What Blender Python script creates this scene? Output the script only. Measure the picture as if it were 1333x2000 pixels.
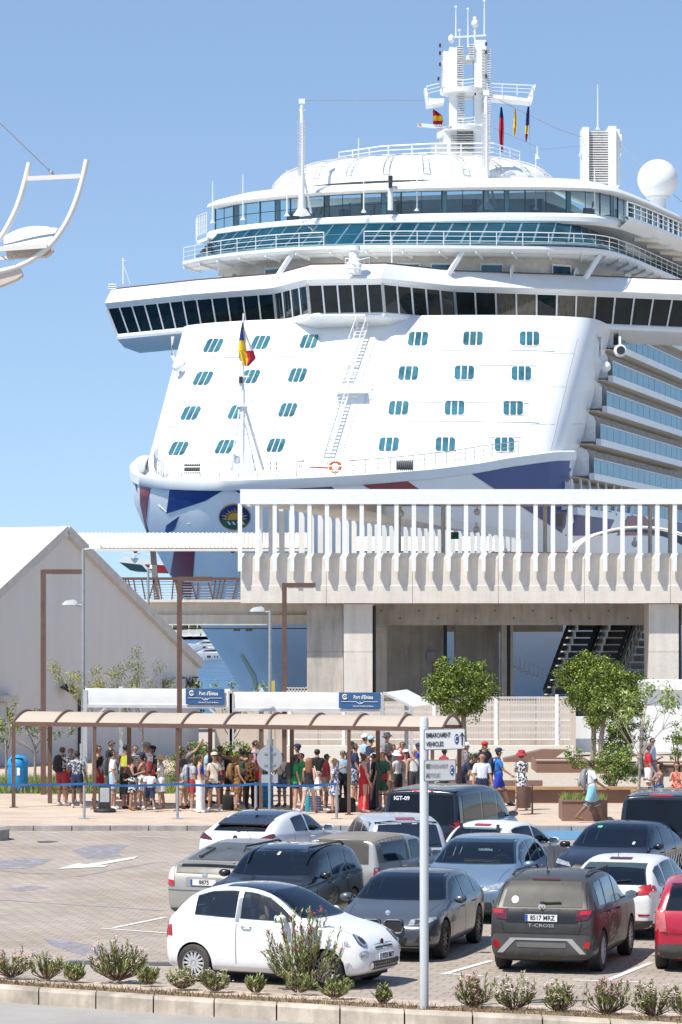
import bpy, bmesh, math, random
from mathutils import Vector, Matrix
from mathutils.bvhtree import BVHTree
R = math.radians
rnd = random.Random(7)
for _o in list(bpy.data.objects): bpy.data.objects.remove(_o)
SC = bpy.context.scene
COL = SC.collection

# ------------------------------------------------------------------ camera, sky, sun, exposure
F, H, YH, CX = 6500.0, 5.9, 1180.0, 666.5      # focal length in photo pixels, eye height, horizon row, centre column
cam_d = bpy.data.cameras.new('camera'); cam = bpy.data.objects.new('camera', cam_d); COL.objects.link(cam)
cam_d.sensor_width = 36; cam_d.lens = F/2000*36; cam_d.shift_y = (YH-1000)/2000
cam_d.clip_start = .5; cam_d.clip_end = 9000
cam.location = (0, 0, H); cam.rotation_euler = (R(90), 0, 0)
SC.camera = cam
LIGHT = Vector((.46, .40, -1.0)).normalized()
sun_el = math.asin(-LIGHT.z)
world = bpy.data.worlds.new('World'); SC.world = world; world.use_nodes = True
wn = world.node_tree.nodes; bg = wn['Background']
sky = wn.new('ShaderNodeTexSky'); sky.sky_type = 'NISHITA'; sky.sun_disc = False
sky.sun_elevation = sun_el; sky.sun_rotation = math.atan2(-LIGHT.x, -LIGHT.y)
sky.air_density = 1.0; sky.dust_density = .35; sky.ozone_density = 1.6; sky.altitude = 0
stc = wn.new('ShaderNodeTexCoord'); smp = wn.new('ShaderNodeMapping'); smp.inputs['Location'].default_value = (0, 0, .13)
world.node_tree.links.new(stc.outputs['Generated'], smp.inputs[0]); world.node_tree.links.new(smp.outputs[0], sky.inputs[0])
world.node_tree.links.new(sky.outputs[0], bg.inputs[0]); bg.inputs[1].default_value = .132
sd = bpy.data.lights.new('sun', 'SUN'); so = bpy.data.objects.new('sun', sd); COL.objects.link(so)
sd.energy = 4.6; sd.angle = R(.53); sd.color = (1, .955, .88)
so.rotation_euler = LIGHT.to_track_quat('-Z', 'Y').to_euler(); so.location = (-60, -40, 120)
SC.view_settings.view_transform = 'Standard'; SC.view_settings.look = 'None'
SC.view_settings.exposure = .42; SC.view_settings.gamma = 1; SC.view_settings.use_curve_mapping = False
SC.cycles.max_bounces = 6; SC.cycles.transparent_max_bounces = 12

# ------------------------------------------------------------------ helpers
def at(px, py, D): return Vector(((px-CX)/F*D, D, H-(py-YH)/F*D))
def gnd(px, py, z=0.0): return at(px, py, F*(H-z)/(py-YH))
def hz(px, py, z): return at(px, py, (z-H)*F/(YH-py))
W = {}                                           # world matrix of each thing
def wmat(o):
    while o is not None:
        if o in W: return W[o]
        o = o.parent
    return Matrix()
def tag(o, label=None, cat=None, group=None, kind=None):
    if label: o['label'] = label
    if cat: o['category'] = cat
    if group: o['group'] = group
    if kind: o['kind'] = kind
    return o
def root(name, loc, label, cat, group=None, rz=0.0, sc=1.0):
    o = bpy.data.objects.new(name, None); COL.objects.link(o)
    o.empty_display_size = .2
    o.location = loc; o.rotation_euler = (0, 0, rz); o.scale = (sc, sc, sc)
    W[o] = Matrix.Translation(Vector(loc)) @ Matrix.Rotation(rz, 4, 'Z') @ Matrix.Scale(sc, 4)
    return tag(o, label, cat, group)
def frame(d, up=Vector((0, 0, 1))):
    d = d.normalized()
    if abs(d.dot(up)) > .99: up = Vector((0, 1, 0))
    s = d.cross(up).normalized(); u = s.cross(d).normalized()
    return s, u
class MB:
    def __init__(s): s.v = []; s.f = []; s.m = []; s.mi = 0
    def add(s, vs, fs):
        o = len(s.v); s.v += [tuple(v) for v in vs]; s.f += [tuple(i+o for i in f) for f in fs]; s.m += [s.mi]*len(fs); return s
    def box(s, c, size, rz=0.0, rot=None):
        hx, hy, h_ = size[0]/2, size[1]/2, size[2]/2
        m = rot if rot is not None else Matrix.Rotation(rz, 3, 'Z'); c = Vector(c)
        vs = [c+m@Vector((x, y, z)) for x in (-hx, hx) for y in (-hy, hy) for z in (-h_, h_)]
        return s.add(vs, [(0, 1, 3, 2), (4, 6, 7, 5), (0, 4, 5, 1), (2, 3, 7, 6), (0, 2, 6, 4), (1, 5, 7, 3)])
    def b2(s, a, b): return s.box([(a[i]+b[i])/2 for i in range(3)], [abs(b[i]-a[i]) for i in range(3)])
    def bar(s, p0, p1, w, h, up=Vector((0, 0, 1))):
        p0 = Vector(p0); p1 = Vector(p1); a, u = frame(p1-p0, up); a = a*w/2; u = u*h/2
        vs = [p0-a-u, p0+a-u, p0+a+u, p0-a+u, p1-a-u, p1+a-u, p1+a+u, p1-a+u]
        return s.add(vs, [(0, 3, 2, 1), (4, 5, 6, 7), (0, 1, 5, 4), (1, 2, 6, 5), (2, 3, 7, 6), (3, 0, 4, 7)])
    def tube(s, p0, p1, r, r2=None, n=8): return s.path([p0, p1], [r, r if r2 is None else r2], n)
    def path(s, pts, r, n=6, cap=True):
        pts = [Vector(p) for p in pts]; k = len(pts); rs = r if isinstance(r, (list, tuple)) else [r]*k
        vs = []; up = Vector((0, 0, 1)); fs = []
        for i, p in enumerate(pts):
            d = (pts[min(i+1, k-1)]-pts[max(i-1, 0)])
            a, u = frame(d, up)
            for j in range(n):
                t = 2*math.pi*j/n; vs.append(p+(a*math.cos(t)+u*math.sin(t))*rs[i])
        for i in range(k-1):
            for j in range(n): fs.append((i*n+j, i*n+(j+1) % n, (i+1)*n+(j+1) % n, (i+1)*n+j))
        if cap: fs += [tuple(range(n-1, -1, -1)), tuple((k-1)*n+j for j in range(n))]
        return s.add(vs, fs)
    def extr(s, poly, vec):
        poly = [Vector(p) for p in poly]; vec = Vector(vec); n = len(poly)
        return s.add(poly+[p+vec for p in poly], [tuple(range(n-1, -1, -1)), tuple(range(n, 2*n))]+[(i, (i+1) % n, n+(i+1) % n, n+i) for i in range(n)])
    def prism(s, xy, z0, z1): return s.extr([(x, y, z0) for x, y in xy], (0, 0, z1-z0))
    def loft(s, rows, closed=False, cap=False):
        n = len(rows[0]); vs = [p for r in rows for p in r]; fs = []
        for i in range(len(rows)-1):
            for j in range(n if closed else n-1): fs.append((i*n+j, i*n+(j+1) % n, (i+1)*n+(j+1) % n, (i+1)*n+j))
        if cap: fs += [tuple(range(n-1, -1, -1)), tuple((len(rows)-1)*n+j for j in range(n))]
        return s.add(vs, fs)
    def lathe(s, prof, c=(0, 0, 0), n=16, axis='Z', cap=True):
        c = Vector(c); rows = []
        for r, z in prof:
            row = []
            for j in range(n):
                t = 2*math.pi*j/n; x, y = r*math.cos(t), r*math.sin(t)
                row.append(c+(Vector((x, y, z)) if axis == 'Z' else Vector((x, z, y)) if axis == 'Y' else Vector((z, x, y))))
            rows.append(row)
        return s.loft(rows, True, cap)
    def sphere(s, c, r, nu=12, nv=8, rot=None):
        r = r if isinstance(r, (list, tuple)) else (r, r, r); c = Vector(c); m = rot or Matrix.Identity(3); rows = []
        for i in range(nv+1):
            p = math.pi*(i/nv)-math.pi/2; p = max(-1.5, min(1.5, p)) if i in (0, nv) else p
            rows.append([c+m@Vector((r[0]*math.cos(p)*math.cos(2*math.pi*j/nu), r[1]*math.cos(p)*math.sin(2*math.pi*j/nu), r[2]*math.sin(p))) for j in range(nu)])
        return s.loft(rows, True, True)
    def quad(s, a, b, c, d): return s.add([a, b, c, d], [(0, 1, 2, 3)])
    def build(s, name, mat, parent=None, smooth=False, local=False, kind=None, ang=38, label=None):
        me = bpy.data.meshes.new(name)
        vs = s.v
        if parent is not None and not local:
            im = wmat(parent).inverted(); vs = [tuple(im@Vector(v)) for v in vs]
        me.from_pydata(vs, [], s.f)
        for m in (mat if isinstance(mat, (list, tuple)) else [mat]): me.materials.append(m)
        if isinstance(mat, (list, tuple)): me.polygons.foreach_set('material_index', s.m)
        if smooth:
            me.polygons.foreach_set('use_smooth', [True]*len(me.polygons)); me.set_sharp_from_angle(angle=R(ang))
        me.update()
        o = bpy.data.objects.new(name, me); COL.objects.link(o)
        if parent is not None: o.parent = parent
        if kind: o['kind'] = kind
        if label: o['label'] = label
        return o
def instance(o, name, parent, loc=(0, 0, 0), rot=(0, 0, 0), sc=(1, 1, 1)):
    c = bpy.data.objects.new(name, o.data); COL.objects.link(c); c.parent = parent
    c.location = loc; c.rotation_euler = rot; c.scale = sc
    return c
def kids(o): return [c for c in bpy.data.objects if c.parent == o]
def dup(o, loc=None, rz=None, label=None, parent=None):
    c = o.copy(); COL.objects.link(c)
    if parent is not None: c.parent = parent
    if loc is not None: c.location = loc
    if rz is not None: c.rotation_euler = (0, 0, rz)
    if label: c['label'] = label
    if parent is None: W[c] = Matrix.Translation(c.location) @ c.rotation_euler.to_matrix().to_4x4() @ Matrix.Diagonal(c.scale.to_4d())
    for k in o.children: dup(k, parent=c)
    return c
def resample(pts, n):
    pts = [Vector(p) for p in pts]; L = [0]
    for a, b in zip(pts, pts[1:]): L.append(L[-1]+(b-a).length)
    out = []; j = 0
    for i in range(n):
        t = L[-1]*i/(n-1)
        while j < len(L)-2 and L[j+1] < t: j += 1
        k = (t-L[j])/max(1e-9, L[j+1]-L[j]); out.append(pts[j].lerp(pts[j+1], k))
    return out
def smoothline(pts, it=2):
    pts = [Vector(p) for p in pts]
    for _ in range(it):
        q = [pts[0]]
        for a, b in zip(pts, pts[1:]): q += [a.lerp(b, .25), a.lerp(b, .75)]
        pts = q+[pts[-1]]
    return pts
def roundpoly(c, w, h, r, n=4):
    out = []
    for sx, sy, a0 in ((1, 1, 0), (-1, 1, 90), (-1, -1, 180), (1, -1, 270)):
        for i in range(n+1):
            a = R(a0+90*i/n); out.append((c[0]+sx*(w/2-r)+r*math.cos(a), c[1]+sy*(h/2-r)+r*math.sin(a)))
    return out
CAM = Vector((0, 0, H))
def dense(poly, maxe, up2=None):
    """triangulated, subdivided polygon in 2D -> verts, faces"""
    bm = bmesh.new(); bm.faces.new([bm.verts.new((x, y, 0)) for x, y in poly])
    bmesh.ops.triangulate(bm, faces=bm.faces[:])
    for _ in range(9):
        es = [e for e in bm.edges if e.calc_length() > maxe]
        if not es: break
        bmesh.ops.subdivide_edges(bm, edges=es, cuts=1, use_grid_fill=False)
        bmesh.ops.triangulate(bm, faces=[f for f in bm.faces if len(f.verts) > 3])
    bm.verts.index_update()
    v = [(a.co.x, a.co.y) for a in bm.verts]; f = [tuple(w.index for w in g.verts) for g in bm.faces]; bm.free()
    return v, f
def shoot(bvh, o, d, off):
    hit = bvh.ray_cast(o, d)
    if hit[0] is None: return None
    n = hit[1]
    if n.dot(d) > 0: n = -n
    return hit[0]+n*off
def viewpatch(mb, bvh, poly, off=.03, maxe=12):
    v, f = dense(poly, maxe); pts = []; last = None
    for x, y in v:
        p = shoot(bvh, CAM, (at(x, y, 100)-CAM).normalized(), off); pts.append(p)
    f = [t for t in f if all(pts[i] is not None for i in t)]
    pts = [p if p is not None else Vector((0, 0, 0)) for p in pts]
    used = sorted({i for t in f for i in t}); mp = {a: i for i, a in enumerate(used)}
    mb.add([pts[i] for i in used], [tuple(mp[i] for i in t) for t in f])
def mesh_bvh(mb): return BVHTree.FromPolygons([Vector(v) for v in mb.v], mb.f)
def rail(pts, h, parent, mat, name='railing', n=None, rails=3, r=.03, step=1.5):
    b = MB(); L = sum((pts[i+1]-pts[i]).length for i in range(len(pts)-1)); n = n or max(2, int(L/step)+1)
    for p in resample(pts, n): b.tube(p, p+Vector((0, 0, h)), r, n=5)
    for k in range(rails): b.path([p+Vector((0, 0, h*(k+1)/rails)) for p in pts], r*(1.2 if k == rails-1 else .7), 5)
    return b.build(name, mat, parent, True)
def text(body, size, mat, name, parent, M4, depth=.004, align='CENTER', bold=0.0, local=False, label=None, fit=None):
    cu = bpy.data.curves.new('lettering', 'FONT'); cu.body = body; cu.size = size; cu.extrude = depth; cu.align_x = align; cu.align_y = 'CENTER'; cu.offset = bold
    cu.resolution_u = 2
    t = bpy.data.objects.new('lettering', cu); me = bpy.data.meshes.new_from_object(t); bpy.data.objects.remove(t); bpy.data.curves.remove(cu)
    if fit:
        xs = [v.co.x for v in me.vertices]; me.transform(Matrix.Diagonal((fit/(max(xs)-min(xs)), 1, 1, 1)))
    if parent is not None and not local: M4 = wmat(parent).inverted()@M4
    me.transform(M4); me.materials.clear(); me.materials.append(mat)
    o = bpy.data.objects.new(name, me); COL.objects.link(o)
    if parent is not None: o.parent = parent
    if label: o['label'] = label
    return o
def TM(loc, xdir, ydir):
    x = Vector(xdir).normalized(); y = Vector(ydir); y = (y-x*y.dot(x)).normalized(); z = x.cross(y)
    m = Matrix((x, y, z)).transposed().to_4x4(); m.translation = Vector(loc); return m

# ------------------------------------------------------------------ materials
MC = {}
def mat(name, col, rough=.6, metal=0.0, var=.12, scale=3.0, bump=0.0, bscale=20.0, spec=.5, coat=0.0, alpha=1.0, trans=0.0, dust=None, stretch=(1, 1, 1), emis=None, dusta=.6):
    if name in MC: return MC[name]
    m = bpy.data.materials.new(name); m.use_nodes = True; nt = m.node_tree; N = nt.nodes; L = nt.links; b = N['Principled BSDF']
    b.inputs['Roughness'].default_value = rough; b.inputs['Metallic'].default_value = metal
    b.inputs['Specular IOR Level'].default_value = spec; b.inputs['Coat Weight'].default_value = coat; b.inputs['Coat Roughness'].default_value = .04
    b.inputs['Alpha'].default_value = alpha; b.inputs['Transmission Weight'].default_value = trans
    tc = N.new('ShaderNodeTexCoord'); mp = N.new('ShaderNodeMapping'); mp.inputs['Scale'].default_value = stretch
    L.new(tc.outputs['Object'], mp.inputs[0])
    nz = N.new('ShaderNodeTexNoise'); nz.inputs['Scale'].default_value = scale; nz.inputs['Detail'].default_value = 5; nz.inputs['Roughness'].default_value = .65
    L.new(mp.outputs[0], nz.inputs['Vector'])
    mx = N.new('ShaderNodeMix'); mx.data_type = 'RGBA'
    c = Vector(col[:3]); lo = c*(1-var); hi = c*(1+var)
    mx.inputs['A'].default_value = (*lo, 1); mx.inputs['B'].default_value = (*[min(.95, x) for x in hi], 1)
    mr = N.new('ShaderNodeMapRange'); mr.inputs['From Min'].default_value = .3; mr.inputs['From Max'].default_value = .7
    L.new(nz.outputs['Fac'], mr.inputs['Value']); L.new(mr.outputs[0], mx.inputs['Factor'])
    out = mx.outputs['Result']
    if dust:
        n2 = N.new('ShaderNodeTexNoise'); n2.inputs['Scale'].default_value = 2.2; n2.inputs['Detail'].default_value = 6
        L.new(tc.outputs['Object'], n2.inputs['Vector'])
        geo = N.new('ShaderNodeNewGeometry'); sp = N.new('ShaderNodeSeparateXYZ'); L.new(geo.outputs['Normal'], sp.inputs[0])
        ma = N.new('ShaderNodeMath'); ma.operation = 'MULTIPLY_ADD'; L.new(sp.outputs['Z'], ma.inputs[0]); ma.inputs[1].default_value = .35; L.new(n2.outputs['Fac'], ma.inputs[2])
        m3 = N.new('ShaderNodeMapRange'); m3.inputs['From Min'].default_value = .35; m3.inputs['From Max'].default_value = .95; m3.inputs['To Max'].default_value = dusta
        L.new(ma.outputs[0], m3.inputs['Value'])
        m2 = N.new('ShaderNodeMix'); m2.data_type = 'RGBA'; L.new(m3.outputs[0], m2.inputs['Factor']); L.new(out, m2.inputs['A']); m2.inputs['B'].default_value = (*dust, 1); out = m2.outputs['Result']
        rr = N.new('ShaderNodeMapRange'); rr.inputs['To Min'].default_value = rough; rr.inputs['To Max'].default_value = .55; L.new(m3.outputs[0], rr.inputs['Value']); L.new(rr.outputs[0], b.inputs['Roughness'])
    L.new(out, b.inputs['Base Color'])
    if bump:
        n3 = N.new('ShaderNodeTexNoise'); n3.inputs['Scale'].default_value = bscale; n3.inputs['Detail'].default_value = 4
        L.new(mp.outputs[0], n3.inputs['Vector']); bp = N.new('ShaderNodeBump'); bp.inputs['Strength'].default_value = bump; bp.inputs['Distance'].default_value = .02
        L.new(n3.outputs['Fac'], bp.inputs['Height']); L.new(bp.outputs[0], b.inputs['Normal'])
    if emis: b.inputs['Emission Color'].default_value = (*emis[:3], 1); b.inputs['Emission Strength'].default_value = emis[3]
    MC[name] = m; return m
def seethrough(name, tint, gloss=.05, base=.1):
    """thin window glass: tinted transparency with fresnel reflection"""
    if name in MC: return MC[name]
    m = bpy.data.materials.new(name); m.use_nodes = True; nt = m.node_tree; N = nt.nodes; L = nt.links; N.remove(N['Principled BSDF'])
    t = N.new('ShaderNodeBsdfTransparent'); t.inputs[0].default_value = (*tint, 1)
    g = N.new('ShaderNodeBsdfGlossy'); g.inputs['Roughness'].default_value = gloss; g.inputs[0].default_value = (.9, .95, 1, 1)
    fr = N.new('ShaderNodeFresnel'); fr.inputs[0].default_value = 1.5
    nz = N.new('ShaderNodeTexNoise'); nz.inputs['Scale'].default_value = .5
    ad = N.new('ShaderNodeMath'); ad.operation = 'MULTIPLY_ADD'; ad.inputs[1].default_value = base*.6; L.new(nz.outputs['Fac'], ad.inputs[0]); ad.inputs[2].default_value = base*.7
    a2 = N.new('ShaderNodeMath'); a2.operation = 'ADD'; a2.use_clamp = True; L.new(ad.outputs[0], a2.inputs[0]); L.new(fr.outputs[0], a2.inputs[1])
    mx = N.new('ShaderNodeMixShader'); L.new(a2.outputs[0], mx.inputs[0]); L.new(t.outputs[0], mx.inputs[1]); L.new(g.outputs[0], mx.inputs[2]); L.new(mx.outputs[0], N['Material Output'].inputs[0])
    MC[name] = m; return m
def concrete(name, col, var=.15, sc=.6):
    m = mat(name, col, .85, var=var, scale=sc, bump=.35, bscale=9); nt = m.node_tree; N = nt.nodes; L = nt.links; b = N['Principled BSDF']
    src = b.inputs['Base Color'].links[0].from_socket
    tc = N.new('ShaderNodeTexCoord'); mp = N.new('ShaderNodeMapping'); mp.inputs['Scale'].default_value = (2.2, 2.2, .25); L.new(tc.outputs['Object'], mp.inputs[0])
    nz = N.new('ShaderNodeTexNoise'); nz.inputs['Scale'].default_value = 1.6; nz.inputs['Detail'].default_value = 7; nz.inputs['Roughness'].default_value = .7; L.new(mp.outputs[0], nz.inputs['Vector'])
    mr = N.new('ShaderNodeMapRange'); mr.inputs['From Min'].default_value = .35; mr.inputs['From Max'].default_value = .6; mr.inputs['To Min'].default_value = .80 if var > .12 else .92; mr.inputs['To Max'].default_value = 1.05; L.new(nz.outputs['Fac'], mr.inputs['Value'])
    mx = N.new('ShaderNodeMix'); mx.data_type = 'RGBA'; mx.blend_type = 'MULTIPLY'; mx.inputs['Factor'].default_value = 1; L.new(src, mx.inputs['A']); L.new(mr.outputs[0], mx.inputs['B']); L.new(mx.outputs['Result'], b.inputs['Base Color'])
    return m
SHIPW = mat('ship white paint', (.77, .78, .77), .35, var=.04, scale=.5, bump=.06, bscale=.9)
WHITE = mat('white paint', (.80, .80, .78), .45, var=.03)
CREAM = mat('cream painted steel', (.72, .68, .60), .55, var=.05, scale=1)
BROWN = mat('brown painted steel', (.13, .075, .055), .5, var=.15)
BLACK = mat('black rubber', (.018, .018, .02), .7, var=.2)
DARK = mat('dark plastic', (.03, .03, .033), .5, var=.2)
CHROME = mat('chrome', (.75, .75, .76), .18, 1.0, var=.03)
STEEL = mat('galvanised steel', (.45, .46, .47), .4, .7, var=.1)
BEIGE = mat('beige ceiling paint', (.80, .72, .60), .7, var=.05)
NAVY = mat('navy hull paint', (.012, .035, .19), .4, var=.06, scale=.5)
REDH = mat('red hull paint', (.26, .018, .022), .4, var=.06, scale=.5)
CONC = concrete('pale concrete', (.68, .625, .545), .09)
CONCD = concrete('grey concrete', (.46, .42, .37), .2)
# ================================================================== cruise ship
TH = R(14.5); SA = Vector((math.sin(TH), math.cos(TH), 0)); ST = Vector((math.cos(TH), -math.sin(TH), 0)); SO = Vector((1.2, 235, 0))
def sp(u, v, z): return SO+ST*u+SA*v+Vector((0, 0, z))
def uv_of(p): q = Vector(p)-SO; return q.dot(ST), q.dot(SA)
ship = root('cruise_ship', sp(0, 0, -2.2), 'huge white cruise ship moored bow towards us with red and navy painted hull', 'cruise ship')
HULLM = mat('pale hull paint', (.80, .825, .83), .35, var=.03, scale=.3, bump=.03, bscale=.6)
TEAL = mat('teal tinted glass', (.007, .05, .08), .06, var=.4, scale=.35, spec=.35)
TEALB = seethrough('lounge glass', (.62, .80, .80), .02, .05)
DGL = mat('dark bridge glass', (.005, .013, .017), .035, var=.6, scale=.8, spec=.32, bump=.05, bscale=.8)
CABG = mat('cabin window glass', (.04, .14, .18), .08, var=.45, scale=1.0, spec=.6)
BALG = mat('blue balcony glass', (.09, .27, .36), .25, var=.18, scale=.8, spec=.25)
# ---- hull
def lerp(a, b, t): return a+(b-a)*t
def interp(tab, x):
    for (a, b), (c, d) in zip(tab, tab[1:]):
        if x <= c: return lerp(b, d, max(0, (x-a)/(c-a)))
    return tab[-1][1]
def rimz(v): return interp([(-34, 13.4), (-30, 13.7), (-24.5, 14.15), (-20, 14.55), (-15, 15.1), (-11, 15.6), (-4, 16.3), (.2, 16.5), (.9, 12.7), (300, 12.7)], v)
STEM = [(-3, -18), (.8, -21), (4.2, -26), (7.5, -30), (10.5, -32.6), (13, -34), (17, -34.5)]
def hb(v, z):
    vs = interp(STEM, z); k = interp([(-3, .42), (.8, .5), (4.5, .63), (7.6, .76), (10.5, .9), (13, 1), (17, 1)], z)
    s = max(0, (v-vs)*k); tab = [(0, 0), (.6, 1.7), (2, 3.4), (4, 5.2), (8, 7.6), (14, 10.1), (20, 12.2), (26, 13.7), (30, 14.8), (34, 15.5), (40, 16.0), (48, 16.2), (400, 16.2)]
    q = min(1.6, s*.8); return sum(interp(tab, s+q*k) for k in (-1, -.6, -.25, 0, .25, .6, 1))/7
def hull_rows(side):
    rows = []
    for k in range(15):
        t = k/14; row = []
        for i in range(61):
            s = i/60
            if s < .8: q = (s/.8)**1.6; v = -34+q*74
            else: v = 40+(s-.8)/.2*250
            # shift start to the stem of this level
            z = -3+t*(rimz(v)+3-.0)
            vs = interp(STEM, z); v = vs+(v+34)*((40-vs)/74 if v < 40 else 1) if v < 40 else v
            z = -3+t*(rimz(v)+3); row.append(sp(side*hb(v, z) if i else 0, v, z))
        rows.append(row)
    return rows
hm = MB()
for s_ in (-1, 1): hm.loft(hull_rows(s_))
hull = hm.build('hull', HULLM, ship, True, ang=60); HB = mesh_bvh(hm)
# rounded white bulwark rim and deck
def rimline(side, dz=0, do=0, vmax=.1):
    out = []
    for i in range(40):
        q = (i/39)**1.8; v = -34+q*(34+vmax); z = rimz(v); h0 = hb(v, z); t_ = max(0, 1-h0/5); out.append(sp(side*max(0, h0+do*(1-t_)) if i else 0, v-do*t_, z+dz))
    return out
rm = MB()
full = lambda dz, do: list(reversed(rimline(-1, dz, do)))+rimline(1, dz, do)[1:]
rm.loft([full(-.62, .015), full(-.58, .09), full(0, .10), full(.08, -.12), full(.0, -.4), full(-.9, -.45)])
rm.build('bulwark', SHIPW, ship, True, ang=60)
dk = MB(); L_ = rimline(-1, -.9, -.4); R_ = rimline(1, -.9, -.4); dk.loft([L_, R_]); dk.build('foredeck', mat('pale deck paint', (.55, .56, .55), .6), ship)
# hull livery
def livery(poly, m, name='painted_stripe', off=.04, me=9):
    b = MB(); viewpatch(b, HB, poly, off, me)
    if b.f: b.build(name, m, ship, True, ang=60)
for poly, m in ((((911, 919), (1124, 889), (1160, 940), (1212, 990), (1185, 1046), (1105, 1046), (965, 954)), NAVY),
                (((690, 937), (780, 929), (834, 966), (742, 966)), REDH),
                (((446, 952), (639, 944), (662, 962), (475, 966)), NAVY),
                (((334, 947), (441, 955), (402, 978), (326, 1003)), NAVY),
                (((352, 1007), (341, 1035), (323, 1043), (326, 1026)), NAVY),
                (((274, 930), (298, 938), (290, 976), (286, 1018), (292, 1042), (288, 1042), (275, 985)), REDH),
                (((258, 915), (268, 928), (269, 962), (263, 940)), NAVY),
                (((341, 1077), (382, 1065), (378, 1120), (372, 1185), (358, 1170), (333, 1127)), REDH),
                (((1205, 1046), (1240, 985), (1275, 985), (1290, 1046)), REDH),
                (((1300, 1000), (1340, 985), (1340, 1060), (1320, 1060)), NAVY)):
    livery(poly, m)
# sun emblem
ec = (459, 1009); ER = (31, 26)
def ell(cx, cy, rx, ry, n=32, a0=0, a1=360): return [(cx+rx*math.cos(R(a0+(a1-a0)*i/n)), cy+ry*math.sin(R(a0+(a1-a0)*i/n))) for i in range(n+(0 if a1-a0 == 360 else 1))]
GOLD = mat('gold emblem paint', (.62, .36, .04), .4); GREENE = mat('green emblem paint', (.03, .12, .07), .4)
livery(ell(*ec, *ER), GOLD, 'emblem_border', .05, 6); livery(ell(*ec, ER[0]-2, ER[1]-2), NAVY, 'emblem_disc', .07, 6)
livery(ell(ec[0], ec[1], ER[0]-2.6, ER[1]-2.6, 18, 12, 168), GREENE, 'emblem_sea', .09, 5)
livery(ell(ec[0], ec[1]+5, 14.5, 14, 20, 180, 360), GOLD, 'emblem_sun', .10, 5)
for i in range(11):
    a = R(188+16.4*i); c_, s2 = math.cos(a), math.sin(a); px_, py_ = -s2, c_; r0, r1 = 15.5, 25 if i % 2 else 22
    livery([(ec[0]+c_*r0*1.05+px_*2, ec[1]+5+s2*r0+py_*2), (ec[0]+c_*r1*1.1, ec[1]+5+s2*r1*.95), (ec[0]+c_*r0*1.05-px_*2, ec[1]+5+s2*r0-py_*2)], GOLD, 'emblem_ray', .11, 6)
for i in range(4):
    x = ec[0]-15+i*9; livery([(x, ec[1]+8), (x+4, ec[1]+8), (x+8, ec[1]+14), (x+4, ec[1]+14)], WHITE, 'emblem_wave', .11, 6)
# hull seams and small portholes at the bow
b = MB()
for pl in (((300, 1040), (330, 1030), (372, 1022)), ((310, 985), (330, 1003), (345, 1040))):
    pts = [shoot(HB, CAM, (at(x, y, 100)-CAM).normalized(), .03) for x, y in pl]; pts = [p for p in pts if p]
    if len(pts) > 1: b.path(pts, .015, 4)
b.build('weld_seam', SHIPW, ship)
for k in range(3):
    livery([(301+7*k, 1058), (305+7*k, 1058), (312+7*k, 1074), (307+7*k, 1075)], DARK, 'hull_window', .05, 8)
livery([(468, 1278), (474, 1276), (500, 1318), (508, 1350), (500, 1350), (492, 1322)], mat('draught mark yellow', (.58, .58, .42), .6), 'draught_marks', .03, 8)
b = MB(); b.box((0, 0, 0), (1, 1, 1)); 
# anchor and pocket on the near bow
livery([(1085, 1003), (1100, 1003), (1096, 1028), (1080, 1025)], DARK, 'anchor_pocket', .06, 8)

# ---- front cabin wall, curved and sloped
def fv(a, z):   # a in -1..1 -> u,v on the sloped curved front
    al = a*math.pi/2; Wd = 14.8+.07*(z-15.4); ex = .42
    u = Wd*math.copysign(abs(math.sin(al))**.62, a); v = 7.0*(1-max(0, math.cos(al))**ex)
    return u, -9.0+(z-15.4)*1.02+v+1.5*(abs(u)/12)**2
fm = MB(); zs = [13.2+i*(26.4-13.2)/14 for i in range(15)]
rows = []
for z in zs:
    row = []
    for j in range(81):
        a = -1+2*j/80; u, v = fv(a, z); row.append(sp(u, v, z))
    u, v = fv(1, z); row = [sp(-u, v+3.2, z)]+row+[sp(u, v+3.2, z)]; rows.append(row)
fm.loft(rows); fm.build('front_wall', SHIPW, ship, True, ang=50); FB = mesh_bvh(fm)
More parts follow.
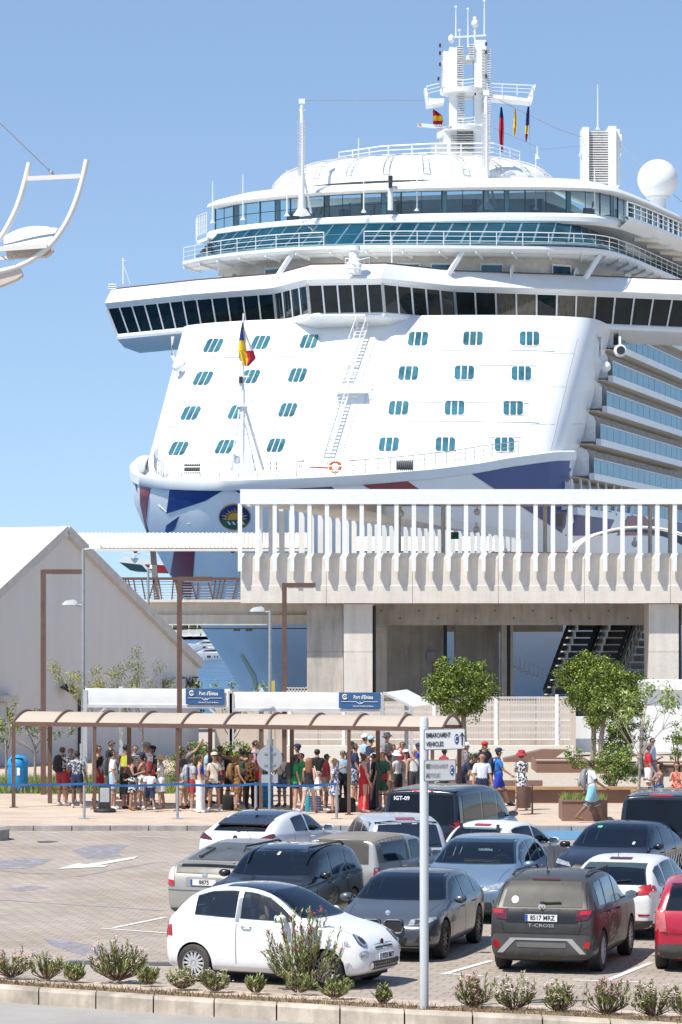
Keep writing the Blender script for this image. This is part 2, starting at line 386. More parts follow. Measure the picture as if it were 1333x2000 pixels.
# end returns (side wall strips)
for s_ in (-1, 1):
    b = MB(); r1 = []; r2 = []
    for z in zs:
        u, v = fv(1, z); r1.append(sp(s_*u, v+3.2, z)); r2.append(sp(s_*(u-1.6), v+3.3, z))
    b.loft([r1, r2]); b.build('side_return', SHIPW, ship)
wx = [[418, 510, 605, 817, 924, 1034], [398, 490, 582, 798, 907, 1018], [374, 465, 563, 779, 888, 1002], [350, 440, 540, 760, 870, 985]]
wy = [[676, 670, 668, 663, 662, 662], [740, 737, 734, 730, 729, 730], [808, 806, 802, 798, 798, 798], [877, 874, 871, 869, 869, 869]]
wsk = [13, 12, 10, 3.5, 1.5, .5]
FRT = mat('teal window frame', (.16, .33, .35), .4)
for r_ in range(4):
    for c_ in range(6):
        cx, cy, sk = wx[r_][c_], wy[r_][c_], wsk[c_]
        def wq(x, y): return (cx+x-y/27*sk, cy+y)
        b = MB(); viewpatch(b, FB, [wq(x, y) for x, y in roundpoly((0, 0), 42 if c_ > 2 else 35, 29, 6)], .05, 7)
        wf = b.build('cabin_window', WHITE, ship)
        ww = (41 if c_ > 2 else 34)
        for k in range(3):
            b = MB(); xc = (k-1)*ww*.325
            pw = ww*.262
            pl = [(xc-pw/2, -13), (xc+pw/2, -13), (xc+pw/2, 13), (xc-pw/2, 13)]
            if k == 0: pl = [(xc-pw/2+3.5, -13), (xc+pw/2, -13), (xc+pw/2, 13), (xc-pw/2+3.5, 13), (xc-pw/2, 9.5), (xc-pw/2, -9.5)]
            if k == 2: pl = [(xc-pw/2, -13), (xc+pw/2-3.5, -13), (xc+pw/2, -9.5), (xc+pw/2, 9.5), (xc+pw/2-3.5, 13), (xc-pw/2, 13)]
            viewpatch(b, FB, [wq(x, y) for x, y in pl], .09, 8); b.build('pane', CABG, wf)
# horizontal seams and handrails across the front
for pl in (((372, 702), (480, 697), (600, 694)), ((860, 684), (960, 682), (1080, 684)), ((325, 835), (450, 830), (620, 825)), ((740, 822), (900, 822), (1050, 824)),
           ((385, 723), (520, 718), (700, 716)), ((345, 787), (480, 782), (700, 778)), ((800, 785), (900, 785), (1030, 786)), ((770, 853), (900, 852), (1015, 853)), ((330, 855), (500, 848), (640, 846)),
           ((760, 714), (860, 712), (1045, 713))):
    b = MB(); n = 10; rs = resample([Vector((x, y, 0)) for x, y in pl], n); pts = [shoot(FB, CAM, (at(q.x, q.y, 100)-CAM).normalized(), .14) for q in rs]
    b.path([p for p in pts if p], .045, 4); b.build('hand_rail', SHIPW, ship)
for y_ in (700, 765, 838, 905):
    b = MB(); pts = [shoot(FB, CAM, (at(x, y_-(x-300)*.012, 100)-CAM).normalized(), .012) for x in range(300, 1160, 20)]; b.path([p for p in pts if p], .016, 4); b.build('weld_seam', mat('seam grey', (.52, .54, .55), .5), ship)  # plate seams as thin lines in plain grey
for x_ in (470, 690, 850, 960, 1075):
    b = MB(); pts = [shoot(FB, CAM, (at(x_+(880-y)*.24, y, 100)-CAM).normalized(), .012) for y in range(660, 905, 15)]; b.path([p for p in pts if p], .012, 4); b.build('weld_seam', mat('seam grey', (.52, .54, .55), .5), ship)
# ladder from foredeck up to the bridge
def fhit(x, y, off=.5): return shoot(FB, CAM, (at(x, y, 100)-CAM).normalized(), off)
for (x0, y0), (x1, y1) in (((640, 890), (673, 780)), ((676, 750), (712, 645))):
    b = MB(); a0, a1 = fhit(x0, y0), fhit(x1, y1); w_ = ST*.38
    b.tube(a0-w_, a1-w_, .05); b.tube(a0+w_, a1+w_, .05); rl = Vector((0, -.6, .9))
    b.tube(a0-w_+rl, a1-w_+rl, .03); b.tube(a0+w_+rl, a1+w_+rl, .03)
    for k in range(17):
        p = a0.lerp(a1, k/16); b.bar(p-w_, p+w_, .18, .04)
        if k % 3 == 0: b.tube(p-w_, p-w_+rl, .025); b.tube(p+w_, p+w_+rl, .025)
    b.build('ladder', SHIPW, ship)
b = MB(); p = fhit(684, 773, .9); b.box(p, (2.2, 1.2, .1), -TH); g = b.build('ladder_platform', SHIPW, ship)
rail([p+ST*-1.1+SA*-.6, p+ST*1.1+SA*-.6, p+ST*1.1+SA*.6], .95, ship, SHIPW, 'platform_railing', step=.7)

# ---- balconied side (to the right)
def uside(v, z): return 16.10
decks = [12.4, 15.0, 17.55, 20.05, 22.4, 24.8]
for zi, z0 in enumerate(decks):
    z1 = decks[zi+1] if zi+1 < len(decks) else 27.2
    ve = fv(1, min(z0+1.3, 26))[1]+3.3
    va, vb = (ve if zi else -2), 75
    b = MB(); b.loft([[sp(12.90, va-.5, z1-.32), sp(12.90, vb, z1-.32)], [sp(16.00, va-.5, z1-.32), sp(16.00, vb, z1-.32)]]); b.build('balcony_ceiling', BEIGE, ship)
    b = MB(); b.loft([[sp(13.70, va-.5, z0), sp(13.70, vb, z0)], [sp(13.70, va-.5, z1), sp(13.70, vb, z1)]]); b.build('cabin_side_wall', mat('cabin wall pale', (.78, .74, .68), .6), ship)
    b = MB(); b.loft([[sp(u_, va-.4, z0+dz) for u_, dz in ((15.80, -.33), (16.18, -.33), (16.18, .16), (15.80, .16))], [sp(u_, vb, z0+dz) for u_, dz in ((15.80, -.33), (16.18, -.33), (16.18, .16), (15.80, .16))]], True, True)
    b.build('deck_edge', SHIPW, ship)
    n = int((vb-va)/2.75); PG = mat('balcony divider grey', (.80, .80, .79), .5)
    for k in range(n):
        v0 = va+k*2.75
        if v0 > 52: continue
        b = MB(); b.loft([[sp(16.05, v0+.06, z0+.2), sp(16.05, v0+2.7, z0+.2)], [sp(16.05, v0+.06, z0+1.18), sp(16.05, v0+2.7, z0+1.18)]]); b.build('balcony_glass', BALG, ship)
        b = MB(); pr = [(13.70, z0), (15.70, z0), (15.70, z0+1.5), (15.55, z0+1.8), (15.20, z0+2.0), (13.70, z0+2.0)]
        b.extr([sp(u_, v0, z_) for u_, z_ in pr], SA*.07); dv = b.build('balcony_divider', PG, ship)
        b = MB(); b.extr([sp(13.76, v0+.5, z_) for z_ in (z0+.1, z0+2.0)]+[sp(13.76, v0+2.2, z_) for z_ in (z0+2.0, z0+.1)], ST*.04); b.build('balcony_door', mat('balcony door glass', (.05, .07, .08), .1), dv)
    b = MB(); b.path([sp(16.07, va, z0+1.22), sp(16.07, 52, z0+1.22)], .05, 5); b.build('balcony_rail', SHIPW, ship)
# lower openings with lifeboat gear, plain block behind everything
b = MB(); b.b2((0, 0, 0), (1, 1, 1)); b.v = []; b.f = []; b.m = []
def ublock(b, u0, u1, v0, v1, z0, z1): b.extr([sp(u0, v0, z0), sp(u1, v0, z0), sp(u1, v1, z0), sp(u0, v1, z0)], (0, 0, z1-z0))
ublock(b, -13.6, 13.6, 8, 285, 12, 26.5); ublock(b, -16.10, 16.10, 76, 285, 12, 31); b.build('main_block', SHIPW, ship)
b = MB(); ublock(b, -15, 15, 24, 275, 26.5, 33.8); b.build('upper_block', SHIPW, ship)
for k in range(7):
    v0 = -1+k*3.4; b = MB(); b.path([sp(16.10, v0, 12.3), sp(16.25, v0+.2, 13.6), sp(16.10, v0+.9, 12.90), sp(15.70, v0+2, 14.6)], .12, 6); b.build('davit_arm', SHIPW, ship)

# ---- the bridge
B0 = [(266, 672), (360, 671), (470, 657), (560, 646), (612, 640), (700, 636), (770, 636), (890, 641), (1000, 646), (1150, 655), (1320, 660), (1352, 662)]
B1 = [(230, 655), (380, 640), (541, 629), (606, 614), (752, 612), (892, 625), (1100, 631), (1338, 641)]
B2 = [(210, 598), (370, 586), (528, 576), (602, 561), (757, 557), (895, 566), (1100, 568), (1345, 571)]
zb1, zb2 = 26.4, 28.45
def ln(P, z): return [hz(x, y, z) for x, y in P]
lb1 = ln(B1, zb1); nrm = []
def inward(l, d):        # shift plan line aft along the ship axis
    return [p+SA*d for p in l]
lb2 = [Vector((p.x, p.y, zb2))-SA*.75+(-ST if i == 0 else ST if i == len(lb1)-1 else Vector())*.6 for i, p in enumerate(lb1)]
bcol = MB()
lo2 = resample([p for p in lb1], 60)
def z_(l, z, d=0): return [Vector((p.x, p.y, z))+SA*d for p in l]
bel = MB(); e0 = z_(lb1, zb1-.02, -.1); bel.loft([z_(lb1, zb1+.02, -.02), z_(lb1, zb1-.12, -.12), z_(lb1, zb1-.32, -.05), z_(lb1, zb1-.8, 1.6), z_(lb1, zb1-.95, 5.5)])
bel.build('bridge_belly', SHIPW, ship, True, ang=30)
top = MB(); top.loft([z_(lb2, zb2-.02), z_(lb2, zb2+.1, -.25), z_(lb2, zb2+.32, -.45), z_(lb2, zb2+.45, -.3), z_(lb2, zb2+1.35, .9), z_(lb2, zb2+1.5, 1.2), z_(lb2, zb2+1.5, 1.5), z_(lb2, zb2+.5, 1.5), z_(lb2, zb2+.5, 9)])
top.build('bridge_roof', SHIPW, ship, True, ang=30)
b = MB(); b.loft([z_(lb2, zb2+1.5, 1.15), z_(lb2, zb2+1.58, 1.15), z_(lb2, zb2+1.58, 1.45)]); b.build('bridge_roof_rail', mat('varnished rail', (.12, .05, .04), .5), ship)
npan = [12, 4, 5, 4, 0, 13]
segs = [((0, 2), 12), ((2, 3), 4), ((3, 4), 5), ((4, 5), 5), ((5, 7), 12)]
bw = MB()
for (i0, i1), n in segs:
    l1 = resample(lb1[i0:i1+1], n+1); l2 = resample(lb2[i0:i1+1], n+1)
    for k in range(n):
        a, b_, c, d = l1[k], l1[k+1], l2[k+1], l2[k]
        e = [a.lerp(b_, .02).lerp(d.lerp(c, .02), .03), b_.lerp(a, .02).lerp(c.lerp(d, .02), .03), c.lerp(d, .02).lerp(b_.lerp(a, .02), .03), d.lerp(c, .02).lerp(a.lerp(b_, .02), .03)]
        q = MB(); q.quad(*[x+SA*.05 for x in e]); q.build('bridge_window', mat('bridge blind glass', (.10, .085, .065), .08, var=.4, scale=1.2, stretch=(6, 6, 1), spec=.5) if i1 == 7 and k in (2, 3, 5, 6) else DGL, ship)
    for k in range(n+1): bw.bar(l1[k], l2[k], .10 if k not in (0, n) else .2, .14, SA)
    bw.path(l1, .09, 4); bw.path(l2, .09, 4)
bw.build('bridge_window_frame', SHIPW, ship)
# wing ends and room behind
for i, s_ in ((0, -1), (-1, 1)):
    b = MB(); a, c = lb1[i], lb2[i]; b.quad(a, c, c+SA*5, a+SA*5); b.build('wing_end_window', DGL, ship)
    b = MB(); a = Vector((lb2[i].x, lb2[i].y, zb2)); b.extr([a, a+Vector((0, 0, 1.5))+SA*1.2, a+Vector((0, 0, 1.5))+SA*5, a+SA*5], ST*-s_*.2); b.build('wing_end', SHIPW, ship)
# brackets, floodlights under the wings
for px_, py_ in ((1172, 690), (337, 690)):
    b = MB(); p = at(px_, py_, 240); b.path([p+Vector((0, 0, 1.2)), p+Vector((0, 0, -.2)), p+Vector((.3, -.3, -.7))], .14, 8); b.sphere(p+Vector((.4, -.4, -1.0)), .38); b.build('wing_floodlight', SHIPW, ship, True)
p = at(1212, 685, 232); b = MB(); b.lathe([(.2, -.4), (.42, -.3), (.45, .2), (.2, .3)], p, 14, 'Y'); b.tube(p, p+Vector((0, .3, 1)), .08); b.build('camera_pod', SHIPW, ship, True); b = MB(); b.lathe([(.3, -.46), (.3, -.41)], p, 12, 'Y'); b.build('camera_lens', DARK, ship)

# ---- upper tiers
T1 = [(357, 516), (400, 507), (460, 498), (574, 488), (730, 484), (900, 485), (1080, 487), (1180, 491), (1235, 508), (1290, 532), (1345, 556)]
def tier(P, z): return smoothline([hz(x, y, z) for x, y in P], 2)
t1 = tier(T1, 31.5); t1 = t1+[t1[-1]+SA*k for k in (5, 12, 25)]
def outw(line, d):       # offset a plan line outwards (towards the viewer side)
    out = []
    for i, p in enumerate(line):
        a = line[max(0, i-1)]; b = line[min(len(line)-1, i+1)]; t = (b-a); t.z = 0; n = Vector((t.y, -t.x, 0)).normalized(); out.append(p+n*d)
    return out
def zs_(l, z): return [Vector((p.x, p.y, z)) for p in l]
b = MB(); b.loft([zs_(outw(t1, -4), 31.2), zs_(outw(t1, -1.0), 31.1), zs_(outw(t1, -.15), 31.35), zs_(outw(t1, 0), 31.5), zs_(outw(t1, 0), 31.72), zs_(outw(t1, -.25), 31.72), zs_(outw(t1, -4), 31.72)])
b.build('promenade_deck', SHIPW, ship, True, ang=30)
b = MB()
for p, q in zip(resample(outw(t1, -.1), 34), resample(outw(t1, -1.6), 34)): b.bar(Vector((p.x, p.y, 31.3)), Vector((q.x, q.y, 31.0)), .1, .25)
b.build('deck_bracket', SHIPW, ship, kind='stuff')
cut = [i for i, p in enumerate(t1)]; nn = len(t1)
rail(zs_(outw(t1, -.1), 31.72)[:nn*11//32], 1.0, ship, SHIPW, 'promenade_railing', step=1.9, r=.03); rail(zs_(outw(t1, -.1), 31.72)[nn*11//32+1:], 1.0, ship, SHIPW, 'promenade_railing', step=1.9, r=.03)
# recessed cabins under the promenade
wl = outw(t1, -3.0); b = MB(); b.loft([zs_(wl, 28.6), zs_(wl, 31.2)]); b.build('cabin_wall', mat('cabin wall cream', (.62, .58, .52), .6), ship)
b = MB(); b.loft([zs_(outw(t1, -.5), 31.22), zs_(outw(t1, -3.2), 31.22)]); b.build('cabin_deck_ceiling', BEIGE, ship)
for px_ in (430, 535, 607, 700, 795, 868, 960, 1094):
    q = resample(outw(t1, -2.94), 200); p = min(q, key=lambda c: abs(CX+c.x/c.y*F-px_)); i = q.index(p); a = q[max(0, i-3)]; c = q[min(199, i+3)]; d = (c-a).normalized()
    b = MB(); w_ = .85 if px_ != 430 else .5; b.extr([Vector((p.x, p.y, 29))-d*w_, Vector((p.x, p.y, 29))+d*w_, Vector((p.x, p.y, 30.75))+d*w_, Vector((p.x, p.y, 30.75))-d*w_], Vector((0, -.06, 0))); o = b.build('balcony_door_frame', SHIPW, ship)
    b = MB(); w_ -= .1; b.extr([Vector((p.x, p.y-.08, 29.1))-d*w_, Vector((p.x, p.y-.08, 29.1))+d*w_, Vector((p.x, p.y-.08, 30.6))+d*w_, Vector((p.x, p.y-.08, 30.6))-d*w_], Vector((0, -.03, 0))); b.build('glass', TEAL if px_ in (430, 1094) else CABG, o)
for px_ in (462, 632, 675, 750, 825, 1003, 1130):
    q = resample(outw(t1, -2.9), 300); p = min(q, key=lambda c: abs(CX+c.x/c.y*F-px_)); b = MB()
    b.extr([Vector((p.x, p.y, 28.8)), Vector((p.x, p.y, 30.5)), Vector((p.x, p.y, 30.6))-SA*1.0, Vector((p.x, p.y, 30.2))-SA*1.7, Vector((p.x, p.y, 28.8))-SA*1.8], ST*.08); b.build('balcony_divider', WHITE, ship)
for (x0, x1) in ((556, 566), (893, 903), (1160, 1168)):   # sloped struts
    b = MB(); p0 = min(resample(t1, 300), key=lambda c: abs(CX+c.x/c.y*F-x1)); b.bar(Vector((p0.x, p0.y, 31.3))+SA*.5, Vector((p0.x, p0.y, 29.6))-SA*.2-ST*.9, .35, .3); b.build('deck_strut', SHIPW, ship)
# slanted teal windows
sideext = lambda l: l+[l[-1]+SA*k for k in (6, 14, 25, 45)]
T2 = [(384, 500), (470, 489), (574, 481), (730, 477), (900, 476), (1080, 476), (1166, 479), (1210, 492), (1262, 520), (1340, 556)]
t2 = sideext(tier(T2, 31.9))
T2t = outw(t2, -2.0)
for p in T2t: p.z = 33.65
plen = lambda l: sum((b_-a_).length for a_, b_ in zip(l, l[1:]))
n = int(plen(t2)/1.3); l1 = resample(t2, n+1); l2 = resample(T2t, n+1)
l1s = [l1[i] for i in range(n+1)]; fr = MB()
for k in range(n):
    shift = .35*ST; a, b_, c, d = l1[k], l1[k+1], l2[k+1], l2[k]
    e = [a.lerp(b_, .05), b_.lerp(a, .05), c.lerp(d, .05), d.lerp(c, .05)]
    q = MB(); q.quad(*e); q.build('lounge_slanted_window', TEAL, ship)
    fr.bar(a, d, .045, .06, SA)
mid = [a.lerp(c, .5) for a, c in zip(l1, l2)]; fr.path(mid, .02, 4); fr.path(l1, .09, 4); fr.path(l2, .09, 4)
fr.build('slanted_window_frame', mat('pale teal frame', (.12, .22, .26), .5), ship)
# white band above, lounge glass, roof
T3 = [(404, 450), (430, 444), (457, 439), (593, 425), (730, 418), (860, 414), (1000, 413), (1140, 414), (1204, 421), (1240, 433), (1290, 453), (1333, 471)]
LG = resample(sideext(tier(T3, 34.45)), 110); T2R = resample(t2, 110)
t3 = outw(LG, -0.15); q3 = outw(LG, -1.15)
b = MB(); b.loft([zs_(outw(T2R, -2.05), 33.55), zs_(outw(LG, -0.20), 33.6), zs_(outw(LG, 0.00), 33.8), zs_(outw(LG, 0.00), 34.15), zs_(outw(LG, -0.25), 34.4), zs_(outw(LG, -0.85), 34.45), zs_(outw(LG, -4.85), 34.45)])
b.build('lounge_band', SHIPW, ship, True, ang=40)
gl = outw(LG, -0.75); n = int(plen(gl)/1.5); l1 = resample(zs_(gl, 34.42), n+1); fr = MB()
for k in range(n):
    a, b_ = l1[k], l1[k+1]; up = Vector((0, 0, 1.75))
    q = MB(); q.quad(a.lerp(b_, .03), b_.lerp(a, .03), b_.lerp(a, .03)+up, a.lerp(b_, .03)+up); q.build('lounge_window', TEALB, ship)
    if k % 2 == 0: fr.bar(a, a+up, .1, .1, SA)
    else: fr.bar(a, a+up, .05, .05, SA)
fr.path([p+Vector((0, 0, .85)) for p in l1[:14]], .03, 4)
fr.build('lounge_window_frame', mat('dark teal mullion', (.02, .05, .06), .4), ship, kind='stuff')
b = MB()
for k in range(2, n, 3):
    p = l1[k]+SA*.8; b.bar(p, p+Vector((0, 0, 1.75)), .35, .3, SA)
b.build('lounge_column', mat('pale teal column', (.28, .45, .45), .5), ship, kind='stuff')
b = MB(); bk = zs_(outw(LG, -6.85), 34.42); b.loft([bk, [p+Vector((0, 0, 1.8)) for p in bk]]); b.build('lounge_back_wall', mat('lounge wall', (.42, .44, .43), .7, var=.5, scale=.25), ship)
for k in range(16):
    p = resample(zs_(outw(LG, -2.45), 34.5), 40)[3+2*k]; b = MB(); b.box(p+Vector((0, 0, .35)), (.7, .5, .7), rnd.random()); b.box(p+Vector((.4, .25, .6)), (.12, .5, 1.2), rnd.random())
    b.build('lounge_seat', mat(['lounge red seat', 'lounge dark seat', 'lounge tan seat'][k % 3], [(.14, .05, .05), (.03, .03, .04), (.3, .2, .13)][k % 3], .7), ship)
b = MB(); b.loft([zs_(outw(LG, -1.25), 36.1), zs_(outw(LG, -0.15), 36.12), zs_(outw(LG, 0.00), 36.25), zs_(outw(LG, -0.15), 36.45), zs_(outw(LG, -0.85), 36.8), zs_(outw(LG, -2.05), 37.15), zs_(outw(LG, -3.85), 37.4), zs_(outw(LG, -7.85), 37.5)])
b.build('lounge_roof', SHIPW, ship, True, ang=50)
# domed observatory roof
b = MB(); uc, vc = -.3, 19; rows = []
for i in range(13):
    ph = i/12*math.pi/2; rows.append([sp(uc+11*math.cos(ph)**.55*math.cos(t), vc+9.5*math.cos(ph)**.55*math.sin(t), 37.0+2.5*math.sin(ph)**.8) for t in [R(180+180*j/24) for j in range(25)]])
b.loft(rows); b.build('dome_roof', SHIPW, ship, True, ang=60)
b = MB(); b.loft([[sp(uc-10.6, vc, 37), sp(uc+10.6, vc, 37)], [sp(uc-10.6, vc+22, 37), sp(uc+10.6, vc+22, 37)]]); b.build('sun_deck', SHIPW, ship)
for j in range(11):
    t0 = R(192+15.6*j)
    b = MB()
    for dt in (-.022, .022):
        pts = []
        for i in range(9):
            ph = (.1+.75*i/8)*math.pi/2; pts.append(sp(uc+11.1*math.cos(ph)**.55*math.cos(t0+dt), vc+9.6*math.cos(ph)**.55*math.sin(t0+dt), 37.05+2.55*math.sin(ph)**.8))
        b.path(pts, .045, 4); P_ = pts if dt < 0 else P_
        if dt > 0:
            for i in range(16): a_ = resample(pts, 17)[i]; b.bar(a_, resample(Q_, 17)[i], .04, .04)
        Q_ = pts
    b.build('dome_ladder', mat('ladder grey paint', (.5, .5, .5), .5), ship)
tp = [sp(uc+x, vc+y, 39.5) for x, y in ((-7, 4), (-6, 0), (-2, -2.6), (2, -3), (6.5, -2), (7.5, 3))]
rail(tp, 1.0, ship, SHIPW, 'observatory_railing', step=1.8, r=.045)
# ---- stern-side details at right edge: radome, funnel tower
def tower_at(px_, D): return (px_-CX)/F*D
b = MB(); c = at(1285, 351, 262); b.sphere(c, 1.6, 24, 16); b.build('radome', SHIPW, ship, True); b = MB(); b.lathe([(.7, -3.0), (.6, -1.2)], c, 14); b.lathe([(.9, -1.5), (.9, -1.35)], c, 14); b.build('radome_mount', SHIPW, ship, True)
b = MB(); D = 285
def bx(b, x0, y0, x1, y1, D, dep, zr=-TH):
    a = at(x0, y1, D); c = at(x1, y0, D); b.box(((a.x+c.x)/2, D+dep/2, (a.z+c.z)/2), (c.x-a.x, dep, c.z-a.z)); return b
bx(b, 1138, 248, 1151, 362, D, 3); bx(b, 1189, 246, 1204, 362, D, 3); bx(b, 1204, 252, 1211, 362, D+1, 2); bx(b, 1134, 296, 1138, 300, D, 2); bx(b, 1211, 262, 1215, 300, D+1, 2); b.build('funnel_casing', SHIPW, ship)
b = MB()
for k in range(22): bx(b, 1151, 256+k*4.7, 1189, 258.6+k*4.7, D+.3, .6)
b.build('funnel_louvre', mat('louvre white paint', (.62, .6, .57), .5), ship, kind='stuff'); b = MB(); bx(b, 1151, 262, 1189, 362, D+1.2, 1.5); b.build('funnel_core', mat('funnel core white', (.75, .74, .72), .6), ship)  # core is plain white, paler than the louvre slats
# ---- radar mast
D = 262; b = MB()
bx(b, 878, 92, 893, 250, D, 2.6); bx(b, 927, 78, 950, 250, D, 2.6); bx(b, 866, 250, 893, 320, D, 2.8); bx(b, 925, 250, 953, 320, D, 2.8)
bx(b, 893, 240, 927, 253, D, 2.4); bx(b, 893, 176, 930, 186, D, 2.4); bx(b, 893, 108, 927, 116, D, 2.4); bx(b, 864, 100, 878, 170, D+1, 1.4); bx(b, 886, 245, 932, 320, D+.8, 1.4)
b.build('radar_mast_tower', SHIPW, ship)
b = MB()
for (cx, cy, w_) in ((905, 178, 46), (905, 252, 44)):
    p = at(cx, cy, D+.8); b.lathe([(.2, -.35), (w_/F*D*.98, -.25), (w_/F*D, .1), (.2, .1)], p, 24)
b.build('mast_platform', SHIPW, ship, True)
b = MB()
for x0, x1, y0, y1, st in ((893, 906, 90, 170, 4.4), (916, 926, 86, 110, 4.4), (895, 908, 186, 240, 4.6), (880, 928, 262, 318, 4.6), (952, 959, 95, 300, 4.6), (863, 866, 100, 160, 5), (941, 948, 95, 240, 6)):
    y = y0
    while y < y1: bx(b, x0, y, x1, y+1.6, D-.2, .5); y += st
b.build('mast_louvre', mat('louvre white paint', (.62, .6, .57), .5), ship, kind='stuff')
b = MB(); p = at(830, 192, D); q = at(866, 178, D); b.extr([at(829, 172, D), at(834, 206, D), at(868, 200, D), at(868, 192, D), at(840, 192, D), at(833, 172, D)], (0, 2, 0)); b.build('mast_yardarm', SHIPW, ship); b = MB(); b.extr([at(950, 181, D), at(950, 190, D), at(1040, 198, D), at(1047, 165, D), at(1043, 165, D), at(1030, 192, D)], (0, 2.4, 0)); b.build('mast_yardarm', SHIPW, ship)
for P in ([(834, 190), (866, 182)], [(952, 184), (1040, 188)]):
    rail([at(x, y, D-.1) for x, y in P], .85, ship, SHIPW, 'yardarm_railing', step=.9, r=.03)
rail([at(880+i*7, 173+3*math.sin(i/7*math.pi), D-1.6) for i in range(8)], .8, ship, SHIPW, 'mast_railing', step=.7, r=.03)
rail([at(882+i*6.5, 248+2*math.sin(i/7*math.pi), D-1.6) for i in range(8)], .75, ship, SHIPW, 'mast_railing', step=.7, r=.03)
b = MB()
for x, y0, y1 in ((891, 14, 72), (914.5, 18, 92), (946.5, 2, 68), (898, 60, 100), (928, 62, 80)):
    b.tube(at(x, y1, D+1), at(x, y0, D+1), .06, .03); b.sphere(at(x, y0, D+1), .12, 6, 4)
b.bar(at(882, 73, D+1), at(950, 69, D+1), .1, .12); b.build('mast_antenna', SHIPW, ship)
b = MB(); b.sphere(at(882, 76, D), (.25, .25, .35)); b.sphere(at(928, 46, D), (.28, .28, .35)); b.sphere(at(928, 36, D), .15); b.tube(at(928, 75, D), at(928, 46, D), .07); b.build('mast_dome', SHIPW, ship, True, kind='stuff')
b = MB()
for x, y in ((860, 85), (860, 100), (860, 122), (857, 150), (950, 82), (950, 98), (950, 145)): bx(b, x-2, y, x+2, y+7, D-.4, .15)
b.build('navigation_light', DARK, ship)
b = MB(); p0 = at(817, 244, D-4); p1 = at(882, 250, D-3.5); b.bar(p0, p1, .3, .25); b.tube(at(861, 251, D-3.5), at(861, 285, D-3.5), .14); b.box(at(861, 262, D-3.5), (.6, .5, .7)); radar = b.build('radar_scanner', SHIPW, ship)
text('WÄRTSILÄ', .30, DARK, 'lettering', radar, TM(at(866, 247.3, D-4.0), p1-p0, (0, 0, 1)))
b = MB(); b.box(at(820, 244, D-4.1), (.2, .3, .22)); b.build('scanner_tip', mat('orange scanner tip', (.7, .2, .05), .5), radar)
b = MB(); bx(b, 843, 280, 874, 315, D-4, 2); b.build('mast_locker', mat('grey white louvre box', (.5, .5, .49), .6), ship)
# foremasts on the lounge roof edge
for mx_, yt, yb in ((590, 195, 418), (950, 178, 408)):
    D1 = 244.5; b = MB(); b.tube(at(mx_, yb, D1), at(mx_, yt+10, D1), .24, .13, 10); b.box(at(mx_, yt+3, D1), (.45, .3, .35)); b.tube(at(mx_-8, yb-2, D1+1.4), at(mx_-1, yb-90, D1), .07); b.tube(at(mx_+18, yb-2, D1+1.4), at(mx_+3, yb-80, D1), .09); b.lathe([(.65, -.3), (.12, .5)], at(mx_, yb-5, D1), 4)
    b.bar(at(mx_-6, yt+20, D1), at(mx_+6, yt+20, D1), .06, .06); b.build('foremast', SHIPW, ship, True)
    b = MB(); y = yt+42
    for s_ in (-1, 1): b.tube(at(mx_+s_*7, yt+42, D1-.2), at(mx_+s_*7, yt+150, D1-.2), .03, n=4)
    while y < yt+150: b.bar(at(mx_-7, y, D1-.2), at(mx_-2, y, D1-.2), .04, .05); b.bar(at(mx_+2, y, D1-.2), at(mx_+7, y, D1-.2), .04, .05); y += 6
    b.build('mast_ladder', mat('ladder grey paint', (.5, .5, .5), .5), ship)
b = MB()
for x, yt, yb, D1 in ((416, 353, 436, 247), (475, 340, 430, 246), (561, 332, 422, 245), (701, 270, 322, 256), (711, 345, 415, 243.5), (815, 320, 412, 243.5), (1047, 300, 410, 243.5), (1162, 330, 408, 243.5), (766, 460, 535, 238), (1168, 165, 253, 286), (1050, 285, 310, 256)):
    b.tube(at(x, yb, D1), at(x, yt, D1), .06, .03, 5); b.lathe([(.2, 0), (.06, .25)], at(x, yb, D1), 4)
b.build('whip_antenna', SHIPW, ship)
b = MB(); b.tube(at(763, 410, 243), at(763, 345, 243), .2, .16); b.box(at(763, 350, 243), (.35, .35, .5)); b.build('signal_lamp_post', SHIPW, ship); b = MB(); b.box(at(763, 355, 242.7), (.3, .2, .9)); b.build('signal_lamp', DARK, ship)
b = MB(); b.lathe([(.5, -.4), (.55, .3), (.35, .6), (.35, 1.2), (.45, 1.3), (.4, 1.6)], at(692, 525, 233.5), 14); b.build('searchlight', SHIPW, ship, True)
rail([at(675, 530, 233), at(705, 532, 232.5), at(722, 528, 233)], .9, ship, SHIPW, 'searchlight_railing', step=.5)
p = at(241, 555, 240); b = MB(); b.tube(p, p+Vector((0, 0, 1.9)), .05); b.tube(p+Vector((.5, 0, 0)), p+Vector((0, 0, 1.5)), .025); b.bar(p+Vector((-.12, 0, 1.7)), p+Vector((.15, 0, 1.7)), .04, .04); b.build('wing_antenna', SHIPW, ship)
for k in range(3):
    b = MB(); b.box(at(220, 556+k*4, 240), (.55, .5, .1)); b.build('wing_vent', SHIPW, ship)
# rigging wires
WIRE = mat('wire grey', (.25, .25, .27), .5)
b = MB(); b.tube(at(594, 196, 244.5), at(830, 196, D), .022, n=4)
b.path([at(965, 190, D), at(1040, 228, D+6), at(1090, 252, D+12), at(1137, 268, 285)], .025, 4); b.path([at(965, 250, D), at(1060, 292, D+8), at(1137, 285, 285)], .015, 4); b.path([at(1211, 280, 286), at(1260, 330, 270), at(1333, 395, 262)], .02, 4); b.tube(at(1211, 285, 286), at(1250, 350, 265), .012, n=4)
b.tube(at(870, 255, D), at(835, 312, D-3), .015, n=4); b.tube(at(948, 245, D), at(948, 300, D), .015, n=4); b.tube(at(1034, 200, D), at(1036, 300, D), .012, n=4); b.build('rigging_wire', WIRE, ship)
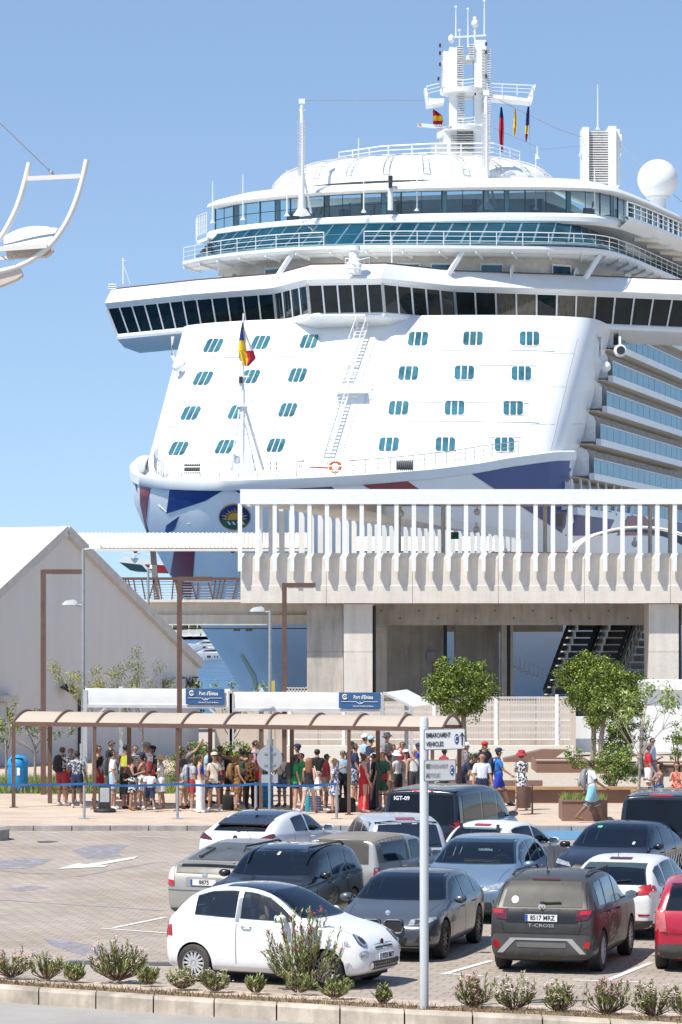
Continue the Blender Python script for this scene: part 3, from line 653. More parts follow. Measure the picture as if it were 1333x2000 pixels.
# ---- left and right overhanging little balconies of the lounge, right-side upper decks
rail([at(384, 470, 256), at(385, 462, 250), at(404, 455, 246)], 1.5, ship, SHIPW, 'lounge_balcony_railing', step=.7, r=.04)
b = MB(); b.extr([at(384, 470, 257), at(386, 470, 249), at(406, 462, 246), at(410, 466, 255)], (0, 0, -.25)); b.build('lounge_balcony_deck', SHIPW, ship)
side = [p for p in LG if p.x > 20]
b = MB(); b.loft([zs_(side, 34.45), zs_(outw(side, .7), 34.45), zs_(outw(side, .8), 34.2), zs_(outw(side, .5), 33.95), zs_(side, 33.6)]); b.build('lounge_side_deck', SHIPW, ship, True, ang=30)
rail(zs_(outw(side, .7), 34.45), 1.05, ship, SHIPW, 'lounge_side_railing', step=1.5, r=.04)
for k in range(5):
    q = resample(outw(t1, -2.9), 200); p = min(q, key=lambda c: abs(CX+c.x/c.y*F-(1262+k*14)))
    b = MB(); b.box((p.x, p.y-.4, 32.6), (.35, .3, 1.5)); b.build('oval_window', CABG, ship)
b = MB(); sd_ = [p for p in outw(t2, -.2) if p.x > 21.5]; 
for i in range(14):
    p = resample(sd_, 14)[i]; b.bar(Vector((p.x, p.y, 33.55)), Vector((p.x+2.0, p.y+.6, 33.5)), .25, .3)
b.build('side_deck_beam', BEIGE, ship, kind='stuff')

# ---- foredeck fittings
D = 206.5; b = MB(); m0 = at(473, 920, D); m1 = at(476, 612, D)
b.tube(m0, at(475, 760, D), .17, .13, 10); b.tube(at(475, 760, D), m1, .09, .05, 8); b.tube(at(452, 915, D-.5), at(468, 800, D), .06); b.tube(at(515, 918, D+1), at(478, 792, D), .09); b.tube(at(500, 920, D+.5), at(480, 830, D), .05)
b.bar(at(462, 736, D), at(488, 735, D), .12, .1); b.bar(at(465, 793, D), at(490, 793, D), .5, .08); b.box(at(471, 700, D), (.3, .3, .35)); b.box(at(471, 747, D), (.35, .35, .5)); b.box(at(474, 915, D), (1.5, 1, .6)); b.box(at(452, 905, D), (.5, .5, 1.2)); b.box(at(487, 900, D), (.35, .4, 1.4)); b.sphere(at(460, 898, D), .3)
b.build('bow_mast', SHIPW, ship, True)
b = MB(); b.box(at(471, 694, D-.2), (.2, .2, .3)); b.box(at(471, 742, D-.2), (.22, .2, .4)); b.build('bow_mast_light', DARK, ship)
rl = [sp(s*(hb(v, rimz(v))-1.6), v, rimz(v)-.1) for s, v in ((-1, -9), (-1, -14), (-1, -20), (-1, -25), (1, -26), (1, -22), (1, -16), (1, -11), (1, -6))]
rail(rl, .95, ship, STEEL, 'foredeck_railing', step=1.3, r=.025)
for px_, py_, D_ in ((375, 912, 221), (790, 906, 208)):
    p = at(px_, py_+3, D_); b = MB(); b.lathe([(.26, -.5), (.26, .5)], p, 14, 'X'); 
    for k in range(9): b.lathe([(.30, -.50+k*.12), (.36, -.46+k*.12), (.30, -.42+k*.12)], p, 14, 'X')
    b.build('rope_winch', mat('dark rope', (.16, .16, .16), .9), ship)
b = MB()
for k in range(8): a = k*math.pi/4; b.path([at(655, 911, 211)+Vector((.34*math.cos(a), 0, .34*math.sin(a))), at(655, 911, 211)+Vector((.34*math.cos(a+.8), 0, .34*math.sin(a+.8)))], .13, 6)
b.build('orange_lifebuoy', mat('orange plastic', (.65, .16, .05), .6), ship)
b = MB(); b.bar(at(605, 912, 211), at(640, 914, 211), .15, .1); b.build('red_pipe', mat('red pipe', (.45, .05, .04), .5), ship)
b = MB()
for x in (520, 528, 540, 585, 590, 640): b.path([at(x, 918, 211), at(x, 900, 211), at(x+9, 899, 211), at(x+9, 918, 211)], .03, 5)
b.build('deck_vent_frame', STEEL, ship)
# fold-out platform at the far side of the bow
D = 232; b = MB(); b.extr([at(234, 1097, D), at(240, 1086, D), at(325, 1098, D), at(325, 1118, D), at(262, 1116, D)], (0, 5, 0)); b.build('mooring_platform', SHIPW, ship)
b = MB(); b.extr([at(233, 1098, D-.05), at(277, 1103, D-.05), at(290, 1117, D-.05), at(255, 1114, D-.05)], (0, 5, 0)); b.build('platform_stripe', mat('dark green hull paint', (.01, .05, .05), .4), ship); b = MB(); b.extr([at(283, 1102, D-.05), at(325, 1104, D-.05), at(328, 1119, D-.05), at(300, 1118, D-.05)], (0, 5, 0)); b.build('platform_stripe', REDH, ship)
rail([at(238, 1088, D), at(262, 1088, D), at(300, 1092, D), at(322, 1096, D)], .8, ship, SHIPW, 'platform_railing', step=.8); b = MB(); b.bar(at(258, 1090, D), at(296, 1035, D), .25, .25); b.build('platform_arm', SHIPW, ship)

# ---- flags (each a thing)
def flag(name, pts, bands, label, D, group=None, horiz=True):
    """pts: left/right outline rows top to bottom in photo rows; bands: material per row segment"""
    b = MB(); mats = []; rows = []
    for i, (xl, xr, y) in enumerate(pts): rows.append([at(xl+(xr-xl)*k/6, y, D)+Vector((0, .16*math.sin(k*1.9+i*.8), 0)) for k in range(7)])
    for i in range(len(rows)-1):
        for k in range(6):
            m = bands(i/(len(rows)-1), k/6)
            if m not in mats: mats.append(m)
            b.mi = mats.index(m); b.quad(rows[i][k], rows[i][k+1], rows[i+1][k+1], rows[i+1][k])
    o = bpy.data.objects
    ob = MB(); ob.v, ob.f, ob.m = b.v, b.f, b.m
    r = ob.build(name, mats, None, True); tag(r, label, 'flag', group); return r
FY = mat('yellow cloth', (.75, .50, .02), .8); FR = mat('red cloth', (.42, .012, .03), .8); FB_ = mat('blue cloth', (.01, .02, .14), .8); FK = mat('black cloth', (.02, .02, .025), .8); FW = mat('white cloth', (.78, .76, .74), .8)
flag('flag', [(846, 847, 214), (846, 856, 219), (846, 865, 226), (846, 866, 236), (846, 864, 243)], lambda i, k: FR if i < .26 or i > .7 else FY, 'small red and yellow striped flag flying left of the radar mast', 263.5)
flag('flag', [(978, 981, 209), (976, 984, 230), (975, 985, 255), (976, 984, 280), (977, 983, 297)], lambda i, k: FB_ if i < .2 else FR, 'long hanging red ensign below the starboard yardarm of the ship', 262)
flag('flag', [(1006, 1008, 210), (1004, 1009, 230), (1003, 1010, 250), (1004, 1007, 266)], lambda i, k: FY, 'plain yellow signal flag hanging limp between red ensign and striped flag', 262)
flag('flag', [(1031, 1034, 208), (1028, 1034, 225), (1027, 1034, 245), (1026, 1032, 262), (1027, 1029, 277)], lambda i, k: FB_ if i < .4 else (FY if i < .7 else FR), 'blue yellow and red flag hanging at outer end of yardarm', 262)
flag('flag', [(474, 476, 628), (470, 480, 645), (467, 487, 665), (465, 496, 685), (470, 500, 700), (478, 486, 715)], lambda i, k: (FB_ if i < .35 else FY) if k < .34 else (FW if i < .5 else FR), 'signal flag of blue yellow white and red quarters on bow mast', 206.2)
# ================================================================== ground, water, far shore
def noisecol(name, stops, scale, rough=.9, bump=.3, bscale=30, brick=None, stretch=(1, 1, 1), wave=None, spec=.3):
    m = bpy.data.materials.new(name); m.use_nodes = True; nt = m.node_tree; N = nt.nodes; L = nt.links; b = N['Principled BSDF']; b.inputs['Roughness'].default_value = rough; b.inputs['Specular IOR Level'].default_value = spec
    tc = N.new('ShaderNodeTexCoord'); mp = N.new('ShaderNodeMapping'); mp.inputs['Scale'].default_value = stretch; L.new(tc.outputs['Object'], mp.inputs[0])
    nz = N.new('ShaderNodeTexNoise'); nz.inputs['Scale'].default_value = scale; nz.inputs['Detail'].default_value = 8; nz.inputs['Roughness'].default_value = .7; L.new(mp.outputs[0], nz.inputs['Vector'])
    cr = N.new('ShaderNodeValToRGB'); cr.color_ramp.elements[0].position = stops[0][0]; cr.color_ramp.elements[0].color = (*stops[0][1], 1)
    cr.color_ramp.elements[1].position = stops[-1][0]; cr.color_ramp.elements[1].color = (*stops[-1][1], 1)
    for p, c in stops[1:-1]: e = cr.color_ramp.elements.new(p); e.color = (*c, 1)
    L.new(nz.outputs['Fac'], cr.inputs[0]); col = cr.outputs[0]; hgt = None
    if brick:
        w_, h_, off = brick; mb_ = N.new('ShaderNodeMapping'); L.new(tc.outputs['Object'], mb_.inputs[0]); mb_.inputs['Rotation'].default_value = (0, 0, R(12))
        br = N.new('ShaderNodeTexBrick'); br.inputs['Scale'].default_value = 1; br.inputs['Brick Width'].default_value = w_; br.inputs['Row Height'].default_value = h_; br.inputs['Mortar Size'].default_value = off; br.offset = .5
        br.inputs['Color1'].default_value = (1.06, 1.05, 1.04, 1); br.inputs['Color2'].default_value = (.90, .90, .91, 1); br.inputs['Mortar'].default_value = (.74, .72, .70, 1); L.new(mb_.outputs[0], br.inputs['Vector'])
        mx = N.new('ShaderNodeMix'); mx.data_type = 'RGBA'; mx.blend_type = 'MULTIPLY'; mx.inputs['Factor'].default_value = 1; L.new(col, mx.inputs['A']); L.new(br.outputs['Color'], mx.inputs['B']); col = mx.outputs['Result']
    L.new(col, b.inputs['Base Color'])
    n3 = N.new('ShaderNodeTexNoise'); n3.inputs['Scale'].default_value = bscale; n3.inputs['Detail'].default_value = 4; L.new(mp.outputs[0], n3.inputs['Vector'])
    bp = N.new('ShaderNodeBump'); bp.inputs['Strength'].default_value = bump; bp.inputs['Distance'].default_value = .03; L.new(n3.outputs['Fac'], bp.inputs['Height']); L.new(bp.outputs[0], b.inputs['Normal'])
    return m
PAVER = noisecol('block paving', [(.25, (.28, .235, .185)), (.42, (.335, .285, .235)), (.55, (.37, .32, .27)), (.75, (.42, .37, .32))], .35, brick=(.32, .30, .022), bump=.3, bscale=25)
SIDEM = noisecol('beige paving slabs', [(.3, (.44, .345, .265)), (.55, (.52, .42, .33)), (.75, (.57, .47, .385))], .6, brick=(.8, .4, .006), bump=.15)
LANDM = noisecol('quay concrete', [(.3, (.36, .33, .29)), (.7, (.46, .42, .37))], .05)
SEAM = noisecol('sea water', [(.35, (.006, .05, .12)), (.6, (.012, .09, .19))], .05, rough=.22, bump=1.0, bscale=.35, stretch=(1, .55, 1), spec=.5)
SEAM.node_tree.nodes['Bump'].inputs['Distance'].default_value = 1.1
SOIL = noisecol('planting soil', [(.3, (.17, .105, .06)), (.6, (.27, .18, .11)), (.8, (.38, .28, .19))], 4, bump=.8, bscale=30)
def sheet(name, poly, z, m, kind='structure'):
    b = MB(); b.add([(x, y, z) for x, y in poly], [tuple(range(len(poly)))]); o = b.build(name, m); o['kind'] = kind; return o
sheet('sea', [(-3000, 170), (3000, 170), (3000, 6000), (-3000, 6000)], -2.2, SEAM)
b = MB(); b.prism([(-400, 92), (400, 92), (400, 620), (120.5, 620), (23.5, 246), (23.5, 172), (-400, 172)], -4, -.02); o = b.build('quay', LANDM); o['kind'] = 'structure'
sheet('road', [(-200, -60), (200, -60), (200, 95), (-200, 95)], -.12, noisecol('worn asphalt', [(.3, (.27, .255, .235)), (.7, (.36, .34, .315))], .5, bump=.3))
# parking surface
KF = [gnd(x, y, .12) for x, y in ((-260, 1893), (0, 1927), (170, 1938), (330, 1949), (560, 1962), (820, 1977), (1100, 1988), (1340, 2003), (1600, 2020))]   # front top edge of the near kerb
KF = [Vector((p.x, p.y, .12)) for p in KF]
def offl(l, d): return [p+Vector((0, d, 0)) for p in l]
k0 = offl(KF, .0); k1 = offl(KF, .28); k2 = offl(KF, 1.35); k3 = offl(KF, 2.3); k4 = offl(KF, 2.5)
pk = [(p.x, p.y) for p in k3]; pk = [(-200, pk[0][1])]+pk+[(200, pk[-1][1])]
sheet('parking_paving', pk+[(200, 86.8), (-200, 86.8)], 0.0, PAVER)
def strip(name, a, c, z0, z1, m, kind='structure'):
    b = MB(); b.loft([[Vector((p.x, p.y, z0)) for p in a], [Vector((p.x, p.y, z1)) for p in c]]); o = b.build(name, m); o['kind'] = kind; return o
far = strip('planting_strip', k1, k2, .07, .05, SOIL); strip('median_paving', offl(k2, -.01), k3, .045, .012, SIDEM)
# near kerb stones
kerb = root('kerb', k0[0], None, None); kerb['kind'] = 'structure'
ks = resample(KF, 17); KM = concrete('kerb concrete', (.44, .375, .30), .38, 1.6)
for a, c in zip(ks, ks[1:]):
    d = (c-a).normalized(); a2 = a+d*.012; c2 = c-d*.012; w_ = Vector((0, .28, 0)); b = MB()
    b.loft([[a2+Vector((0, 0, -.26)), a2+Vector((0, .005, -.04)), a2+Vector((0, .03, 0)), a2+w_, a2+w_+Vector((0, 0, -.26))], [c2+Vector((0, 0, -.26)), c2+Vector((0, .005, -.04)), c2+Vector((0, .03, 0)), c2+w_, c2+w_+Vector((0, 0, -.26))]], True, True)
    b.build('kerb_stone', KM, kerb)
# far pavement
sheet('pavement', [(-200, 86.9), (200, 86.9), (200, 125), (-200, 125)], .12, SIDEM)
fk = root('far_kerb', (-20, 86.6, 0), None, None); fk['kind'] = 'structure'; KM2 = concrete('far kerb concrete', (.36, .33, .30), .2, 1.5); x = -17
while x < 17:
    b = MB(); b.box((x+.495, 86.75, .05), (.975, .32, .16)); b.build('kerb_stone', KM2, fk); x += 1
b = MB(); b.box((x+60, 86.75, .05), (120, .32, .16)); b.box((-77, 86.75, .05), (120, .32, .16)); b.build('kerb_run', KM2, fk, kind='stuff')
WL = mat('road marking white', (.66, .65, .62), .7, var=.12, scale=4); BLM = mat('worn blue marking', (.30, .30, .33), .8, var=.2, scale=2); BLM2 = mat('blue lane marking', (.10, .23, .36), .7, var=.15, scale=2)
FAINT = mat('faded blue wear', (.29, .285, .33), .85, var=.15, scale=3)
def worn(m, lo, hi, sc):
    nt = m.node_tree; N = nt.nodes; n = N.new('ShaderNodeTexNoise'); n.inputs['Scale'].default_value = sc; n.inputs['Detail'].default_value = 8; n.inputs['Roughness'].default_value = .75; t = N.new('ShaderNodeTexCoord'); nt.links.new(t.outputs['Object'], n.inputs[0])
    r = N.new('ShaderNodeMapRange'); r.inputs['From Min'].default_value = lo; r.inputs['From Max'].default_value = hi; nt.links.new(n.outputs['Fac'], r.inputs['Value']); nt.links.new(r.outputs[0], N['Principled BSDF'].inputs['Alpha'])
worn(FAINT, .36, .60, 1.5); worn(WL, .28, .42, 6); worn(BLM2, .25, .40, 3)
def mark(name, pts, m, z=.004):
    b = MB(); ps = [gnd(x, y, z) for x, y in pts]; ps = [(p.x, p.y, z) for p in ps]; b.add(ps, [tuple(range(len(ps)))]); o = b.build(name, m); o['kind'] = 'structure'; return o
def line(name, P, w, m, z=.004):
    b = MB(); ps = [gnd(x, y, z) for x, y in P]
    for a, c in zip(ps, ps[1:]): d = (c-a).normalized(); n = Vector((-d.y, d.x, 0))*w/2; b.add([(q.x, q.y, z) for q in (a-n, c-n, c+n, a+n)], [(0, 1, 2, 3)])
    o = b.build(name, m); o['kind'] = 'structure'; return o
mark('arrow_marking', [(112, 1697), (153, 1686), (168, 1688), (270, 1672), (262, 1677), (186, 1691), (213, 1689), (205, 1693)], WL, .012)
line('lane_marking', [(42, 1625), (115, 1626)], .1, WL, .01); line('lane_marking', [(256, 1633), (333, 1636)], .1, WL, .01)
line('bay_marking', [(325, 1791), (222, 1812)], .11, WL, .009); line('bay_marking', [(198, 1813), (345, 1823)], .1, WL, .006)
line('bay_marking', [(960, 1876), (865, 1903)], .11, WL, .009); line('bay_marking', [(862, 1901), (945, 1906)], .1, WL, .006)
line('bay_marking', [(1272, 1880), (1185, 1915)], .11, WL, .009); line('bay_marking', [(1120, 1914), (1250, 1918)], .1, WL, .006)
line('bay_marking', [(1000, 1790), (960, 1830)], .11, WL, .009)
mark('blue_bus_lane', [(596, 1616), (1180, 1622), (1150, 1640), (900, 1640), (640, 1626)], BLM2, .006)
line('lane_marking', [(596, 1621), (880, 1630)], .08, WL, .012)
for pl in (((140, 1661), (170, 1653), (215, 1648), (253, 1651), (230, 1664), (238, 1672), (200, 1677), (170, 1676)), ((0, 1680), (50, 1676), (105, 1678), (85, 1687), (60, 1695), (0, 1697)), ((85, 1832), (140, 1838), (222, 1853), (205, 1866), (170, 1868), (100, 1846)), ((0, 1737), (60, 1729), (100, 1733), (40, 1742))):
    mark('worn_blue_patch', pl, FAINT, .005)
line('worn_blue_line', [(0, 1757), (80, 1763), (200, 1770), (320, 1778)], .14, FAINT, .007); line('worn_blue_line', [(0, 1699), (50, 1705), (110, 1706)], .14, FAINT, .009); line('worn_blue_line', [(150, 1712), (230, 1697), (300, 1685), (330, 1684)], .13, FAINT, .007)
# traffic island at left edge
b = MB(); c = gnd(-42, 1640, 0); b.lathe([(.78, 0), (.78, .27), (.70, .34), (.30, .34)], (c.x, c.y, 0), 24); b.lathe([(.3, .343), (.0, .343)], (c.x, c.y, 0), 24)
o = b.build('traffic_island', KM2, None, True); tag(o, 'low round concrete traffic island at the left edge of the road', 'traffic island')
mark('manhole_and_shadow', [(72, 1643), (95, 1642), (115, 1643.5), (98, 1645.5), (76, 1645.5)], mat('iron cover and shadow', (.08, .08, .08), .6), .008)  # a sign's cast shadow painted as a dark patch; the next two are covers
mark('manhole_and_shadow', [(130, 1876), (180, 1876), (180, 1883), (134, 1883)], mat('iron cover and shadow', (.08, .08, .08), .6), .008); mark('manhole_and_shadow', [(285, 1879), (330, 1879), (338, 1886), (292, 1885)], mat('iron cover and shadow', (.08, .08, .08), .6), .008)

# ---- far shore
r2 = random.Random(3)
b = MB(); rows = [[], [], []]
for i in range(60):
    x = -700+i*24; h_ = 9+6*math.sin(i*.35)+3*math.sin(i*.9+1); rows[0].append((x, 800, -2.3)); rows[1].append((x, 835, h_*.35)); rows[2].append((x, 960, h_*.4))
b.loft(rows); o = b.build('far_shore_hill', noisecol('far dry hazed hillside', [(.35, (.26, .28, .22)), (.6, (.36, .35, .30))], .06)); o['kind'] = 'structure'  # washed hill tones carry the distance haze in their colour
FARC = [mat('far hazed white render', (.66, .66, .68), .7), mat('far hazed cream render', (.58, .52, .47), .7), mat('far hazed grey render', (.45, .48, .52), .7)]; FWN = mat('far hazed glass', (.16, .2, .25), .3)  # pale far tones: haze put into the wall and glass colours
sizes = [(312, 14, 13), (334, 12, 20), (350, 9, 15), (367, 12, 17), (386, 10, 23), (401, 8, 28), (416, 9, 20), (428, 11, 30), (444, 14, 38), (460, 9, 30), (476, 12, 26), (492, 10, 18)]
words = ['leftmost pale block', 'long white block', 'small cream house', 'grey flat block', 'white terraced block', 'narrow white tower', 'cream low block', 'white hotel block', 'tallest white apartment block', 'cream slim block', 'grey stepped block', 'small white villa']
for i, (px_, w_, h_) in enumerate(sizes):
    D = 822+6*(i % 3); p = at(px_, 1240, D); S_ = F/D; ww = w_/S_; hh = h_*.62/S_
    q = root('far_building', (p.x, D, 0.2), words[i]+' on the far shore, seen under the footbridge', 'building', 'buildings on the far shore')
    b = MB(); b.box((p.x, D+4, hh/2), (ww*1.15, 8, hh)); b.box((p.x+ww*.2, D+6, hh+.4), (ww*.5, 4, .9)); b.build('wall', FARC[i % 3], q)
    b = MB(); nf = max(1, int(hh/1.2))
    for f in range(nf):
        for k in range(4): b.box((p.x-ww*.4+ww*.27*k, D-.05, .6+f*hh/nf), (ww*.14, .12, .5))
    b.build('window_row', FWN, q, kind='stuff')
b = MB()
for i in range(90):
    x = -60+r2.random()*60; b.sphere((x*1.0+5, 812+r2.random()*3, .2+r2.random()), (1.3+r2.random(), 1, .9+r2.random()*.8), 6, 4)
o = b.build('far_trees', mat('far foliage', (.09, .12, .08), .9, var=.4, scale=.5)); tag(o, 'low dark trees along the far shore beneath the footbridge', 'trees', kind='stuff')
# marina masts in front of the far shore
for i in range(9):
    px_ = 318+i*16+r2.random()*6; p = at(px_, 1250, 760); b = MB(); b.extr([(p.x-2.2, 760, -1.6), (p.x+2.6, 760, -1.3), (p.x+2.0, 760, -2.2), (p.x-1.8, 760, -2.2)], (0, 1.6, 0)); b.tube((p.x, 760.5, -1.5), (p.x, 760.5, 1.6+r2.random()*2), .12, n=5); b.box((p.x, 760.8, -1.1), (1.8, 1.2, .6))
    o = b.build('moored_boat', mat('far boat white', (.7, .7, .72), .5)); tag(o, ['leftmost', 'second', 'third', 'fourth', 'fifth', 'sixth', 'seventh', 'eighth', 'rightmost'][i]+' of the tiny white boats moored along the far shore', 'boat', 'boats along the far shore')
# ---- yachts
def yacht(px0, px1, yw, label, sc=1.0, flip=1):
    D = (H+2.2)*F/(yw-YH); a = at(px0, yw, D); L_ = (px1-px0)/F*D; y = root('motor_yacht', (a.x, D, -2.2), label, 'yacht', 'motor yachts on the water')
    def P(x, w_, z): return Vector((a.x+x*L_, D+w_*L_, -2.2+z*L_))
    rows = []
    for x, hw, zt in ((0, .005, .165), (.06, .05, .16), (.2, .11, .15), (.5, .135, .13), (.85, .13, .115), (1, .12, .11)):
        rows.append([P(x, -hw, zt), P(x+.03*(1-x), -hw*.9, zt*.5), P(x+.07*(1-x), -hw*.7, 0), P(x+.07*(1-x), hw*.7, 0), P(x, hw, zt)])
    b = MB(); b.loft(rows, True, True); b.build('hull', WHITE, y, True)
    b = MB(); b.loft([[P(x, -w_, z) for x, z in ((.22, .15), (.34, .20), (.55, .215), (.95, .20), (1, .11))] for w_ in (.09,)]+[[P(x, .09, z) for x, z in ((.22, .15), (.34, .20), (.55, .215), (.95, .20), (1, .11))]]); b.extr([P(x, -.09, z) for x, z in ((.22, .15), (.34, .20), (.55, .215), (.95, .20), (1, .12))], P(0, .18, 0)-P(0, 0, 0)); b.build('cabin', WHITE, y)
    b = MB(); b.extr([P(x, -.094, z) for x, z in ((.30, .165), (.38, .195), (.56, .205), (.66, .175), (.5, .165))], (0, -.02, 0)); b.extr([P(x, -.094, z) for x, z in ((.68, .185), (.62, .207), (.85, .205), (.88, .185))], (0, -.02, 0)); b.build('cabin_window', DARK, y)
    b = MB(); b.extr([P(x, -.08, z) for x, z in ((.42, .225), (.4, .25), (.95, .245), (.95, .225))], P(0, .16, 0)-P(0, 0, 0)); b.bar(P(.62, 0, .24), P(.56, 0, .31), .15, .1); b.bar(P(.5, -.07, .31), P(.95, -.07, .315), .3, .1); b.build('flybridge', WHITE, y)
    b = MB(); b.extr([P(x, -.135, z) for x, z in ((.40, .05), (.40, .09), (.47, .09), (.47, .05))], (0, -.02, 0)); b.extr([P(x, -.14, z) for x, z in ((.53, .055), (.53, .09), (.55, .09), (.55, .055))], (0, -.02, 0)); b.extr([P(x, -.14, z) for x, z in ((.58, .055), (.58, .09), (.6, .09), (.6, .055))], (0, -.02, 0)); b.build('hull_window', DARK, y)
yacht(362, 470, 1290, 'white motor yacht with dark cabin windows passing left of the ship bow'); yacht(364, 446, 1270, 'smaller white motor yacht half hidden behind the nearer one')

# ================================================================== terminal
DT = 136.0
def T(px_, py_, D=DT): return at(px_, py_, D)
term = root('terminal_building', (12, DT, 0), 'long raised concrete terminal deck with white fin pergola before the ship', 'building')
xl, xr = T(470, 0).x, 24.0
zp1 = T(0, 1080).z; zg = T(0, 1143).z; zb = T(0, 1178).z; zt0 = T(0, 985).z; zt1 = T(0, 956).z
pw = (xr-xl)/8
for k in range(8):
    x0 = xl+k*pw; b = MB(); b.loft([[(x, DT+dy, z) for dy, z in ((0, zb), (0, zg-.02), (.03, zg), (.06, zp1-.22), (.16, zp1), (.75, zp1), (.75, zb))] for x in (x0+.008, x0+pw-.008)], True, True); b.build('parapet_panel', CONC, term)
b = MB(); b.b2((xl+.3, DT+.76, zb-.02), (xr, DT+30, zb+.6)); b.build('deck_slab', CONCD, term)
b = MB(); b.b2((xl, DT-.35, zt0), (xr, DT+.1, zt1)); b.build('header_beam', WHITE, term)
fx = []
x = 469.5
while x < 1700:
    X = T(x, 0).x
    if X > xr: break
    b = MB(); b.b2((X-.085, DT-.32, T(0, 1116).z), (X+.085, DT-.08, zt0+.02)); b.build('fin', WHITE, term); x += 33.9
for px_ in (504, 606, 780, 866, 1065, 1270, 1309, 1400):
    b = MB(); p = T(px_, 0, DT+3); b.tube((p.x, p.y, zb+.5), (p.x, p.y, zt0+.1), .085, n=10); b.build('round_post', CREAM, term)
# roof of slats
SLAT = mat('cream roof slat', (.78, .72, .62), .6, var=.05)
b = MB()
y = DT+.3
while y < DT+7: b.b2((xl+.1, y, zt0+.12), (xr, y+.10, zt0+.42)); y += .55
b.build('roof_slats', SLAT, term, kind='stuff')
b = MB(); b.b2((xl+.1, DT+.1, zt0+.45), (xr, DT+7, zt0+.5)); b.build('roof_sheet', CREAM, term)
zz = 10.0
LP = [(-3.4, DT+1), (-2.4, DT+8), (2.0, 172), (11.0, 200)]; RP = [(1.0, DT+1), (1.9, 143), (5.5, 168), (11.3, 200)]
lw = resample([Vector((x, y, 0)) for x, y in LP], 60); rw = resample([Vector((x, y, 0)) for x, y in RP], 60)
b = MB(); b.loft([[p+Vector((0, 0, zz)) for p in lw], [p+Vector((0, 0, zz)) for p in rw]]); b.loft([[p+Vector((0, 0, zz+.2)) for p in rw], [p+Vector((0, 0, zz-.25)) for p in rw]]); b.build('wing_roof', SLAT, term)
for i_ in range(36):
    X_ = -3.3+i_*.40; p = min(resample(lw, 400), key=lambda q: abs(q.x-X_)); b = MB(); b.b2((p.x-.17, p.y-.04, 6.3), (p.x+.08, p.y+.1, zz)); b.build('wing_fin', WHITE, term)
# distant corrugated canopy and arched entrance roof
def vault(x0, x1, y0, z0, h_, dep, name, m, par, n=60, amp=.04):
    b = MB(); rows = []
    for i in range(n*2+1):
        x = x0+(x1-x0)*i/(2*n); a = amp*(i % 2); rows.append([(x, y0+dep*(j/10), z0+(h_+a)*math.sin(math.pi*(.04+.92*j/10))) for j in range(11)])
    b.loft(rows); b.build(name, m, par, False)
p0, p1 = T(690, 1080, 195), T(985, 1080, 195); vault(p0.x, p1.x, 195, 8.9, 1.0, 5, 'corrugated_canopy', CREAM, term)
b = MB(); ca = T(1250, 1085, 158)
for r_ in (3.05,):
    rows = []
    for j in range(17):
        a = math.pi*j/16; rows.append([(ca.x-r_*math.cos(a), 158+dy, ca.z-.1+1.35*math.sin(a)) for dy in (0, 6)])
b.loft(rows); b.build('arched_roof', mat('smoked roof sheet', (.09, .08, .08), .3), term, True)
for dy in (0, 2, 4, 6):
    b = MB(); b.path([(ca.x-3.1*math.cos(math.pi*j/16), 158+dy-.05, ca.z-.05+1.4*math.sin(math.pi*j/16)) for j in range(17)], .07, 6); b.build('arch_rib', CREAM, term, True)
b = MB(); p = T(885, 1046, DT+6); b.box(p, (.5, .08, .3)); sg = b.build('exit_sign_board', mat('green sign', (.01, .16, .07), .5), term)
b = MB(); q = p+Vector((-.1, -.06, 0)); b.sphere(q+Vector((.03, 0, .1)), .03, 6, 4); b.bar(q+Vector((.02, 0, .07)), q+Vector((-.02, 0, -.02)), .05, .02); b.bar(q+Vector((-.02, 0, -.02)), q+Vector((.05, 0, -.1)), .03, .02); b.bar(q+Vector((-.02, 0, -.02)), q+Vector((-.09, 0, -.08)), .03, .02); b.bar(q+Vector((.02, 0, .05)), q+Vector((.1, 0, .03)), .02, .02); b.build('running_figure', WHITE, sg)
b = MB(); b.b2((T(960, 0, DT+14).x, DT+14, 6.4), (T(1130, 0, DT+14).x, DT+14.4, 8.25)); b.build('inner_kiosk', mat('dark red panel', (.2, .03, .03), .5), term); b = MB(); b.b2((T(740, 0, 180).x, 180, 6.4), (T(960, 0, 180).x, 180.4, 8.55)); b.build('far_panel', mat('dark red panel', (.2, .03, .03), .5), term)
for px_, py_ in ((784, 1003), (932, 1000), (931, 1034), (1240, 1062)):
    b = MB(); p = T(px_, py_, DT+3); b.sphere(p, .14, 8, 6); b.box(p+Vector((0, 0, .18)), (.1, .1, .2)); b.build('security_camera', WHITE, term, True)
# lower structure
def pier(x0, x1, D, dep, ztop, m, name='column', z0=0.0):
    b = MB(); a = T(x0, 0, D).x; c = T(x1, 0, D).x; h_ = ztop-z0; n = 3
    for k in range(n): b.b2((a, D, z0+h_*k/n+.012), (c, D+dep, z0+h_*(k+1)/n-.012))
    b.b2((a+.02, D+.02, z0), (c-.02, D+dep-.02, ztop)); return b.build(name, m, term)
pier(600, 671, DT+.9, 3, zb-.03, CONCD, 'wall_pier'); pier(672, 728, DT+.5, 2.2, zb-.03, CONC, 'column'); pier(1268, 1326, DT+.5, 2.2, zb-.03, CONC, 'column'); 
z2 = T(0, 1221, DT+4).z; b = MB(); b.b2((T(731, 0, DT+4).x, DT+4, z2), (T(1270, 0, DT+4).x, DT+4.8, zb-.03)); b.b2((T(1328, 0, DT+4).x, DT+4, z2), (xr, DT+4.8, zb-.03)); b.build('cross_beam', CONCD, term)
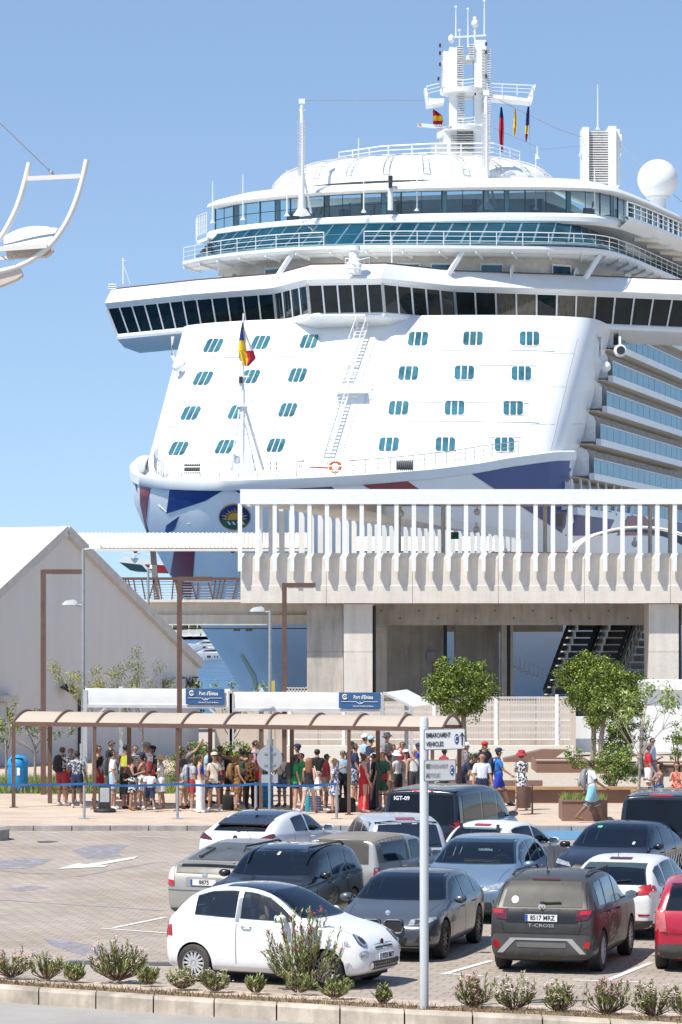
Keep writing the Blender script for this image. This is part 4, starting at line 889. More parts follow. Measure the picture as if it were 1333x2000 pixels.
pier(753, 866, DT+8, 2, zb-.04, CONCD, 'wall_pier'); pier(890, 975, DT+9, 2, zb-.04, CONCD, 'wall_pier'); pier(733, 756, DT+6, 1.5, T(0, 1222, DT+6).z-.02, CONC, 'slender_column'); pier(980, 1003, DT+7, 1.2, zb-.04, CONC, 'slender_column'); pier(1180, 1225, DT+24, 1.5, zb-.04, CONC, 'slender_column')
b = MB(); b.b2((T(830, 0, DT+12).x, DT+12, T(0, 1234, DT+12).z), (T(1100, 0, DT+12).x, DT+13, zb-.05)); b.build('rear_beam', CONC, term)
for px_, D_ in ((731, DT+2), (870, DT+7.5), (994, DT+6.5), (1327, DT+1)):
    b = MB(); p = T(px_, 0, D_); b.tube((p.x, p.y, 0), (p.x, p.y, zb-.1), .08, n=8); b.build('drain_pipe', DARK, term)
b = MB(); b.b2((T(845, 0, DT+7.9).x, DT+7.9, 0), (T(860, 0, DT+7.9).x, DT+7.98, 3.4)); b.build('door', mat('ochre door', (.30, .22, .10), .6), term); b = MB(); b.b2((T(834, 0, DT+7.9).x, DT+7.85, 3.45), (T(851, 0, DT+7.9).x, DT+7.95, 3.85)); b.build('lamp_panel', mat('grey panel', (.3, .3, .32), .5), term)
for k in range(14):                                          # formwork holes on beam faces
    b = MB(); p = T(745+k*37, 1193+ (k % 2)*14, DT+3.99); b.lathe([(.035, 0), (.035, .02)], p-Vector((0, .02, 0)), 6, 'Y'); b.build('tie_hole', DARK, term)
# escalators
esc = lambda i: None
ETR = mat('escalator step metal', (.10, .098, .092), .5, .2); EBAL = seethrough('escalator glass', (.45, .5, .52), .05, .12)
def escal(xb, name, label, n=15, steps=ETR, stairs=False):
    a = T(xb, 1372, DT+2.5); c = T(xb+66, 1222, DT+10); a = Vector((a.x, a.y, 1.6)); d = Vector((c.x-a.x, c.y-a.y, 0)); hd = d.normalized(); sd_ = Vector((hd.y, -hd.x, 0)); rise = 4.4; run = d.length+1.0
    r_ = root(name, (a.x, a.y, .12), label, 'escalator' if not stairs else 'staircase')
    for k in range(n):
        p = a+hd*run*k/n; z = a.z-1.48+rise*k/n+.12+1.0; dz = rise/n; dr = run/n; b = MB()
        b.extr([Vector((p.x, p.y, z))-sd_*.5, Vector((p.x, p.y, z))+sd_*.5, Vector((p.x, p.y, z))+sd_*.5+hd*dr, Vector((p.x, p.y, z))-sd_*.5+hd*dr], (0, 0, dz*.8)); b.build('step', steps, r_)
    za = a.z-.36+1.0
    for s_ in (-1, 1):
        o_ = sd_*.62*s_; p0 = Vector((a.x, a.y, za-1.2))+o_; p1 = Vector((a.x, a.y, za-1.2+rise))+hd*run+o_
        b = MB(); b.extr([p0, p1, p1+Vector((0, 0, .75)), p0+Vector((0, 0, .75))], sd_*.12*s_); b.build('side_panel', mat('dark blue panel', (.035, .045, .06), .35) if not stairs else CREAM, r_)
        if not stairs: b = MB(); b.extr([p0+Vector((0, 0, .42)), p1+Vector((0, 0, .42)), p1+Vector((0, 0, 1.2)), p0+Vector((0, 0, 1.2))], sd_*.02*s_); b.build('balustrade_glass', EBAL, r_)
        b = MB(); b.bar(p0+Vector((0, 0, 1.25)), p1+Vector((0, 0, 1.25)), .14, .1)
        if stairs:
            for k in range(12): q = p0.lerp(p1, k/11); b.tube(q+Vector((0, 0, .3)), q+Vector((0, 0, 1.2)), .025, n=5)
        b.build('handrail', mat('dark blue panel', (.035, .045, .06), .35) if not stairs else STEEL, r_)
escal(1092, 'escalator', 'left escalator rising beneath the terminal behind the double tree'); escal(1155, 'escalator', 'right escalator of the pair, next to the metal stairs')
escal(1222, 'staircase', 'open metal stairs with thin railing right of the escalators', 14, mat('stair tread', (.42, .36, .29), .7), True)
b = MB(); b.b2((T(1055, 0, 133).x, 133, 1.55), (T(1105, 0, 133).x, 135, 2.1)); b.build('escalator_wall_cap', mat('terracotta coping', (.36, .22, .15), .8), term)
b = MB(); b.b2((T(1060, 0, 133).x, 133.1, .12), (T(1103, 0, 133).x, 134.9, 1.55)); b.build('escalator_wall', CONC, term)
b = MB(); b.b2((T(1118, 0, 130).x, 130, .12), (T(1250, 0, 130).x, 130.5, 1.5)); b.b2((T(1248, 0, 130).x, 130, 2.55), (xr, 130.5, 2.95)); b.b2((T(1252, 0, 130).x, 130.25, .12), (xr, 130.49, 2.55)); o = b.build('white_wall', WHITE, None); tag(o, 'plain white rendered wall behind the trees right of the fence', 'wall')
# under-deck stair in the shade of the ship side (white treads)
b = MB()
for k in range(12): p = T(962+k*9, 1282+k*4.2, 160); b.box(p, (.35, .8, .05)); b.tube(p, p+Vector((0, 0, .6)), .02, n=4)
o = b.build('gangway_steps', WHITE, None); tag(o, 'white gangway steps descending behind the terminal piers', 'gangway')
for px_ in (604, 618, 632, 646): b = MB()
b = MB()
for k in range(9): p = T(556+k*6, 1346, 168); b.box((p.x, 168, .9), (.1, .1, 1.6))
b.bar((T(556, 0, 168).x, 168, 1.6), (T(605, 0, 168).x, 168, 1.6), .1, .1); o = b.build('quay_railing', WHITE, None); tag(o, 'short white picket railing on the quay under the ship bow', 'railing')

# ---- footbridge
DB = 152.0
fb = root('footbridge', (T(300, 0, DB).x, DB, 0), 'concrete footbridge with corrugated vaulted canopy joining the terminal', 'footbridge')
x0, x1 = T(-60, 0, DB).x, T(612, 0, DB).x
b = MB(); b.loft([[(x, DB+dy, T(0, y, DB).z) for dy, y in ((-.5, 1171), (-.5, 1176), (0, 1178), (.1, 1200), (-.1, 1201), (-.1, 1221), (3, 1221), (3, 1171))] for x in (x0, x1)], True, True); b.build('deck_beam', CONC, fb)
b = MB(); b.b2((T(200, 0, DB).x, DB-.3, T(0, 1228.5, DB).z), (x1, DB-.2, T(0, 1226.5, DB).z)); 
for px_ in (463, 487): b.box(T(px_, 1230, DB-.3), (.3, .3, .12))
b.build('cable_tray', DARK, fb)
b = MB(); x = T(130, 0, DB).x; k = 0
zr0, zr1 = T(0, 1171, DB).z, T(0, 1132, DB).z
b.b2((x0, DB-.45, zr1-.02), (x1, DB-.3, zr1+.1)); b.build('handrail', BROWN, fb)
rr = random.Random(5); x = x0+.2
while x < x1-.2:
    if rr.random() < .55:
        b = MB(); t = (rr.random()-.5)*.28; b.bar((x+t, DB-.4, zr0), (x-t, DB-.4, zr1), .06, .06, Vector((0, 1, 0))); b.build('railing_bar', BROWN, fb)
    x += .19
b = MB()
for k in range(7): z = zr0+(zr1-zr0)*(k+.6)/7.4; b.tube((x0, DB-.35, z), (x1, DB-.35, z), .014, n=4)
b.build('railing_wire', STEEL, fb)
vault(T(100, 0, DB).x, T(600, 0, DB).x, DB-.2, T(0, 1074, DB).z, .78, 2.6, 'canopy', CREAM, fb, 62, .05)
b = MB()
for k in range(61): x = T(100, 0, DB).x+k*(T(600, 0, DB).x-T(100, 0, DB).x)/61; b.path([(x, DB-.2+2.6*j/10, T(0, 1074, DB).z+.80*math.sin(math.pi*(.04+.92*j/10))) for j in range(7)], .022, 4)
b.build('canopy_rib', mat('canopy rib shade', (.52, .46, .38), .6), fb, kind='stuff')
b = MB(); b.b2((T(140, 0, DB).x, DB-.2, T(0, 1074.5, DB).z-.05), (T(600, 0, DB).x, DB-.12, T(0, 1074.5, DB).z+.06)); b.build('canopy_edge', CREAM, fb)
b = MB(); b.bar(T(299, 1073, DB+.2), T(307, 1172, DB+.2), .26, .3, Vector((0, 1, 0))); b.build('canopy_post', mat('grey brown post', (.22, .20, .18), .6), fb)
for px_ in (265, 455): b = MB(); b.lathe([(.16, 0), (.05, -.15)], T(px_, 1074, DB+.5), 8); b.build('spot_lamp', DARK, fb)

# ---- white tent hall at left
tent = root('warehouse', (-10.2, 122, 0), 'big grey sided hall with a white gabled roof at the left', 'warehouse')
PK = Vector((-10.2, 122, 8.62)); g = Vector((.5, .866, 0)); rg = Vector((-.866, .5, 0)); HW = 9.2; ze = 3.55
GREYW = mat('grey corrugated wall', (.68, .65, .61), .7, var=.04, scale=2, stretch=(1, 1, .1)); ROOFW = mat('white roof membrane', (.72, .73, .74), .5, var=.05, scale=.3)
fr_ = Vector((PK.x, PK.y, 0)); n_out = -rg
b = MB(); w_ = HW*2/26
for k in range(26):
    s0 = -HW+k*w_; s1 = s0+w_; h0 = 8.62-abs(s0)/HW*(8.62-ze)-.1; h1 = 8.62-abs(s1)/HW*(8.62-ze)-.1; p0 = fr_+g*(s0+.0004); p1 = fr_+g*(s1-.0004)
    q = MB(); q.extr([p0, p1, p1+Vector((0, 0, h1)), p0+Vector((0, 0, h0))], n_out*.05); q.build('wall_panel', GREYW, tent)
for s_ in (-1, 1):
    e = fr_+g*HW*s_+Vector((0, 0, ze)); b = MB(); b.extr([PK+n_out*.25, e+n_out*.25, e+rg*40, PK+rg*40], (0, 0, .12)); b.build('roof', ROOFW, tent)
    b = MB(); b.bar(PK+n_out*.15, e+n_out*.15, .25, .32, Vector((0, 0, 1))); b.build('gable_trim', mat('gable trim', (.55, .52, .48), .5), tent)
b = MB(); e = fr_+g*HW; b.extr([e, e+rg*40, e+rg*40+Vector((0, 0, ze)), e+Vector((0, 0, ze))], g*.05); b.build('far_wall', GREYW, tent)
def onwall(px_, py_, o=.08):
    d = (at(px_, py_, 100)-CAM); t = ((fr_-CAM).dot(n_out)+o)/d.dot(n_out); return CAM+d*t
def wallbox(pts, name, m, th=.08, o=.06): b = MB(); b.extr([onwall(x, y, o) for x, y in pts], n_out*th); return b.build(name, m, tent)
d_ = wallbox([(-10, 1372), (13, 1372), (13, 1496), (-10, 1496)], 'door', mat('pale door', (.50, .50, .50), .5), .06); wallbox([(-10, 1358), (20, 1358), (20, 1370), (-10, 1370)], 'door_hood', mat('gable trim', (.55, .52, .48), .5), .4)
wallbox([(11, 1382), (14, 1382), (14, 1400), (11, 1400)], 'hinge', DARK); wallbox([(11, 1445), (14, 1445), (14, 1462), (11, 1462)], 'hinge', DARK)
wallbox([(153, 1366), (156, 1366), (156, 1495), (153, 1495)], 'door_edge', DARK); wallbox([(145, 1360), (185, 1360), (185, 1364), (145, 1364)], 'door_hood', mat('gable trim', (.55, .52, .48), .5), .4)
for px_, py_ in ((133, 1348), (380, 1340)):
    b = MB(); p = onwall(px_, py_, .35); b.box(p, (.5, .5, .08), .3, Matrix.Rotation(.3, 3, 'Z')@Matrix.Rotation(.5, 3, 'Y')); b.box(p+Vector((.15, 0, .05)), (.12, .3, .3)); b.bar(onwall(px_-4, py_-12, .02), p, .08, .05); b.build('floodlight', DARK, tent)
ac = wallbox([(318, 1326), (345, 1326), (345, 1350), (318, 1350)], 'air_conditioner', mat('grey cabinet', (.5, .5, .48), .5), .4); wallbox([(318, 1328), (328, 1328), (328, 1348), (318, 1348)], 'fan_grille', DARK, .05, .5)
text('EXIT', .62, DARK, 'lettering', tent, TM(onwall(371, 1334, .12), g, (0, 0, 1)))

# ---- tent canopies with blue banners
TW = mat('white tarpaulin', (.74, .74, .73), .55, var=.04, scale=3, bump=.2, bscale=3); BNB = mat('banner blue', (.03, .10, .24), .5, var=.05); GALV = mat('pale alu frame', (.6, .6, .6), .4, .3)
def canopy(pxa, ya, xb, yb_, D0, D1, label, bx0, bx1, end=False):
    a, c = at(pxa, ya, D0), at(xb, yb_, D1); r_ = root('tent_canopy', ((a.x+c.x)/2, (a.y+c.y)/2, .12), label, 'canopy', 'white tent canopies over the queue'); d = (c-a); d.z = 0; d.normalize(); n = Vector((d.y, -d.x, 0)); hh = .52
    zt = a.z; L_ = (Vector((c.x, c.y, 0))-Vector((a.x, a.y, 0))).length; A_ = Vector((a.x, a.y, zt)); 
    b = MB(); rows = []
    for i in range(25):
        p = A_+d*L_*i/24; rows.append([p+n*(.004*math.sin(i*1.1)), p+Vector((0, 0, -hh*.5))+n*(.02+.006*math.sin(i*1.7)), p+Vector((0, 0, -hh))+n*.004*math.sin(i*.9)])
    b.loft(rows); b.build('fascia', TW, r_, True)
    B_ = Vector((0, 0, -.3)); back = -n*4.2
    b = MB(); b.loft([[A_, A_+d*L_], [A_-n*2.1+Vector((0, 0, -.15)), A_+d*L_-n*2.1+Vector((0, 0, -.15))], [A_-n*4.2+B_, A_+d*L_-n*4.2+B_]]); b.build('roof_sheet', TW, r_)
    for t in (0, L_): 
        for nn_ in (0, 4.2): p = A_+d*t-n*nn_; b = MB(); b.bar(p+Vector((0, 0, -.05)), Vector((p.x, p.y, .12)), .13, .13, Vector((0, 1, 0))); b.build('pole', GALV, r_)
    b = MB(); b.bar(A_+Vector((0, 0, -hh-.05)), A_+d*L_+Vector((0, 0, -hh-.05)), .08, .1); b.bar(A_-n*4.2+B_, A_+d*L_-n*4.2+B_, .08, .2)
    for t, s_ in ((0, 1), (L_, -1)): b.bar(A_+d*t+Vector((0, 0, -1.2)), A_+d*(t+s_*.8)+Vector((0, 0, -hh)), .06, .06)
    b.build('frame', GALV, r_)
    p0 = A_+d*(L_*bx0); p1 = A_+d*(L_*bx1); b = MB(); q = n*.075; b.extr([p0+q, p1+q, p1+q+Vector((0, 0, -hh*.96)), p0+q+Vector((0, 0, -hh*.96))], n*.012); bn = b.build('banner', BNB, r_)
    mid = (p0+p1)/2+n*.10; w_ = (p1-p0).length
    text("Port d'Eivissa", .17, WHITE, 'lettering', bn, TM(mid+d*.12+Vector((0, 0, -.15)), d, (0, 0, 1)), .003, bold=.003, fit=.62); text("Autoritat Portuària de Balears", .075, WHITE, 'lettering', bn, TM(mid+d*.12+Vector((0, 0, -.43)), d, (0, 0, 1)), .003, fit=.66)
    b = MB(); z = Vector((0, 0, -.29)); b.bar(p0+d*.08+q*1.4+z, mid+z-d*.1, .012, .014); b.bar(mid+z+d*.16, p1-d*.08+q*1.4+z, .012, .014); b.bar(mid+z-d*.1, mid+z-d*.0+Vector((0, 0, -.07)), .012, .016); b.bar(mid+z, mid+z+d*.1+Vector((0, 0, -.07)), .012, .016); b.bar(mid+z+d*.0+Vector((0, 0, -.07)), mid+z+d*.16, .012, .016); b.build('wave_line', WHITE, bn)
    b = MB(); cc = p0+d*.2+q*1.4+Vector((0, 0, -.14)); b.path([cc+d*(.07*math.cos(R(t)))+Vector((0, 0, .07*math.sin(R(t)))) for t in range(40, 350, 20)], .018, 4); b.bar(cc-d*.03, cc+d*.05, .02, .02); b.build('port_emblem', WHITE, bn)
    return A_, d, L_, n, r_
canopy(167, 1344, 450, 1350, 107, 106, 'left white tent canopy, its blue banner beside the central joint', .70, .965)
A_, d, L_, n, r_ = canopy(453, 1351, 746, 1356, 106, 105, 'right white tent canopy, its blue banner at the far right end', .72, .995)
e = A_+d*L_; b = MB(); f0 = e+Vector((.05, 0, 0)); f1 = e-n*(-0)+d*.95+Vector((0, 0, -.45)); b.bar(f0, f1, .07, .07); b.bar(f1, f1+Vector((0, 0, -.4)), .07, .07); b.bar(f0+Vector((0, 0, -.52)), f1+Vector((0, 0, -.15)), .05, .05)
b.bar(Vector((f1.x, f1.y, f1.z)), Vector((f1.x, f1.y, .12)), .1, .1, Vector((0, 1, 0))); b.build('end_frame', GALV, r_); b = MB(); b.add([f0, f1, f1-n*4, f0-n*4], [(0, 1, 2, 3)]); b.build('end_sheet', TW, r_)

# ---- brown bus shelter
SHB = mat('tan roof sheet', (.62, .54, .45), .55, var=.05, scale=.8)
_n = SHB.node_tree; _t = _n.nodes.new('ShaderNodeBsdfTranslucent'); _t.inputs[0].default_value = (.85, .79, .70, 1); _m = _n.nodes.new('ShaderNodeMixShader'); _m.inputs[0].default_value = .38
_n.links.new(_n.nodes['Principled BSDF'].outputs[0], _m.inputs[1]); _n.links.new(_t.outputs[0], _m.inputs[2]); _n.links.new(_m.outputs[0], _n.nodes['Material Output'].inputs[0])
def shp(px_, k):   # plan point along shelter front
    t = (px_-27)/(890-27); D = 94.6-4.3*t; return at(px_, 0, D)
shl = root('bus_shelter', (shp(450, 0).x, 92.5, .12), 'long brown framed shelter with a tan barrel roof over the queue', 'shelter')
ribs = [25, 106.5, 188, 272.5, 354, 437, 519, 604.5, 690, 777, 865]
fp = [shp(x, 0) for x in ribs]; 
def zf(p): return 2.52
dep = Vector((0, 2.2, 0))
def arc(p, r_=0.0, n=12): return [Vector((p.x+.6*(j/n), p.y+2.2*j/n, 2.52+(.30+r_)*math.sin(math.pi*j/n))) for j in range(n+1)]
for i in range(len(fp)-1):
    b = MB(); m_ = [fp[i].lerp(fp[i+1], k/4) for k in range(5)]; b.loft([arc(p) for p in m_]); b.build('roof_panel', SHB, shl, True)
for i, p in enumerate(fp):
    b = MB(); b.path(arc(p, .02), .045, 6); b.build('roof_rib', BROWN, shl, True)
b = MB(); b.bar(Vector((fp[0].x, fp[0].y, 2.5)), Vector((fp[-1].x, fp[-1].y, 2.5)), .08, .12); b.bar(Vector((fp[0].x+.6, fp[0].y+2.2, 2.5)), Vector((fp[-1].x+.6, fp[-1].y+2.2, 2.5)), .08, .12); b.build('eaves_beam', BROWN, shl)
for px_ in (27, 185, 347, 510, 682, 845):
    p = shp(px_, 0); b = MB(); b.b2((p.x-.05, p.y-.05, .12), (p.x+.05, p.y+.05, 2.48)); b.box((p.x, p.y, .13), (.22, .22, .02)); b.build('post', BROWN, shl)
    p = shp(px_+44, 0)+Vector((.2, 2.2, 0)); b = MB(); b.b2((p.x-.06, p.y-.06, .12), (p.x+.06, p.y+.06, 2.48)); b.build('post', BROWN, shl)

# ---- street furniture
def portal(px_, top, arm, D, label):
    p = at(px_, top, D); r_ = root('brown_portal_post', (p.x, D, .12), label, 'post', 'brown angled lamp posts'); b = MB(); b.b2((p.x-.075, D-.075, .12), (p.x+.075, D+.075, p.z)); b.build('post', BROWN, r_)
    q = at(arm, top+4, D); b = MB(); b.b2((p.x-.075, D-.076, p.z+.001), (q.x, D+.076, p.z+.14)); b.build('arm', BROWN, r_); b = MB(); b.b2((q.x-.9, D-.06, p.z-.03), (q.x-.05, D+.06, p.z)); b.build('lamp_strip', mat('frosted lamp', (.6, .6, .58), .4), r_)
portal(85, 1121, 160, 101, 'brown square lamp post with arm in front of the white gabled hall'); portal(351, 1135, 416, 104, 'brown square lamp post with arm in front of the footbridge'); portal(556, 1147, 617, 106, 'brown square lamp post with arm beside the grey concrete pier')
LG = mat('lamp post grey', (.33, .35, .35), .5, .3)
def lamp(px_, top, D, heads, label, r_=.075):
    p = at(px_, top, D); o = root('street_lamp', (p.x, D, .12), label, 'street lamp', 'grey street lamps'); b = MB(); b.tube((p.x, D, .12), (p.x, D, p.z), r_, r_*.7, 10); b.tube((p.x, D, .12), (p.x, D, 1.2), r_*1.6, n=10); b.build('pole', LG, o, True)
    for s_, y in heads:
        q = at(px_, y, D); L_ = .55; b = MB(); b.tube(q, q+Vector((s_*.25, 0, .03)), .04, n=6); b.build('bracket', LG, o)
        b = MB(); c = q+Vector((s_*.2, 0, .05)); b.loft([[c+Vector((s_*x, y_, z)) for y_, z in ((-w_, -.02), (-w_*.6, h_), (w_*.6, h_), (w_, -.02))] for x, w_, h_ in ((0, .05, .10), (.12, .12, .16), (.38, .15, .12), (.5, .06, .02))], True, True)
        b.build('lamp_head', mat('lamp head grey', (.55, .56, .56), .4), o, True)
lamp(163, 1072, 112, [(1, 1074), (-1, 1183)], 'tall grey street lamp with two heads before the gabled hall'); lamp(290, 1108, 146, [(.3, 1112)], 'slim grey lamp standing in front of the footbridge railing'); lamp(528, 1192, 116, [(-1, 1196)], 'grey street lamp with one head beneath the ship bow')
b = MB(); p = at(534, 1345, 115.8); b.box(p, (.12, .03, .55)); o = b.build('post_plate', mat('yellow plate', (.5, .4, .1), .5)); tag(o, 'narrow yellowish number plate strapped to the lamp under the bow', 'plate')
# barrier posts and tape
BP = [(165, 1596), (347, 1600), (500, 1601), (658, 1601)]
bt = []
for i, (px_, y) in enumerate(BP):
    p = gnd(px_, y, .12); p.y = 89.6; p.x = (px_-CX)/F*89.6
    r_ = root('barrier_post', (p.x, p.y, .12), ['steel barrier post at left end by the couple with backpacks', 'steel barrier post in front of the man in dark grey shirt', 'steel barrier post just left of the round sign', 'steel barrier post right of the woman with the white tote bag'][i], 'barrier post', 'steel barrier posts holding the blue tape')
    b = MB(); b.tube((0, 0, 0), (0, 0, .98), .038, n=10); b.build('post', STEEL, r_, True, local=True); b = MB(); b.lathe([(.16, 0), (.16, .012), (.04, .02)], (0, 0, 0), 14); b.build('base_plate', STEEL, r_, local=True); bt.append(Vector((p.x, p.y, 1.03)))
TB = mat('blue barrier tape', (.015, .10, .27), .6, var=.25, scale=6)
pts = [bt[0]+Vector((-3.5, .5, .02))]+bt; b = MB(); bt_rows = [[], []]
for a, c in zip(pts, pts[1:]):
    for k in range(8): t = k/8; p = a.lerp(c, t)+Vector((0, -.045, -.05*math.sin(math.pi*t))); bt_rows[0].append(p); bt_rows[1].append(p+Vector((0, .01*math.sin(k*2), .065)))
bt_rows[0].append(pts[-1]+Vector((0, -.045, 0))); bt_rows[1].append(pts[-1]+Vector((0, -.045, .065)))
b.loft(bt_rows); o = b.build('barrier_tape', TB); tag(o, 'blue barrier tape strung between the steel posts in front of the queue', 'barrier tape')
# blue bin
p = Vector(((35.5-CX)/F*102, 102, .12)); r_ = root('blue_bin', p, 'bright blue cylindrical bin at the left by the grass', 'bin')
BLU = mat('bright blue plastic', (.02, .28, .62), .4, var=.05)
b = MB(); b.lathe([(.27, 0), (.30, .05), (.31, .85)], (0, 0, 0), 28); b.build('body', BLU, r_, True, local=True)
b = MB(); rows = []
for i in range(9):
    a = i/8*math.pi; rows.append((.315, .86+.0*i))
b.lathe([(.325, .84), (.325, .92)], (0, 0, 0), 28)
for k in range(28):
    a = 2*math.pi*k/28; a2 = 2*math.pi*(k+1)/28; o1 = max(0, abs(math.cos(a))-.0)
prof = [(.325, .92), (.30, 1.02), (.2, 1.13), (.0, 1.17)]
b.lathe(prof, (0, 0, 0), 28); b.build('lid', BLU, r_, True, local=True)
b = MB(); rows = [[], []]
pts = [(x, -.34 if abs(x) < .3 else -.3, z) for x, z in roundpoly((0, 1.0), .40, .17, .08, 5)]; b.extr([(x, -math.sqrt(max(0, .325**2-x*x))-.004-(0), z) for x, y, z in pts], (0, .01, 0)); b.build('opening', DARK, r_, local=True)
b = MB(); b.b2((.0, -.318, .55), (.09, -.312, .78)); b.build('label_sticker', WHITE, r_, local=True)
# brown litter bin
p = Vector(((1023-CX)/F*91.5, 91.5, .12)); r_ = root('litter_bin', p, 'dark brown litter bin on a side post near the walking man', 'litter bin')
b = MB(); b.lathe([(.19, .18), (.20, .2), (.20, .76), (.18, .76), (.18, .25)], (0, 0, 0), 20); b.build('bucket', BROWN, r_, True, local=True); b = MB(); b.bar((.24, 0, 0), (.24, 0, .82), .05, .03, Vector((0, 1, 0))); b.box((.22, 0, .72), (.08, .05, .04)); b.box((.24, 0, .01), (.2, .15, .02)); b.build('post', BROWN, r_, local=True)
# round sign from behind
p = Vector(((527-CX)/F*88, 88, .12)); r_ = root('round_sign', p, 'round traffic sign seen from behind on a grey pole in the queue', 'traffic sign'); SB = mat('sign back grey', (.38, .40, .42), .5, .2)
zc = at(527, 1482, 88).z-.12; b = MB(); b.tube((0, 0, 0), (0, 0, zc+.4), .035, n=10); b.build('pole', mat('pole blue grey', (.30, .36, .42), .4, .3), r_, True, local=True); b = MB(); b.lathe([(.33, .06), (.335, .05), (.33, .04)], (0, 0, zc), 36, 'Y'); b.build('disc', SB, r_, local=True)
b = MB(); b.box((0, .04, zc-.53), (.44, .02, .22)); b.build('supplementary_plate', SB, r_, local=True); b = MB(); b.box((0, .03, zc+.15), (.3, .02, .05)); b.box((0, .03, zc-.15), (.3, .02, .05)); b.build('bracket', STEEL, r_, local=True)
# direction signs in the foreground
p = Vector(((829-CX)/F*48.1, 48.1, .03)); r_ = root('direction_sign', p, 'pale grey pole with two white direction signs in the foreground', 'signpost'); zt = at(829, 1401, 48.1).z
PWG = mat('pale grey pole paint', (.52, .54, .54), .4, var=.05, scale=2)
b = MB(); b.lathe([(.064, 0), (.064, zt-p.z-.03), (.05, zt-p.z), (0, zt-p.z+.005)], (0, 0, 0), 20); b.lathe([(.11, .0), (.11, .01), (.065, .015)], (0, 0, 0), 20); b.build('pole', PWG, r_, True, local=True)
SW = mat('sign face white', (.66, .66, .64), .4, var=.05, scale=3); SG = mat('faded sign grey', (.50, .50, .49), .5, var=.05)
def dsign(x0, x1, yt, yb_, lines, m, arrow, fade, D=48.0):
    a = at(x0, yt, D); c = at(x1, yb_, D); w_ = c.x-a.x; h_ = a.z-c.z; X = Vector((math.cos(.0), 0, 0)); o_ = Vector((a.x, D-.09, c.z))
    tilt = Vector((.9985, -.02, .028)) if arrow else Vector((.9985, -.02, .028)); up = Vector((0, 0, 1))
    def q(x, z, dy=0): return o_+tilt*x+up*z+Vector((0, dy, 0))
    b = MB(); pl = [q(x, z) for x, z in roundpoly((w_/2, h_/2), w_, h_, .02, 3)]; b.extr(pl, (0, .045, 0)); pn = b.build('sign_panel', mat('sign border grey', (.2, .2, .21), .5), r_)
    b = MB(); b.extr([q(x, z, -.006) for x, z in roundpoly((w_/2, h_/2), w_-.025, h_-.025, .02, 3)], (0, .005, 0)); b.build('sign_face', m, pn)
    ink = DARK if not fade else mat('faded lettering', (.30, .30, .31), .6)
    for i, (s, ms) in enumerate(lines):
        z = h_*(.70-.42*i)
        if not fade: text(s, ms, ink, 'lettering', pn, TM(q(.03, z, -.012), tilt, up), .002, 'LEFT', .0015, fit=len(s)*.0318)
        else:
            text(s[:2], ms, mat('dark lettering', (.08, .08, .09), .6), 'lettering', pn, TM(q(.03, z, -.012), tilt, up), .002, 'LEFT', .002, fit=.062)
            text(s[2:], ms, mat('very faded lettering', (.34, .34, .34), .6), 'lettering', pn, TM(q(.10, z, -.012), tilt, up), .002, 'LEFT', fit=(len(s)-2)*.0222)
    RB = mat('emblem blue', (.03, .07, .22) if not fade else (.25, .33, .45), .5); cx = w_*.79 if arrow else w_*.87
    b = MB(); b.extr([q(cx+.032*math.cos(R(t)), h_*.5+.075*math.sin(R(t)), -.012) for t in range(0, 360, 20)], (0, .004, 0)); em = b.build('port_emblem', RB, pn)
    b = MB(); b.path([q(cx+.017*math.cos(R(t)), h_*.5+.04*math.sin(R(t)), -.016) for t in range(40, 340, 25)], .006, 4); 
    if arrow:
        b.build('emblem_curl', SW, pn); b = MB(); ax = w_*.92; b.bar(q(ax, h_*.2, -.014), q(ax, h_*.7, -.014), .018, .004, Vector((0, -1, 0))); b.add([q(ax-.045, h_*.58, -.015), q(ax, h_*.82, -.015), q(ax+.045, h_*.58, -.015), q(ax, h_*.68, -.015)], [(0, 1, 3), (1, 2, 3)]); b.build('arrow', DARK, pn)
    else: b.build('emblem_curl', SW, pn)
dsign(828, 909, 1424, 1465, [('EMBARCAMENT', .094), ('VEHICLES', .094)], SW, True, False); dsign(828, 891, 1484, 1526, [('ESTACIONAMENT', .085), ('AUTOCARS', .09)], SG, False, True)

# fence, walls, planters, bench
def meshmat():
    m = bpy.data.materials.new('white wire mesh'); m.use_nodes = True; nt = m.node_tree; N = nt.nodes; L = nt.links; b = N['Principled BSDF']; b.inputs['Base Color'].default_value = (.62, .60, .56, 1); b.inputs['Roughness'].default_value = .5
    tc = N.new('ShaderNodeTexCoord'); mp = N.new('ShaderNodeMapping'); L.new(tc.outputs['Object'], mp.inputs[0])
    w1 = N.new('ShaderNodeTexWave'); w1.bands_direction = 'X'; w1.inputs['Scale'].default_value = 3.2; L.new(mp.outputs[0], w1.inputs[0]); w2 = N.new('ShaderNodeTexWave'); w2.bands_direction = 'Z'; w2.inputs['Scale'].default_value = 1.2; L.new(mp.outputs[0], w2.inputs[0])
    mx = N.new('ShaderNodeMath'); mx.operation = 'MAXIMUM'; L.new(w1.outputs['Fac'], mx.inputs[0]); L.new(w2.outputs['Fac'], mx.inputs[1]); mr = N.new('ShaderNodeMapRange'); mr.inputs['From Min'].default_value = .6; mr.inputs['From Max'].default_value = .95; mr.inputs['To Max'].default_value = .75; L.new(mx.outputs[0], mr.inputs['Value']); L.new(mr.outputs[0], b.inputs['Alpha']); return m
MM = meshmat(); DF = 126.0
fen = root('mesh_fence', (at(900, 0, DF).x, DF, .12), 'white wire mesh fence with white posts in front of the terminal', 'fence')
for px_ in (566, 671, 745, 848, 969, 1088, 1200):
    p = at(px_, 0, DF); b = MB(); b.b2((p.x-.06, DF-.06, .12), (p.x+.06, DF+.06, 2.48)); b.build('post', WHITE, fen)
